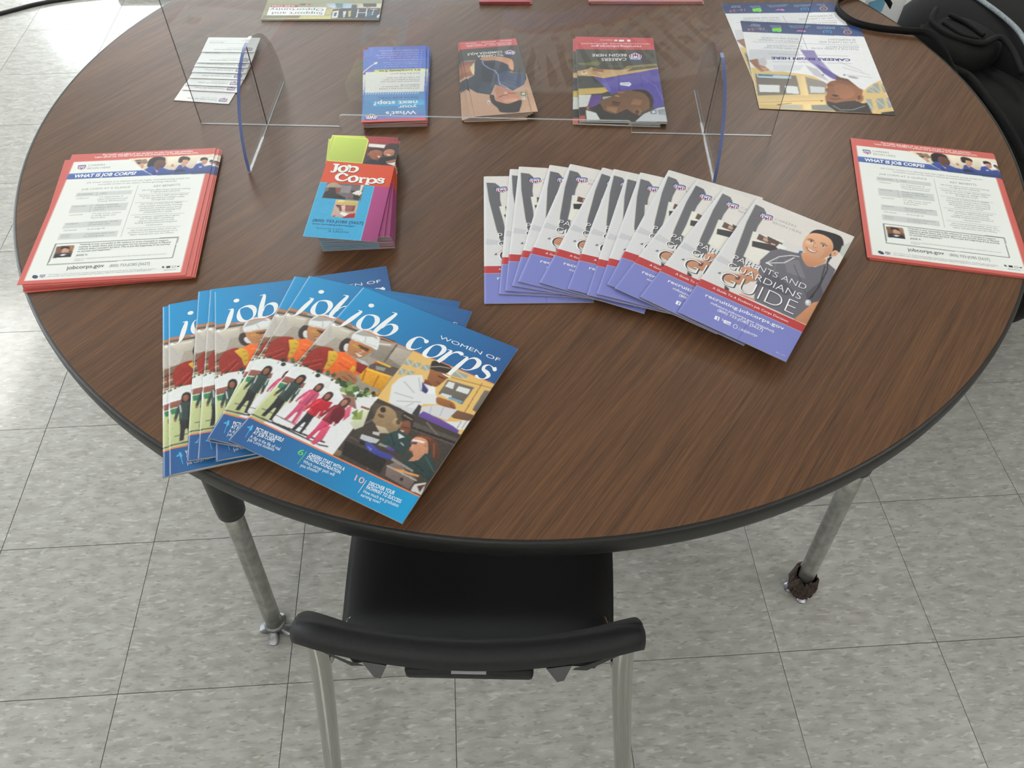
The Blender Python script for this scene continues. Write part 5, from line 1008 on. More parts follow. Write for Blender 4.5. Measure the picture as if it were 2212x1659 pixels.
  ('P',(112,104,186),[(100.7,153.7),(91.6,151.4),(86.0,174.0),(88.7,182.1)],0),
  ('P',(230,230,236),[(69.6,150.9),(53.1,148.5),(50.1,154.7),(54.0,162.0),(69.5,158.2)],0),
  ('L',(96,86,166),1,[(65.9,155.0),(54.5,153.7)]),
  ('P',(104,78,148),[(119.0,189.8),(101.2,188.5),(105.6,214.4),(114.9,228.3),(125.6,220.7)],0),
  ('P',(176,176,172),[(100.3,194.5),(85.8,192.2),(89.5,199.2),(100.7,202.5)],0),
  ('P',(124,90,66),[(105.4,208.5),(87.0,194.2),(70.6,177.7),(48.0,173.2),(30.2,174.8),(19.4,192.8),(18.9,212.7),(30.2,230.4),(41.6,238.4),(52.6,240.5),(85.2,243.1),(101.9,230.0)],1),
  ('P',(60,48,44),[(52.5,173.3),(30.0,171.8),(19.1,188.8),(18.2,210.7),(25.3,224.5),(24.5,200.9),(32.9,181.0)],1),
  ('P',(98,66,50),[(85.4,206.1),(72.6,211.8),(75.3,221.6),(86.1,217.9)],0),
  ('P',(160,120,90),[(95.0,222.0),(77.7,225.6),(80.8,241.1),(95.6,233.7)],0),
  ('P',(150,108,80),[(49.6,197.4),(36.8,203.1),(40.0,217.0),(56.4,215.4)],0),
  ('L',(60,42,38),1.6,[(83.4,208.0),(72.6,211.8)]),
  ('P',(176,110,96),[(75.1,178.8),(62.8,178.6),(64.1,181.6),(74.2,181.8)],0),
  ('P',(150,108,80),[(39.8,236.4),(40.8,241.3),(42.9,245.2),(45.7,247.4),(48.6,247.4),(51.0,245.4),(52.6,241.5),(52.9,236.7),(51.9,231.8),(49.8,227.9),(47.0,225.6),(44.1,225.6),(41.7,227.7),(40.1,231.6)],0),
  ('P',(90,62,50),[(43.7,237.5),(44.2,240.3),(45.3,242.6),(46.7,243.9),(48.1,243.9),(49.4,242.7),(50.1,240.4),(50.2,237.6),(49.7,234.8),(48.6,232.4),(47.2,231.1),(45.8,231.1),(44.6,232.4),(43.8,234.6)],0),
  ('P',(190,150,120),[(79.0,189.0),(72.5,190.9),(73.7,193.9),(80.3,192.0)],0),
  ('P',(60,56,54),[(121.5,228.4),(105.6,214.4),(100.0,235.7),(83.2,245.0),(62.7,229.2),(53.7,240.6),(42.3,248.0),(52.1,264.2),(105.6,264.0),(111.3,247.4),(120.6,234.2)],0),
  ('P',(62,58,58),[(140.0,227.8),(129.1,228.6),(128.3,236.3),(130.9,249.7),(140.5,248.0)],0),
  ('P',(196,90,70),[(140.6,251.8),(130.9,249.7),(132.4,265.8),(141.0,265.1)],0),
  ('P',(222,224,222),[(129.3,234.4),(113.3,241.8),(107.6,260.6),(129.2,264.8)],0),
  ('P',(206,100,90),[(127.9,225.6),(123.4,222.6),(124.9,232.4),(128.1,232.4)],0),
  ('P',(206,208,212),[(36.5,242.1),(12.2,224.3),(0.9,220.1),(0.6,263.2),(52.1,264.2)],0),
  ('P',(120,130,146),[(26.1,234.2),(16.0,230.2),(15.9,241.7),(25.6,241.9)],0),
  ('P',(226,228,230),[(22.8,234.2),(17.3,233.1),(17.8,238.9),(22.7,239.5)],0),
  ('P',(160,166,180),[(13.8,230.1),(0.4,226.0),(1.1,245.2),(12.8,243.6)],0),
  ('N',6,[(140.9,44.3),(1.1,41.3),(-0.0,266.0),(141.0,266.0)]),
  ('B',1,None),
  ('VP',(206,88,92),[(141.0,0.0),(0.0,0.0),(0.9,41.3),(140.9,44.3)],0),
  ('LOGO',[(25.8,79.1),(49.7,79.1),(24.1,50.9)]),
  ('T','CAREERS',[(53.2,70.3),(97.2,73.5),(53.5,79.7)],(236,238,238),0.01),
  ('T','BEGIN HERE',[(52.4,57.2),(113.1,59.7),(52.6,66.2)],(236,238,238),0.01),
  ('T','recruiting.jobcorps.gov',[(24.4,28.0),(113.8,29.9),(24.6,34.9)],(236,238,238),0.012),
  ('T','mifuturo.jobcorps.gov (español)',[(7.6,19.9),(78.8,21.5),(7.8,23.7)],(246,226,226),0.01),
  ('T','(800) 733-JOBS [5627]',[(84.0,21.6),(131.0,22.6),(84.0,25.3)],(246,226,226),0.01),
  ('T','doljobcorps',[(74.0,8.7),(96.8,9.2),(74.1,13.0)],(246,226,226),0),
  ('VP',(236,238,238),[(41.7,7.3),(47.5,7.4),(47.9,14.5),(42.2,14.4)],0),
  ('VP',(236,238,238),[(53.5,8.3),(62.5,8.5),(62.9,14.6),(53.9,14.4)],0),
  ('VP',(246,206,206),[(65.3,8.1),(70.9,8.2),(71.3,14.8),(65.7,14.7)],0),
 ]),
 'lab': dict(w=220.5, h=291.5, base=(236, 237, 240), cell=1.5, ops=[
  ('P',(52,76,124),[(0.0,0.0),(220.5,0.0),(220.5,40.8),(0.0,40.8)],0),
  ('P',(226,196,134),[(219.0,163.9),(122.6,180.8),(94.5,193.3),(37.6,212.5),(2.5,187.9),(-0.0,291.5),(220.5,291.5)],0),
  ('P',(126,118,110),[(213.8,183.5),(144.2,184.9),(145.1,243.1),(217.4,252.4)],0),
  ('P',(236,238,238),[(212.0,218.2),(176.8,217.6),(179.7,239.6),(213.2,241.4)],0),
  ('P',(226,230,230),[(168.1,218.4),(147.5,218.7),(147.9,241.9),(168.3,241.7)],0),
  ('P',(190,214,224),[(212.3,183.4),(153.5,186.9),(154.6,195.4),(210.8,195.9)],0),
  ('P',(60,120,150),[(209.5,184.6),(183.1,185.9),(185.1,190.2),(208.8,191.1)],0),
  ('P',(150,144,138),[(129.5,186.9),(95.9,201.8),(103.2,238.2),(131.6,241.1)],0),
  ('P',(216,218,220),[(126.4,216.1),(101.4,217.5),(104.3,235.5),(128.1,236.8)],0),
  ('P',(240,214,156),[(143.8,182.1),(130.6,184.1),(134.3,287.9),(147.4,288.5)],0),
  ('P',(236,206,146),[(217.5,253.7),(105.4,242.4),(109.9,270.9),(219.0,278.9)],0),
  ('L',(196,160,100),1.4,[(218.4,273.6),(107.8,257.4)]),
  ('P',(190,190,180),[(180.2,277.0),(150.0,276.8),(151.5,287.4),(184.7,289.0)],0),
  ('P',(150,150,144),[(132.3,274.6),(107.0,270.7),(98.3,288.8),(134.3,287.9)],0),
  ('L',(120,90,60),1.2,[(188.9,277.4),(165.0,271.0)]),
  ('P',(140,100,60),[(183.7,277.2),(184.1,278.3),(184.8,279.3),(185.8,279.8),(186.8,279.9),(187.7,279.4),(188.2,278.5),(188.3,277.4),(187.9,276.2),(187.2,275.3),(186.2,274.7),(185.1,274.7),(184.3,275.1),(183.8,276.0)],0),
  ('P',(140,100,60),[(112.3,260.3),(112.7,261.2),(113.3,262.0),(114.0,262.5),(114.8,262.5),(115.5,262.1),(115.8,261.4),(115.9,260.5),(115.6,259.5),(114.9,258.8),(114.2,258.3),(113.4,258.3),(112.7,258.6),(112.4,259.4)],0),
  ('P',(160,168,162),[(29.0,214.8),(22.3,211.7),(21.0,228.3),(34.6,229.0)],0),
  ('L',(210,212,206),1.6,[(29.0,214.8),(21.0,228.3)]),
  ('P',(160,168,162),[(20.7,203.1),(8.8,196.8),(10.3,227.7),(21.0,228.3)],0),
  ('L',(210,212,206),1.6,[(20.7,203.1),(10.3,227.7)]),
  ('P',(160,168,162),[(4.7,199.4),(-3.5,196.1),(-2.5,224.2),(5.5,226.0)],0),
  ('L',(210,212,206),1.6,[(4.7,199.4),(-2.5,224.2)]),
  ('P',(160,168,162),[(41.3,248.5),(30.7,248.0),(32.5,280.3),(39.9,280.7)],0),
  ('L',(210,212,206),1.6,[(41.3,248.5),(32.5,280.3)]),
  ('P',(160,168,162),[(23.7,246.3),(10.3,242.8),(11.5,271.3),(24.7,278.6)],0),
  ('L',(210,212,206),1.6,[(23.7,246.3),(11.5,271.3)]),
  ('P',(160,168,162),[(6.5,242.6),(-2.4,239.4),(-1.9,268.0),(7.2,272.4)],0),
  ('L',(210,212,206),1.6,[(6.5,242.6),(-1.9,268.0)]),
  ('P',(236,237,240),[(220.4,43.8),(2.5,39.8),(-4.4,129.2),(-3.1,179.0),(30.0,212.1),(36.1,220.8),(51.8,207.7),(96.4,204.7),(128.1,166.8),(181.8,175.9),(189.7,167.8),(219.5,140.8)],0),
  ('P',(214,216,222),[(215.2,102.2),(126.3,102.0),(128.9,120.1),(185.8,135.7),(219.5,140.8)],0),
  ('P',(196,198,206),[(124.0,149.2),(104.3,159.6),(90.9,198.7),(113.5,180.3)],0),
  ('P',(222,224,230),[(178.9,152.7),(125.5,149.3),(135.7,167.3),(181.8,175.9)],0),
  ('L',(196,198,206),1.6,[(64.4,130.7),(28.0,160.6)]),
  ('L',(196,198,206),1.6,[(61.1,174.2),(16.3,180.1)]),
  ('L',(190,192,200),1.4,[(60.1,151.0),(17.8,171.6)]),
  ('P',(60,60,66),[(96.4,178.6),(96.7,179.5),(97.2,180.3),(97.9,180.7),(98.6,180.7),(99.1,180.4),(99.4,179.7),(99.4,178.8),(99.2,177.9),(98.6,177.2),(97.9,176.8),(97.3,176.8),(96.7,177.1),(96.4,177.8)],0),
  ('P',(60,60,66),[(59.5,175.6),(59.8,176.4),(60.3,177.2),(61.0,177.6),(61.7,177.6),(62.2,177.3),(62.6,176.6),(62.6,175.7),(62.2,174.9),(61.7,174.1),(61.0,173.7),(60.3,173.7),(59.8,174.0),(59.5,174.7)],0),
  ('P',(170,174,182),[(38.6,184.4),(39.9,185.7),(42.6,186.2),(46.2,185.9),(50.0,184.8),(53.3,183.1),(55.3,181.2),(55.8,179.5),(54.5,178.3),(51.8,177.8),(48.2,178.1),(44.4,179.2),(41.1,180.8),(39.1,182.7)],0),
  ('P',(150,140,196),[(124.1,97.3),(99.3,97.1),(96.8,120.9),(85.4,155.5),(76.9,178.0),(82.4,192.6),(92.2,179.0),(106.0,151.0),(116.8,131.2)],0),
  ('P',(104,92,160),[(104.7,142.1),(88.9,158.6),(73.9,177.9),(51.8,207.7),(79.3,192.4),(95.9,173.5)],0),
  ('P',(168,120,96),[(219.5,140.8),(203.7,134.0),(192.0,162.2),(187.1,170.5),(202.7,177.1),(212.7,160.6)],0),
  ('P',(206,200,206),[(204.0,136.9),(190.8,127.2),(188.7,147.6),(194.7,159.5),(203.0,154.3)],0),
  ('P',(206,160,130),[(203.7,160.1),(189.4,164.9),(196.4,173.9)],0),
  ('L',(120,80,66),1.4,[(212.9,149.1),(201.7,168.5)]),
  ('P',(112,72,52),[(77.4,180.9),(57.4,188.3),(39.7,223.8),(46.7,229.7),(77.2,197.9)],0),
  ('P',(150,98,68),[(79.6,193.8),(88.5,198.0),(93.8,203.4),(93.1,208.7),(97.0,212.5),(96.4,217.2),(100.9,222.7),(102.7,227.8),(100.3,232.6),(102.0,239.5),(105.7,246.5),(107.0,257.9),(101.9,266.5),(84.2,265.6),(60.7,257.7),(44.8,243.3),(39.1,221.0),(56.6,201.0),(68.9,193.2)],0),
  ('P',(164,110,78),[(83.7,209.5),(66.8,207.2),(54.3,221.8),(57.8,241.2),(77.2,250.4),(86.8,237.3)],1),
  ('L',(100,54,46),1.6,[(96.9,211.9),(86.5,210.2)]),
  ('P',(128,72,60),[(95.9,207.4),(89.0,205.3),(86.5,210.2),(96.3,213.6)],1),
  ('L',(96,60,46),1.2,[(100.2,224.9),(95.6,227.4)]),
  ('P',(60,40,36),[(94.5,241.0),(87.1,239.0),(81.9,243.0),(88.9,245.6)],1),
  ('L',(52,36,34),1.6,[(97.9,250.9),(91.0,253.3),(81.6,250.1)]),
  ('P',(132,82,58),[(83.1,196.9),(61.5,194.2),(49.3,210.4),(66.3,204.3)],0),
  ('P',(168,110,80),[(42.4,245.9),(44.1,251.4),(46.7,255.9),(49.8,258.4),(52.7,258.6),(54.9,256.3),(56.0,252.0),(55.6,246.6),(54.0,241.0),(51.3,236.5),(48.2,233.9),(45.3,233.8),(43.1,236.1),(42.0,240.4)],0),
  ('P',(110,66,50),[(46.2,244.7),(47.1,247.8),(48.5,250.4),(50.1,251.8),(51.5,251.9),(52.6,250.6),(53.1,248.1),(52.8,245.1),(51.9,241.9),(50.6,239.4),(49.0,237.9),(47.5,237.9),(46.4,239.2),(46.0,241.6)],0),
  ('P',(56,50,50),[(106.7,260.0),(91.4,264.6),(75.6,258.4),(57.3,254.8),(46.8,262.3),(39.6,259.3),(37.5,291.2),(95.6,290.0),(106.0,273.3)],0),
  ('L',(150,150,146),2,[(97.1,272.9),(87.4,284.3),(66.5,282.0),(45.1,269.0)]),
  ('P',(52,48,50),[(21.9,286.5),(-2.4,280.0),(-0.0,291.5),(24.4,291.9)],0),
  ('N',4,[(220.4,43.8),(2.5,39.8),(-0.0,291.5),(220.5,291.5)]),
  ('B',1,None),
  ('T','16–24',[(178.8,22.3),(209.8,27.2),(179.9,31.9)],(206,130,110),0.0),
  ('VP',(124,220,90),[(164.0,22.7),(147.9,19.8),(147.4,30.9),(151.7,36.6),(157.6,33.9),(164.1,35.4),(165.8,29.2)],0),
  ('VP',(206,130,190),[(122.5,31.2),(102.4,29.0),(108.7,23.1),(108.6,33.3),(115.3,25.2)],0),
  ('V',(60,150,210),[(71.2,33.6,1.9),(69.6,23.3,2.0),(56.7,22.9,2.0),(58.9,33.6,2.0)],0),
  ('T','m',[(60.1,24.1),(66.6,24.6),(61.4,32.2)],(60,150,210),0.02),
  ('V',(206,150,120),[(20.0,25.2,2.0),(22.1,29.5,2.0),(25.9,32.3,2.0),(30.2,32.7,2.0),(33.2,30.3,2.0),(33.7,26.3,2.0),(31.7,22.0,2.0),(27.8,19.1,2.0),(23.6,18.7,2.0),(20.6,21.1,2.0)],1),
  ('T','+',[(23.6,22.9),(29.2,23.3),(24.7,28.7)],(206,150,120),0.02),
  ('T','Age Range',[(184.8,14.8),(204.4,15.7),(185.3,18.6)],(190,200,220),0),
  ('T','of students',[(184.6,9.9),(202.0,10.7),(185.0,13.8)],(190,200,220),0),
  ('T','U.S. Centers',[(146.7,16.5),(165.0,17.3),(147.2,20.4)],(190,200,220),0),
  ('T','nationwide',[(146.8,11.7),(167.5,12.7),(147.3,15.6)],(190,200,220),0),
  ('T','Licensed Training',[(97.5,12.6),(129.8,15.2),(98.1,16.5)],(190,200,220),0),
  ('T','Programs across the country',[(91.9,7.3),(132.3,9.9),(92.5,11.3)],(190,200,220),0),
  ('T','Employers Hire',[(47.6,11.9),(81.1,15.2),(48.2,15.8)],(190,200,220),0),
  ('T','Job Corps graduates',[(46.6,7.9),(81.1,10.0),(47.3,11.9)],(190,200,220),0),
  ('T','No cost',[(20.1,12.3),(31.6,13.2),(20.8,16.3)],(190,200,220),0),
  ('T','to you',[(20.0,7.1),(35.7,8.4),(20.7,11.1)],(190,200,220),0),
  ('T','LIVE ON CAMPUS AND',[(18.2,59.9),(84.9,62.9),(18.9,66.2)],(150,154,164),0),
  ('T','BE INDEPENDENT',[(18.1,50.5),(68.4,52.9),(18.8,56.8)],(150,154,164),0),
  ('T','CONNECT WITH THE RIGHT',[(121.1,65.6),(194.8,64.2),(121.5,71.8)],(150,154,164),0),
  ('T','PEOPLE AND RESOURCES',[(122.1,55.7),(189.3,57.0),(122.5,61.9)],(150,154,164),0),
  ('T','TRAIN FOR A CAREER YOU’RE',[(17.8,83.7),(103.2,87.0),(18.4,89.9)],(150,154,164),0),
  ('T','PASSIONATE ABOUT',[(17.2,76.0),(76.1,79.0),(17.8,82.2)],(150,154,164),0),
  ('T','LEARN NEW SKILLS THAT',[(118.5,90.8),(188.0,91.2),(119.0,96.9)],(150,154,164),0),
  ('T','FIT WITH YOUR FUTURE',[(118.8,81.7),(181.8,84.1),(119.2,87.8)],(150,154,164),0),
  ('T','CAREERS BEGIN HERE',[(40.2,120.7),(179.3,125.9),(40.9,129.1)],(58,60,136),0.04),
  ('T','• JOB CORPS •',[(88.2,135.2),(139.7,136.8),(88.5,139.9)],(150,154,164),0),
  ('V',(140,144,156),[(183.3,115.5,0.8),(41.7,111.8,0.8)],0),
  ('V',(140,144,156),[(179.8,142.3,0.8),(142.5,140.5,0.8)],0),
  ('V',(140,144,156),[(82.9,138.4,0.8),(40.7,136.8,0.8)],0),
  ('V',(140,144,156),[(206.2,75.8,0.8),(14.9,72.1,0.8)],0),
  ('V',(140,144,156),[(112.9,51.9,0.8),(111.1,94.9,0.8)],0),
 ]),
 'card': dict(w=93.5, h=50.5, base=(238, 240, 239), cell=1.2, ops=[
  ('LOGO',[(6,45),(20,45),(6,33)]),
  ('T','Treasure Valley Job Corps',[(23.0,40.5),(74.0,40.5),(23.0,43.7)],(110,114,120),0.01),
  ('T','Career Services',[(23.0,35.5),(52.0,35.5),(23.0,38.3)],(150,154,160),0),
  ('T','Admissions Counselor',[(62.0,17.0),(88.0,17.0),(62.0,19.6)],(120,124,130),0.01),
  ('T','U.S. Department of Labor',[(58.0,12.5),(88.0,12.5),(58.0,14.9)],(160,164,168),0),
  ('T','(800) 733-JOBS',[(8.0,10.0),(32.0,10.0),(8.0,12.2)],(160,164,168),0),
  ('T','jobcorps.gov',[(8.0,5.5),(28.0,5.5),(8.0,7.7)],(160,164,168),0),
  ('VP',(150,154,160),[(6.0,20.2),(88.0,20.2),(88.0,20.7),(6.0,20.7)],0),
 ]),
 'support': dict(w=220.0, h=60.0, base=(176, 166, 120), cell=1.3, ops=[
  ('P',(150,146,104),[(220.0,0.0),(105.7,0.0),(105.5,16.6),(216.1,46.1),(220.3,60.0),(220.2,27.3)],0),
  ('P',(206,196,120),[(209.9,46.2),(89.8,46.6),(91.7,58.8),(220.0,60.0)],0),
  ('P',(120,110,70),[(216.1,46.1),(147.7,46.9),(149.8,55.8),(219.0,58.1)],0),
  ('P',(150,150,120),[(153.2,0.0),(105.7,0.0),(105.5,16.6),(151.9,11.0)],0),
  ('P',(176,196,220),[(105.7,0.0),(86.5,0.0),(87.8,19.4),(99.5,13.8)],0),
  ('P',(60,130,130),[(89.7,0.0),(73.7,0.0),(73.7,16.6),(83.0,19.4)],0),
  ('P',(170,186,206),[(75.3,0.0),(56.1,0.0),(57.8,16.6),(70.0,22.1)],0),
  ('P',(206,196,170),[(48.1,0.0),(1.3,0.0),(1.7,16.7),(43.4,16.7)],0),
  ('P',(54,56,66),[(57.2,5.6),(47.6,5.6),(43.5,52.2),(54.0,41.3)],0),
  ('P',(52,52,60),[(36.8,0.0),(11.0,0.0),(9.9,13.9),(34.0,13.9)],0),
  ('P',(206,140,80),[(29.2,13.9),(21.3,12.5),(20.6,20.8),(27.0,20.8)],0),
  ('P',(44,48,54),[(78.3,19.4),(1.5,19.5),(0.8,60.0),(90.4,56.1),(90.4,24.8)],0),
  ('P',(196,190,130),[(104.7,24.8),(90.7,22.1),(93.8,38.5),(101.1,43.9)],0),
  ('P',(196,190,120),[(61.3,30.4),(56.0,27.7),(54.7,50.8),(58.6,50.8)],0),
  ('L',(226,230,230),2,[(42.8,23.6),(43.4,53.6)]),
  ('L',(226,230,230),2,[(27.0,20.8),(26.3,49.6)]),
  ('L',(226,230,230),2,[(41.7,35.9),(26.6,36.0)]),
  ('L',(210,214,216),1.6,[(13.9,25.0),(15.5,45.5)]),
  ('L',(210,214,216),1.6,[(20.4,23.6),(7.6,23.6)]),
  ('P',(226,226,226),[(89.9,30.3),(79.0,27.6),(78.0,54.8),(89.0,54.7)],0),
  ('P',(50,52,58),[(86.2,35.8),(81.5,34.4),(82.4,49.4),(86.4,49.3)],0),
  ('P',(226,228,232),[(5.8,46.9),(1.4,41.5),(1.9,56.5),(6.0,53.7)],0),
  ('P',(214,210,206),[(70.9,30.4),(64.5,30.4),(65.5,53.5),(67.9,53.5)],0),
  ('P',(40,80,96),[(24.7,30.5),(16.7,30.5),(16.7,49.6),(23.1,49.6)],0),
  ('P',(190,60,60),[(143.7,0.0),(134.2,0.0),(136.5,8.3)],0),
  ('P',(90,70,60),[(156.4,0.0),(143.7,0.0),(146.0,8.3),(154.2,5.5)],0),
  ('P',(206,150,120),[(91.2,19.9),(91.3,21.6),(92.0,22.9),(93.1,23.6),(94.3,23.6),(95.6,22.9),(96.5,21.6),(96.9,19.9),(96.8,18.2),(96.2,16.9),(95.1,16.1),(93.8,16.1),(92.6,16.9),(91.7,18.2)],0),
  ('P',(190,120,110),[(77.4,18.8),(77.4,20.5),(78.0,21.8),(79.0,22.6),(80.1,22.6),(81.2,21.8),(82.0,20.5),(82.4,18.8),(82.4,17.1),(81.8,15.8),(80.8,15.1),(79.7,15.1),(78.6,15.8),(77.8,17.1)],0),
  ('N',12,[(220.0,0.0),(-0.0,0.0),(-0.0,60.0),(220.0,60.0)]),
  ('VP',(238,239,238),[(211.4,13.7),(103.7,15.5),(104.3,46.0),(211.6,45.1)],0),
  ('VP',(166,56,60),[(209.1,5.5),(158.5,6.1),(158.6,14.9),(209.8,14.3)],0),
  ('T','at Job Corps',[(164.9,8.3),(208.0,7.7),(164.6,13.2)],(240,226,226),0.02),
  ('T','Support and',[(108.1,34.1),(203.2,32.7),(107.7,43.9)],(54,58,66),0.0),
  ('T','Opportunity',[(108.0,20.4),(209.3,18.1),(107.6,29.7)],(54,58,66),0.0),
 ]),
}
# ------------------------------------------------------------------ round table
H = .74; CX, CY, RAD = .465, .646, .7695
tb = tag(empty('round_table', (CX, CY, 0)), 'round walnut laminate classroom table with black edge band and grey metal legs', 'table')
def disc(name, prof, mat, parent, seg=240, cap_top=False, cap_bot=False):
    Vv, Ff = [], []
    for k in range(seg):
        a = 2*math.pi*k/seg
        for r, z in prof: Vv.append((r*math.cos(a), r*math.sin(a), z))
    n = len(prof)
    for k in range(seg):
        for i in range(n-1): Ff.append((k*n+i, ((k+1) % seg)*n+i, ((k+1) % seg)*n+i+1, k*n+i+1))
    if cap_top: Ff.append(tuple(k*n+n-1 for k in range(seg)))
    if cap_bot: Ff.append(tuple(k*n for k in range(seg))[::-1])
    return mesh_obj(name, Vv, Ff, mat, parent, True)
top = disc('tabletop', [(RAD-.004, H-.024), (RAD-.002, H-.024), (RAD-.002, H-.0006), (RAD-.0026, H)], MT['wood'], tb, cap_top=True, cap_bot=True)
top.data.polygons.foreach_set('use_smooth', [False]*len(top.data.polygons))
disc('edge_band', [(RAD-.002, H-.0305), (RAD+.001, H-.031), (RAD+.0025, H-.029), (RAD+.0035, H-.022), (RAD+.0035, H-.010), (RAD+.0028, H-.003), (RAD+.0015, H-.0006), (RAD-.002, H-.0002)], MT['band'], tb)
disc('apron', [(RAD-.07, H-.05), (RAD-.06, H-.05), (RAD-.06, H-.024)], MT['under'], tb)
for fx, fy, dirty in ((-.032, .103, 0), (.99, .122, 1), (1.0, 1.17, 0), (-.05, 1.19, 0)):
    dx, dy = CX-fx, CY-fy; d = math.hypot(dx, dy); ux, uy = dx/d, dy/d
    P = lambda z: (fx-CX+ux*.075*z, fy-CY+uy*.075*z, z)
    lg = tube('leg', [P(.030), P(.2), P(.43)], .0155, MT['zinc'], tb, 20, 2)
    tube('leg_sleeve', [P(.415), P(.425), P(.56), P(H-.024)], [.0205, .0215, .024, .027], MT['black_tube'], lg, 24, 3)
    tube('collar', [P(.024), P(.034)], .0185, MT['glide'], lg, 18, 1)
    # clover shaped steel glide
    Vv, Ff = [], []; bx, by, _ = P(0); N = 64
    for z, s in ((.0005, 1), (.004, 1), (.010, .72), (.020, .30)):
        for k in range(N):
            a = 2*math.pi*k/N; r = (.024+.0105*math.cos(4*a+.6)-.003*math.cos(8*a+1.2))*s; Vv.append((bx+r*math.cos(a), by+r*math.sin(a), z))
    for q in range(3):
        for k in range(N): Ff.append((q*N+k, q*N+(k+1) % N, (q+1)*N+(k+1) % N, (q+1)*N+k))
    Ff.append(tuple(range(N))[::-1]); Ff.append(tuple(3*N+k for k in range(N)))
    mesh_obj('glide', Vv, Ff, MT['glide'], lg)
    if dirty:
        Vv, Ff = [], []; N = 40; rs = random.Random(3)
        for q, (z, r) in enumerate(((.006, .024), (.02, .026), (.034, .025), (.05, .0225), (.056, .019))):
            p = P(z)
            for k in range(N):
                a = 2*math.pi*k/N; rr = r*(1+rs.uniform(-.1, .16)); zz = z+rs.uniform(-.006, .008)*(q > 1)+(.022 if (q > 2 and 1.9 < a < 2.9) else 0)
                Vv.append((p[0]+rr*math.cos(a), p[1]+rr*math.sin(a), zz))
        for q in range(4):
            for k in range(N): Ff.append((q*N+k, q*N+(k+1) % N, (q+1)*N+(k+1) % N, (q+1)*N+k))
        tag(mesh_obj('torn_boot', Vv, Ff, MT['rust'], lg), 'torn black rubber foot cover')
# ------------------------------------------------------------------ chair
ch = tag(empty('school_chair', (.345, -.19, 0), -.083), 'black plastic school chair with chrome legs pushed under the table', 'chair')
def surf(name, fn, nu, nv, mat, parent, thick=.004, sub=0):
    Vv = [fn(i/(nu-1), j/(nv-1)) for j in range(nv) for i in range(nu)]
    Ff = [(j*nu+i, j*nu+i+1, (j+1)*nu+i+1, (j+1)*nu+i) for j in range(nv-1) for i in range(nu-1)]
    o = mesh_obj(name, Vv, Ff, mat, parent, True)
    md = o.modifiers.new('thickness', 'SOLIDIFY'); md.thickness = thick; md.offset = 0
    return o
PROF = catmull([(.060, .475), (.048, .53), (.033, .58), (.018, .618), (.010, .633), (.003, .6385), (-.005, .6390), (-.012, .6345), (-.0145, .625)], 6)
def back(u, v):
    # v: 0 lower edge of the face -> up the face -> rolled top lip -> rear skirt
    s = 2*u-1; hw = .1935
    q = PROF[min(len(PROF)-1, int(round(v*(len(PROF)-1))))]; y, z = q[0], q[1]
    end = max(0., abs(s)-.80)/.20
    lipw = 1-.25*end**2
    y = .004+(y-.004)*lipw if v > .5 else y
    z -= .014*end**2.5
    if v < .45: z += .045*abs(s)**5*(1-v/.45)             # lower corners sweep up
    y += .026*abs(s)**2 - .003
    if v > .85: z -= .003*(1-abs(s)**2)*(v-.85)/.15         # rear skirt deeper in the middle
    return (s*hw, y, z)
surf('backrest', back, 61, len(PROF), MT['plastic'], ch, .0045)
for s in (-1, 1):      # ribs and end cups behind the shell
    mesh_obj('rib', [(s*.086, -.014, .618), (s*.114, -.010, .618), (s*.114, .006, .620), (s*.086, .004, .620), (s*.101, -.008, .556), (s*.109, -.006, .556), (s*.109, .002, .556), (s*.101, .002, .556)], [(0, 1, 5, 4), (1, 2, 6, 5), (2, 3, 7, 6), (3, 0, 4, 7), (4, 5, 6, 7)], MT['gusset'], ch)
    mesh_obj('side_cup', [(s*.184, .012, .612), (s*.128, -.008, .612), (s*.184, .024, .585), (s*.135, .004, .562), (s*.118, .003, .566), (s*.118, -.010, .612)], [(0, 1, 3, 2), (1, 5, 4, 3)], MT['plastic'], ch)
bm = box_bm(-.074, .074, -.004, .016, .545, .566, .005); bm_obj('hand_grip', bm, MT['plastic'], ch, True)
bm_obj('maker_label', box_bm(-.020, .020, -.004, .004, .5655, .5665), MT['label'], ch)
def seat(u, v):
    s = 2*u-1; y = .055+.45*v; hw = .195-.008*(1-v)**3+.006*math.sin(v*3.14)
    cr = max(0, 1-(v/.14))**2*.03 if v < .14 else (max(0, (v-.86)/.14)**2*.03)
    x = s*(hw-cr*abs(s)**4)-.001
    z = .385 - .016*math.exp(-(s*1.4)**2)*math.sin(max(0, min(1, v))*math.pi)**.6 - .014*abs(s)**10 + .05*(max(0, .2-v)/.2)**1.5 - .05*max(0, (v-.85)/.15)**2
    return (x, y, z)
surf('seat', seat, 41, 41, MT['seat_shaded'], ch, .005)
for s in (-1, 1):
    rl = tube('rear_leg', [(s*.178, .030, .585), (s*.181, .024, .53), (s*.194, .010, .40), (s*.217, -.010, .2), (s*.238, -.030, .012)], .0125, MT['chrome'], ch, 20, 6)
    tube('foot_cap', [(s*.2368, -.029, .024), (s*.2393, -.0312, .0005)], .0145, MT['plastic'], rl, 16, 1)
    fl = tube('front_leg', [(s*.165, .12, .364), (s*.165, .40, .362), (s*.172, .45, .343), (s*.196, .472, .2), (s*.212, .495, .012)], .0125, MT['chrome'], ch, 18, 6)
    tube('foot_cap', [(s*.2115, .4945, .024), (s*.2125, .496, .0005)], .0145, MT['plastic'], fl, 16, 1)
    tube('side_rail', [(s*.181, .035, .50), (s*.195, .060, .44), (s*.190, .100, .380), (s*.165, .18, .364)], .011, MT['chrome'], ch, 18, 6)
tube('cross_bar', [(-.165, .25, .350), (.165, .25, .350)], .009, MT['chrome'], ch, 14, 1)
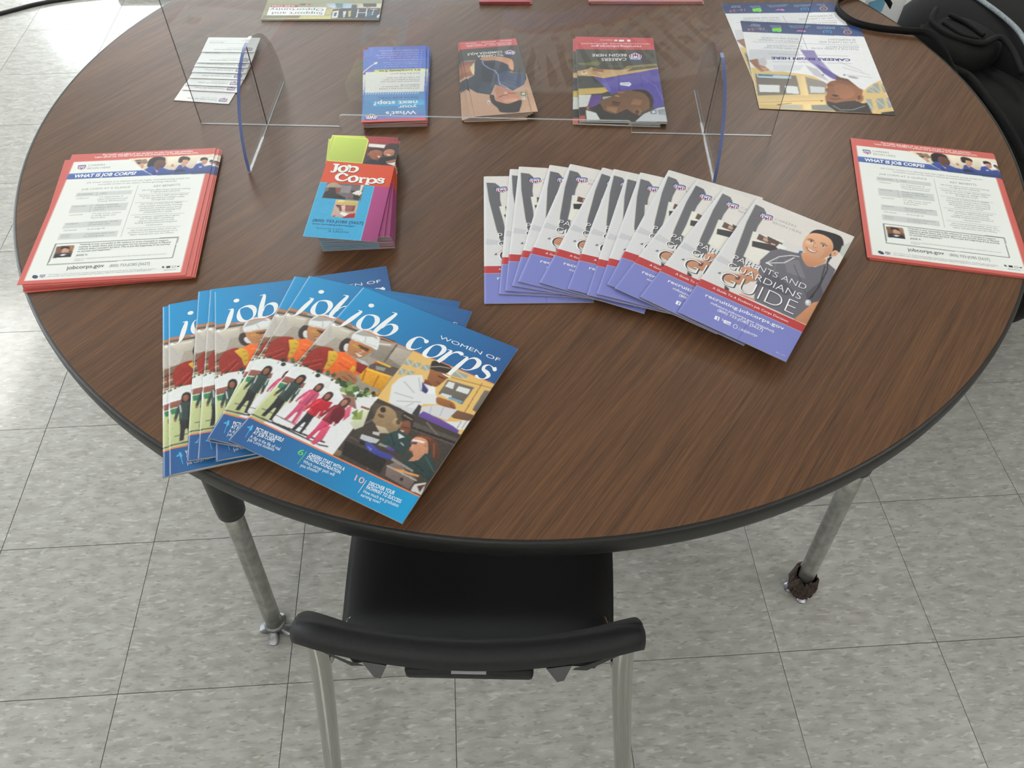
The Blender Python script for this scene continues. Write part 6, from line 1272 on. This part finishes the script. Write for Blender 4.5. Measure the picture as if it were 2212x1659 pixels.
# ------------------------------------------------------------------ printed matter
def point_in(poly, X, Y):
    ins = np.zeros(X.shape, bool); n = len(poly)
    for i in range(n):
        x0, y0 = poly[i][:2]; x1, y1 = poly[(i+1) % n][:2]
        if y0 == y1: continue
        c = ((Y >= min(y0, y1)) & (Y < max(y0, y1)))
        ins ^= c & (X < (x1-x0)*(Y-y0)/(y1-y0)+x0)
    return ins
def raster(a):
    w, h, SS = a['w'], a['h'], 2
    nx, ny = int(w/a['cell'])+1, int(h/a['cell'])+1
    px = w/(nx*SS); py = h/(ny*SS)
    img = np.empty((ny*SS, nx*SS, 3)); img[:] = a['base']
    gx = (np.arange(nx*SS)+.5)*px; gy = (np.arange(ny*SS)+.5)*py
    rs = np.random.RandomState(5)
    def sub(pts, pad=0):
        xs = [p[0] for p in pts]; ys = [p[1] for p in pts]
        i0 = max(0, int((min(xs)-pad)/px)-1); i1 = min(nx*SS, int((max(xs)+pad)/px)+2); j0 = max(0, int((min(ys)-pad)/py)-1); j1 = min(ny*SS, int((max(ys)+pad)/py)+2)
        return i0, max(i0, i1), j0, max(j0, j1)
    for op in a['ops']:
        k = op[0]
        if k == 'P':
            pts = catmull(op[2], 4, True) if op[3] else op[2]
            i0, i1, j0, j1 = sub(pts); X, Y = np.meshgrid(gx[i0:i1], gy[j0:j1])
            if X.size:
                ins = point_in(pts, X, Y); bw, bh = np.ptp([p[0] for p in pts]), np.ptp([p[1] for p in pts])
                if 9 < bw*bh < .2*w*h and max(op[1])-min(op[1]) > 14:            # tonal modelling inside the photographed shapes
                    g_ = 1+.13*((Y-Y.mean())/(bh+.1)-.6*(X-X.mean())/(bw+.1)); img[j0:j1, i0:i1][ins] = np.clip(np.array(op[1])*g_[ins][:, None], 0, 250)
                else: img[j0:j1, i0:i1][ins] = op[1]
        elif k == 'G':
            x0, y0, x1, y1 = op[3]; i0, i1, j0, j1 = sub([(x0, y0), (x1, y1)])
            t = np.clip((gx[i0:i1]-x0)/(x1-x0), 0, 1)[None, :, None]; m_ = ((gy[j0:j1] >= y0) & (gy[j0:j1] <= y1))
            img[j0:j1, i0:i1][m_] = (np.array(op[1])*(1-t)+np.array(op[2])*t)*np.ones((int(m_.sum()), 1, 1))
        elif k == 'L':
            for p, q in zip(op[3][:-1], op[3][1:]):
                i0, i1, j0, j1 = sub([p, q], op[2]); X, Y = np.meshgrid(gx[i0:i1], gy[j0:j1])
                if not X.size: continue
                dx, dy = q[0]-p[0], q[1]-p[1]; t = np.clip(((X-p[0])*dx+(Y-p[1])*dy)/(dx*dx+dy*dy+1e-9), 0, 1)
                img[j0:j1, i0:i1][np.hypot(X-p[0]-t*dx, Y-p[1]-t*dy) < op[2]/2] = op[1]
        elif k == 'N':
            i0, i1, j0, j1 = sub(op[2]); X, Y = np.meshgrid(gx[i0:i1], gy[j0:j1]); ins = point_in(op[2], X, Y)
            tot = np.zeros(X.shape)
            for s, am in ((1, .7), (2, .6), (5, .35)):
                r = rs.randn(X.shape[0]//s+2, X.shape[1]//s+2); tot += am*np.kron(r, np.ones((s, s)))[:X.shape[0], :X.shape[1]]
            for _ in range(2): tot = (tot+np.roll(tot, 1, 0)+np.roll(tot, -1, 0)+np.roll(tot, 1, 1)+np.roll(tot, -1, 1))/5
            reg = img[j0:j1, i0:i1]; reg[ins] = np.clip(reg[ins]+(tot*op[1]*.7)[ins][:, None]*np.array((1, .98, .95)), 4, 250)
        elif k == 'D':
            i0, i1, j0, j1 = sub([(op[2], op[3])], op[4]); X, Y = np.meshgrid(gx[i0:i1], gy[j0:j1])
            if X.size: img[j0:j1, i0:i1][np.hypot(X-op[2], Y-op[3]) < op[4]] = op[1]
        elif k == 'B':
            for _ in range(op[1]):
                e = np.pad(img, ((1, 1), (1, 1), (0, 0)), 'edge'); img = (2*img+e[:-2, 1:-1]+e[2:, 1:-1]+e[1:-1, :-2]+e[1:-1, 2:])/6
    img = img.reshape(ny, SS, nx, SS, 3).mean((1, 3))/255.
    img = np.where(img <= .04045, img/12.92, ((np.maximum(img, 0)+.055)/1.055)**2.4)
    return nx, ny, img
# text outlines from the built-in font, gathered in one pass
TXT = {}
def gather_text():
    jobs = {}
    for a in ART.values():
        for op in a['ops']:
            if op[0] == 'T': jobs[(op[1], op[4])] = None
    jobs[('Job Corps', .03)] = None
    obs = []
    for (s, b) in jobs:
        cu = bpy.data.curves.new('lettering', 'FONT'); cu.body = s; cu.size = 1; cu.resolution_u = 2 if len(s) > 14 else 4; cu.offset = b; cu.fill_mode = 'FRONT'
        o = bpy.data.objects.new('lettering', cu); COL.objects.link(o); obs.append(((s, b), o, cu))
    dg = bpy.context.evaluated_depsgraph_get(); dg.update()
    for key, o, cu in obs:
        ev = o.evaluated_get(dg); me = ev.to_mesh()
        co = np.empty(len(me.vertices)*3); me.vertices.foreach_get('co', co); co = co.reshape(-1, 3)[:, :2]
        TXT[key] = (co.copy(), [tuple(p.vertices) for p in me.polygons]); ev.to_mesh_clear()
    for key, o, cu in obs: bpy.data.objects.remove(o); bpy.data.curves.remove(cu)
gather_text()
CAP = .729
LOGO_SHAPES = [((44, 60, 118), [(.02, .93), (.12, 1), (.88, 1), (.98, .93), (1, .32), (.5, 0), (0, .32)]), ((240, 242, 246), [(.06, .92), (.14, .96), (.86, .96), (.94, .92), (.95, .34), (.5, .05), (.05, .34)]),
    ((62, 96, 170), [(.06, .92), (.14, .96), (.86, .96), (.94, .92), (.94, .66), (.06, .66)])]
for q in (.10, .28, .62, .80): LOGO_SHAPES.append(((190, 66, 76), [(q, .62), (q+.10, .62), (q+.10, .34-.20*(1-abs(2*q-.9))), (q, .34-.20*(1-abs(2*q-.9)))]))
LOGO_SHAPES += [((96, 70, 140), [(.44, .5), (.56, .5), (.56, .12), (.44, .12)]), ((96, 70, 140), [(.36, .40), (.64, .40), (.64, .30), (.36, .30)])]
def build_art(name, bend=None, thick=1.0, edge=None):
    """one printed sheet: millimetre artwork -> mesh in metres, page centre at the origin, underside at z=0"""
    a = ART[name]; w, h = a['w'], a['h']; nx, ny, img = raster(a)
    zf = bend or (lambda x, y: np.zeros_like(x))
    X, Y = np.meshgrid(np.linspace(0, w, nx), np.linspace(0, h, ny))
    P = [np.stack([X.ravel(), Y.ravel(), np.full(X.size, thick)], 1)]; C = [img.reshape(-1, 3)]; F = []; MI = []
    ii, jj = np.meshgrid(np.arange(nx-1), np.arange(ny-1)); b0 = (jj*nx+ii).ravel()
    Q = np.stack([b0, b0+1, b0+1+nx, b0+nx], 1)
    F.extend(map(tuple, Q.tolist())); MI.extend([0]*len(F)); cnt = X.size; lay = [0]
    def put(pts, faces, col, dz=0):
        nonlocal cnt
        pts = np.asarray(pts, float); lay[0] += 1
        P.append(np.c_[pts, np.full(len(pts), thick+.03+.0016*lay[0])+dz]); C.append(np.tile(np.array(lin(col)), (len(pts), 1)))
        F.extend(tuple(int(i)+cnt for i in f) for f in faces); MI.extend([0]*len(faces)); cnt += len(pts)
    def poly(pts, col):
        ar = sum(pts[i][0]*pts[(i+1) % len(pts)][1]-pts[(i+1) % len(pts)][0]*pts[i][1] for i in range(len(pts)))
        if ar < 0: pts = pts[::-1]
        if bend and len(pts) == 4 and max(np.ptp([p[0] for p in pts]), np.ptp([p[1] for p in pts])) > 8:
            A_, B_, C_, D_ = [np.array(p, float)[:2] for p in pts]; n = int(max(np.ptp([p[0] for p in pts]), np.ptp([p[1] for p in pts])))+1
            if np.hypot(*(B_-A_)) < np.hypot(*(C_-B_)): A_, B_, C_, D_ = B_, C_, D_, A_
            vv = [q for k in range(n+1) for q in (A_+(B_-A_)*k/n, D_+(C_-D_)*k/n)]
            put(vv, [(2*k, 2*k+2, 2*k+3, 2*k+1) for k in range(n)], col)
        else: put(pts, [tuple(range(len(pts)))], col)
    def text(key, p0, p1, pt, col):
        co, fs = TXT[key]
        if not len(co): return
        x0, x1 = co[:, 0].min(), co[:, 0].max(); p0, p1, pt = map(np.array, (p0, p1, pt))
        q = p0+np.outer((co[:, 0]-x0)/(x1-x0), p1-p0)+np.outer(co[:, 1]/CAP, pt-p0)
        put(q, fs, col)
    for op in a['ops']:
        k = op[0]
        if k == 'VP': poly([np.array(p) for p in (catmull(op[2], 4, True) if op[3] else op[2])], op[1])
        elif k == 'V':
            pts = op[2]; n = 6
            if len(pts) == 2: path = [np.array(p) for p in pts]
            else: path = catmull(pts, n, bool(op[3]))
            if op[3]: path = path+[path[0]]
            vv, ff = [], []; m_ = len(path)
            for i, p in enumerate(path):
                d = (path[(i+1) % (m_-1)] if (op[3] and i == m_-1) else path[min(i+1, m_-1)])[:2]-(path[m_-2] if (op[3] and i == 0) else path[max(i-1, 0)])[:2]
                d = d/(np.hypot(*d)+1e-9); nn = np.array((-d[1], d[0]))*max(p[2], .2)/2
                vv += [p[:2]+nn, p[:2]-nn]
            for i in range(m_-1): ff.append((2*i, 2*i+1, 2*i+3, 2*i+2))
            put(vv, ff, op[1], np.repeat(np.arange(m_), 2)*.0011)
        elif k == 'T': text((op[1], op[4]), *op[2], op[3])
        elif k == 'LOGO':
            tl, tr, bl = map(np.array, op[1])
            M_ = lambda u, v: bl+(tr-tl)*u+(tl-bl)*v
            for c, pts in LOGO_SHAPES: poly([M_(*p) for p in pts], c)
            text(('Job Corps', .03), M_(.12, .72), M_(.88, .72), M_(.12, .9), (240, 243, 248))
    # body of the sheet: rim down to the underside
    rim = [(x, 0) for x in np.linspace(0, w, 13)]+[(w, y) for y in np.linspace(0, h, 13)[1:]]+[(x, h) for x in np.linspace(w, 0, 13)[1:]]+[(0, y) for y in np.linspace(h, 0, 13)[1:-1]]
    R = np.array(rim); n = len(R); ec = np.array(lin(edge or (214, 214, 212)))
    P += [np.c_[R, np.full(n, thick)], np.c_[R, np.zeros(n)]]; C += [np.tile(ec, (2*n, 1))]
    for i in range(n): F.append((cnt+n+i, cnt+n+(i+1) % n, cnt+(i+1) % n, cnt+i)); MI.append(0)
    F.append(tuple(cnt+n+i for i in range(n))[::-1]); MI.append(0)
    P = np.concatenate(P); C = np.concatenate(C)
    P[:, 2] += zf(P[:, 0], P[:, 1])
    P = (P-np.array((w/2, h/2, 0)))*.001
    me = bpy.data.meshes.new(name); me.from_pydata(P.tolist(), [], F); me.materials.append(MT['ink'])
    at = me.color_attributes.new('ink', 'FLOAT_COLOR', 'POINT'); buf = np.ones((len(C), 4), np.float32); buf[:, :3] = C; at.data.foreach_set('color', buf.ravel())
    me.update(); return me
def booklet_proto(art, t, spine):
    """cover + page block + back cover, spine on the left; z=0 underside; t in metres"""
    w, h = ART[art]['w']*.001, ART[art]['h']*.001
    sp = lambda x, y: -np.clip((4-x)/4, 0, 1)**2*spine-np.clip((x-(w*1000-3))/3, 0, 1)*.15
    cover = build_art(art, sp, .25)
    pg = box_bm(-w/2+.0012, w/2-.0008, -h/2+.0006, h/2-.0006, .0003, t-.0003-spine*.001*.0)
    me_p = bpy.data.meshes.new('pages'); pg.to_mesh(me_p); pg.free(); me_p.materials.append(MT['paper'])
    bk = box_bm(-w/2, w/2, -h/2, h/2, 0, .00028); me_b = bpy.data.meshes.new('back_cover'); bk.to_mesh(me_b); bk.free(); me_b.materials.append(MT['greyedge'])
    return cover, me_p, me_b, t
def put_booklet(name, proto, x, y, th, z, label, cat, group, roll=0):
    cover, me_p, me_b, t = proto
    e = tag(empty(name, (x, y, H+z), th, roll), label, cat, group)
    c = link('cover', cover, e); c.location = (0, 0, t-.00028); link('pages', me_p, e); link('back_cover', me_b, e)
    return e
def put_sheet(name, me, x, y, th, z, label, cat, group, roll=0, pitch=0):
    o = link(name, me); o.location = (x, y, H+z); o.rotation_euler = (pitch, roll, th); return tag(o, label, cat, group)
ORD = ['bottom', 'second', 'third', 'fourth', 'fifth', 'sixth', 'seventh', 'eighth', 'ninth', 'tenth', 'eleventh', 'twelfth', 'top']
# --- women of job corps magazines
wp = booklet_proto('women', .0022, .8)
WP = [(.1083, .1288, .2037), (.1159, .1294, .2017), (.1431, .1386, .1302), (.1572, .1371, .1176), (.1709, .1365, .1706), (.213, .1119, -.258), (.2201, .1033, -.3354), (.2588, .0668, -.5315)]
WL = ['bottom magazine of the blue fan, furthest left, its corner over the table edge', 'blue magazine second from the left edge of the fan, showing a sliver of cover', 'third blue magazine from the left of the fan, narrow strip showing', 'fourth blue magazine from the left of the fan, narrow strip showing', 'blue magazine whose readable word job stands left of the fan middle', 'third blue magazine from the top of the fan, only its upper edge showing', 'blue magazine directly under the top one of the fan', 'top blue magazine of the fan with its whole cover and title showing']
for i, (x, y, th) in enumerate(WP):
    z = .0006+.0027*i; roll = z*.2/.22
    put_booklet('magazine', wp, x, y, th, z-math.sin(roll)*.1105*.55, WL[i], 'magazine', 'blue magazines fanned out at the table front', roll)
# --- parents and guardians guides
gp = booklet_proto('guide', .0014, .6)
GP = [(.4604, .3478, -.0411), (.4898, .3564, -.1176), (.5007, .3581, -.1389), (.5263, .351, -.2827), (.5438, .3468, -.3707), (.579, .3321, -.4509), (.6066, .3256, -.3721), (.6276, .3137, -.3506), (.6425, .31, -.3777), (.6678, .3101, -.4918), (.6859, .2847, -.6202), (.7166, .2625, -.6408), (.7579, .2332, -.63)]
for i, (x, y, th) in enumerate(GP):
    z = .0005+.0018*i; roll = z*.25/.142
    lab = {0: 'leftmost guide booklet of the purple and white fan, lying flat on the table', 12: 'top guide booklet of the fan with the smiling woman in grey scrubs fully shown'}.get(i, 'purple and white guide booklet, %s from the left in the fan' % ORD[i])
    put_booklet('guide_booklet', gp, x, y, th, z-math.sin(roll)*.071*.55, lab, 'booklet', 'parents and guardians guides fanned out', roll)
# --- what is job corps flyers
fl_me = build_art('flyer', None, .55, (204, 110, 104))
FL = [(-.1150, .4230, .060), (-.1135, .4215, .075), (-.1191, .4270, .0881), (-.1120, .4235, .055), (-.1085, .4225, .045), (-.1055, .4223, .0372), (-.1075, .4228, .036), (-.1100, .4236, .030), (-.1164, .4258, .0241)]
for i, (x, y, th) in enumerate(FL):
    lab = 'top red-bordered fact flyer of the left stack, fully readable' if i == len(FL)-1 else 'red-bordered fact flyer, %s of the left stack counted from the table' % ORD[i]
    put_sheet('flyer', fl_me, x, y, th, .0003+.00085*i, lab, 'flyer', 'red-bordered flyers stacked on the left')
FR = [(1.0500, .3825, -.2450), (1.0490, .3835, -.2500), (1.0474, .3848, -.2487)]
for i, (x, y, th) in enumerate(FR):
    lab = ['lowest red-bordered flyer of the right pile near the bag', 'middle red-bordered flyer of the right pile near the bag', 'topmost red-bordered flyer at the right edge of the table'][i]
    put_sheet('flyer', fl_me, x, y, th, .0003+.00085*i, lab, 'flyer', 'red-bordered flyers at the right edge')
# --- trifold brochures
def leaflet(name, me, art, x, y, th, z, label, group, t=.0012, roll=0, pitch=0, edge='paper'):
    e = tag(empty(name, (x, y, H+z)), label, 'brochure', group); e.rotation_euler = (pitch, roll, th)
    p = link('front_panel', me, e); p.location = (0, 0, t-.0004); link('inner_panels', inner_mesh(art, t, edge), e); return e
_inner = {}
def inner_mesh(art, t, edge):
    if (art, edge) not in _inner:
        w, h = ART[art]['w']*.001, ART[art]['h']*.001; bm = box_bm(-w/2+.0004, w/2-.0006, -h/2+.0004, h/2-.0004, 0, t-.0004); me = bpy.data.meshes.new('inner_panels'); bm.to_mesh(me); bm.free(); me.materials.append(MT[edge]); _inner[(art, edge)] = me
    return _inner[(art, edge)]
tri = build_art('trifold', None, .35); 
TR = [(.2165, .4450, .010), (.2170, .4445, .004), (.2160, .4450, .012), (.2165, .4455, .008), (.2150, .4455, .015), (.2160, .4450, .006), (.2150, .4455, .012), (.2140, .4450, .014), (.2145, .4450, .008), (.2135, .4445, .004), (.2150, .4430, -.02), (.2125, .4425, -.06), (.2105, .4330, -.122)]
for i, (x, y, th) in enumerate(TR):
    y -= .003
    lab = 'top colourful brochure of the lime, orange and blue stack' if i == len(TR)-1 else 'colourful lime and orange brochure, %s in its stack from the table' % ORD[i]
    leaflet('brochure', tri, 'trifold', x, y, th, .0003+.0026*i, lab, 'lime orange and blue brochures in one stack', .0019, pitch=.0018*i, roll=.0036*i, edge='greyedge')
nx_me = build_art('nxt', None, .35)
NX = [(.262, .7345, -3.16), (.260, .7340, -3.15), (.263, .7335, -3.17), (.259, .7340, -3.12), (.254, .7330, -3.10), (.262, .7350, -3.155), (.2581, .7322, -3.1405)]
for i, (x, y, th) in enumerate(NX):
    lab = 'top blue next-step brochure of its stack, lying upside down' if i == len(NX)-1 else 'blue next-step brochure behind the clear panel, %s in its stack' % ORD[i]
    leaflet('brochure', nx_me, 'nxt', x, y, th, .0003+.0019*i, lab, 'blue next-step brochures in one stack', .0016, edge='greyedge')
tu_me = build_art('tu', None, .35)
TU = [(.4200, .7440, -3.1378), (.4164, .7464, -3.1378), (.4190, .7475, -3.120), (.4215, .7480, -3.10), (.4235, .7485, -3.085), (.4284, .7487, -3.055)]
for i, (x, y, th) in enumerate(TU):
    lab = 'top Spanish career brochure with the seated person in a dark jacket' if i == len(TU)-1 else 'Spanish career brochure, %s in its stack behind the clear panel' % ORD[i]
    leaflet('brochure', tu_me, 'tu', x, y, th, .0003+.0017*i, lab, 'Spanish career brochures in one stack', .0015, edge='greyedge')
pp = booklet_proto('purple', .0030, .5)
for i, (x, y, th) in enumerate([(.6286, .7354, 3.0267), (.6363, .7374, 3.0522)]):
    put_booklet('booklet', pp, x, y, th, .0005+.0035*i, ['lower booklet with a purple shirt cover, only its edges showing', 'upper booklet showing a person in a purple shirt, upside down'][i], 'booklet', 'purple shirt career booklets')
lab_me = build_art('lab', None, .35)
for i, (x, y, th) in enumerate([(.9814, .8503, 3.1119), (.9849, .7683, 3.0042)]):
    put_sheet('lab_coat_flyer', lab_me, x, y, th, .0003+.0008*i, ['partly covered lab coat flyer further from the viewer', 'nearer lab coat flyer showing the whole face in profile'][i], 'flyer', 'lab coat flyers by the bag strap')
card_me = build_art('card', None, .5, (150, 150, 150))  # rims greyer than the card: shadow along the edges is painted in
CD = [(-.0571, .7337, 2.9635), (-.0495, .7645, 2.998), (-.047, .7787, 3.0133), (-.0434, .799, 3.0311), (-.0429, .816, 3.0408), (-.0412, .8322, 3.0311), (-.0387, .8445, 3.0725), (-.0366, .8785, 3.0705)]
for i, (x, y, th) in enumerate(CD):
    lab = {0: 'white business card nearest the viewer, lowest of the overlapping row', 7: 'white business card furthest from the viewer, on top of the row'}.get(i, 'white business card, %s in the overlapping row from the viewer' % ORD[i])
    put_sheet('business_card', card_me, x, y, th, .0003+.0010*i, lab, 'card', 'overlapping white business cards')
# support and opportunity magazine, its printed foot in view; blank remainder of the cover beyond
sp_me = build_art('support', None, .30)
e = tag(empty('magazine', (.1176, 1.1145, H+.0004), 3.094), 'magazine titled support and opportunity at the far side of the table', 'magazine')
o = link('cover', sp_me, e); o.location = (0, .1125, .0027); bm_obj('pages', box_bm(-.1095, .1095, -.142, .142, 0, .0027), MT['paper'], e)
bm_obj('cover_lower', box_bm(-.11, .11, -.1425, .0825, .0027, .0030), plain('olive_print', (150, 146, 104), .45), e)
for k, (x, y, th, w, h, lab) in enumerate([(.465, 1.13, -.06, .0975, .228, 'stack of red brochures cut off by the top of the picture, left'), (.737, 1.143, -.055, .219, .28, 'stack of pinkish red leaflets cut off by the top of the picture, right')]):
    for q in range(3):
        o = bm_obj('leaflet', box_bm(-w/2, w/2, -h/2, h/2, 0, .0013), plain('red_leaflet_paper', (176, 74, 84) if k == 0 else (190, 130, 128), .5))
        o.location = (x+.004*(q == 0), y+.001*q, H+.0003+.0016*q); o.rotation_euler = (0, 0, th)
        tag(o, ['lowest', 'middle', 'uppermost'][q]+' '+['red leaflet at the far table side, cut off by the picture top', 'pinkish leaflet at the far table side, cut off by the picture top'][k], 'leaflet', ['red leaflets at the far side', 'pinkish leaflets at the far side'][k])
# ------------------------------------------------------------------ clear acrylic guard
A = Vector((-.051, .648, 0)); B = Vector((.856, .564, 0)); gw = (B-A).length; ga = math.atan2(B.y-A.y, B.x-A.x)
gd = tag(empty('sneeze_guard', (A.x, A.y, H), ga), 'clear acrylic table shield standing on two curved clear feet', 'shield')
def plate(name, outline, t, mats, parent, edge_idx=lambda i: 1):
    n = len(outline); Vv = [(x, -t/2, z) for x, z in outline]+[(x, t/2, z) for x, z in outline]
    Ff = [tuple(range(n)), tuple(range(n, 2*n))[::-1]]; Ix = [0, 0]
    for i in range(n): Ff.append((i, n+i, n+(i+1) % n, (i+1) % n)); Ix.append(edge_idx(i))
    return mesh_obj(name, Vv, Ff, mats, parent, idx=Ix)
sl0, sl1, sh, rc = .223, .688, .0215, .008
arc = lambda cx, cz, a0, a1, r: [(cx+r*math.cos(math.radians(a0+(a1-a0)*k/6)), cz+r*math.sin(math.radians(a0+(a1-a0)*k/6))) for k in range(7)]
out = [(0, .0006), (sl0, .0006)]+arc(sl0+rc, sh-rc, 180, 90, rc)+arc(sl1-rc, sh-rc, 90, 0, rc)+[(sl1, .0006), (gw, .0006), (gw, .60), (gw-.01, .61), (.01, .61), (0, .60)]
plate('panel', out, .0030, [MT['acrylic'], MT['acrylic_edge'], MT['slot']], gd, lambda i: 2 if i in (17, len(out)-1) else 1)
for fx in (.107, .803):
    e_out = [(-.124, .0010), (.127, .0010)]+[(.0015+.1255*math.cos(a), .0010+.135*math.sin(a)) for a in np.linspace(.03, math.pi-.03, 33)]
    f = plate('foot', e_out, .0048, [MT['acrylic'], MT['acrylic_blue'], MT['acrylic_edge']], gd, lambda i: 0 if i < 18 else 1)
    bm_obj('foot_base_line', box_bm(-.124, .127, -.0008, .0008, .0001, .0007), MT['acrylic_edge'], f)
    bm_obj('slot_line', box_bm(-.0022, -.0015, -.0007, .0007, .002, .134), MT['slot'], f)
    f.location = (fx, 0, 0); f.rotation_euler = (0, 0, math.pi/2)
# ------------------------------------------------------------------ backpack and strap at the right
bp = tag(empty('backpack', (1.55, .98, 0), math.radians(25)), 'black nylon backpack standing beyond the right edge of the table', 'bag')
def superbox(name, c, hs, e, mat, parent, nu=48, nv=24, wob=0):
    Vv, Ff = [], []
    f = lambda v: math.copysign(abs(v)**e, v)
    for j in range(nv+1):
        ph = -math.pi/2+math.pi*j/nv
        for i in range(nu):
            th = 2*math.pi*i/nu; q = 1+wob*math.sin(3*th+j*.7)
            zz = c[2]+hs[2]*f(math.sin(ph)); tp = .68+.32*min(1, max(0, zz/.5))
            Vv.append((tp*(c[0]+hs[0]*f(math.cos(ph))*f(math.cos(th))*q), tp*(c[1]+hs[1]*f(math.cos(ph))*f(math.sin(th))*q), zz))
    for j in range(nv):
        for i in range(nu): Ff.append((j*nu+i, j*nu+(i+1) % nu, (j+1)*nu+(i+1) % nu, (j+1)*nu+i))
    return mesh_obj(name, Vv, Ff, mat, parent, True)
superbox('bag_body', (.05, -.03, .345), (.20, .36, .345), .42, MT['nylon'], bp, wob=.012)
superbox('front_pocket', (-.175, -.10, .34), (.13, .25, .30), .55, MT['nylon'], bp, wob=.01)
superbox('side_pocket', (-.06, -.32, .36), (.17, .10, .25), .6, MT['nylon'], bp)
superbox('flap', (-.165, .07, .655), (.075, .075, .035), .7, MT['nylon'], bp)
tube('piping', [(-.148, .155, .688), (-.195, .122, .686), (-.207, .066, .688), (-.18, .014, .690), (-.134, .010, .692), (-.14, -.03, .686), (-.17, -.085, .674)], .006, MT['web'], bp, 8, 8)
tube('piping', [(-.18, .15, .660), (-.235, .04, .655), (-.225, -.02, .650), (-.245, -.094, .640), (-.26, -.16, .625), (-.27, -.22, .600)], .007, MT['web'], bp, 8, 8)
tube('zipper', [(-.151, .12, .6925), (-.149, .082, .6935), (-.154, .031, .692)], .0045, MT['web'], bp, 8, 8)
tube('zipper', [(-.182, .106, .690), (-.187, .057, .690), (-.172, .025, .691)], .0045, MT['web'], bp, 8, 8)
tube('reflective_tape', [(-.020, .20, .690), (-.035, .16, .691), (-.055, .081, .6925), (-.076, .017, .692), (-.108, -.037, .690), (-.13, -.08, .685)], .0048, MT['zip'], bp, 8, 8)
# webbing ribbon lying on edge on the table
def ribbon(name, pts, wdt, t, mat, parent=None):
    path = catmull(pts, 10); Vv, Ff = [], []
    for i, p in enumerate(path):
        d = path[min(i+1, len(path)-1)]-path[max(i-1, 0)]; n = np.array((-d[1], d[0], 0)); n /= np.linalg.norm(n)+1e-9
        for a, z in ((-t/2, 0), (t/2, 0), (t/2, wdt), (-t/2, wdt)): Vv.append(p+n*a+np.array((0, 0, z)))
    for i in range(len(path)-1):
        for k in range(4): Ff.append((i*4+k, i*4+(k+1) % 4, i*4+4+(k+1) % 4, i*4+4+k))
    Ff += [(0, 1, 2, 3)[::-1], tuple(len(path)*4-4+k for k in range(4))]
    return mesh_obj(name, Vv, Ff, mat, parent, True)
st = ribbon('bag_strap', [(1.23, 1.02, .71), (1.19, 1.012, H+.004), (1.15, 1.010, H+.002), (1.106, .990, H+.001), (1.088, .950, H+.001), (1.102, .902, H+.001), (1.140, .877, H+.001), (1.185, .862, H+.002), (1.222, .850, H+.003), (1.246, .826, .728), (1.275, .79, .69)], .0125, .0025, MT['web'])
tag(st, 'black webbing strap looped over the right edge of the table', 'strap')
# white papers tucked beside the bag
pw = tag(empty('paper_folder', (1.232, 1.052, 0), .45), 'white papers with blue marks standing between table and bag', 'papers')
for k, (dx, dz, c) in enumerate(((0, .80, 'white'), (.008, .82, 'white'))):
    bm = box_bm(-.06+.03*k, .06+.03*k, dx*2, dx*2+.002, .0, dz); bm_obj('sheet', bm, MT[c], pw)
bm_obj('blue_mark', box_bm(-.05, .0, -.0012, 0, .69, .72), plain('pale_blue_ink', (120, 176, 206), .5), pw)
# ------------------------------------------------------------------ far floor: cable and power strip
tag(tube('power_cable', [(-1.9, 2.2, .006), (-1.55, 2.45, .006), (-1.349, 2.559, .006), (-1.23, 2.63, .006), (-1.10, 2.672, .006), (-.98, 2.69, .006), (-.93, 2.70, .012)], .0075, MT['cable'], None, 10, 8), 'black power cable snaking over the floor at the top left', 'cable')
ps = tag(empty('power_strip', (-.80, 2.700, 0), -.03), 'low black power strip on the floor at the top edge beyond the table', 'power strip')
bm_obj('housing', box_bm(-.15, .15, -.028, .028, 0.0005, .036, .006), MT['cable'], ps, True)
for k in range(4): bm_obj('socket', box_bm(-.11+.06*k, -.07+.06*k, -.014, .014, .0355, .0375, .001, 1), MT['base'], ps)
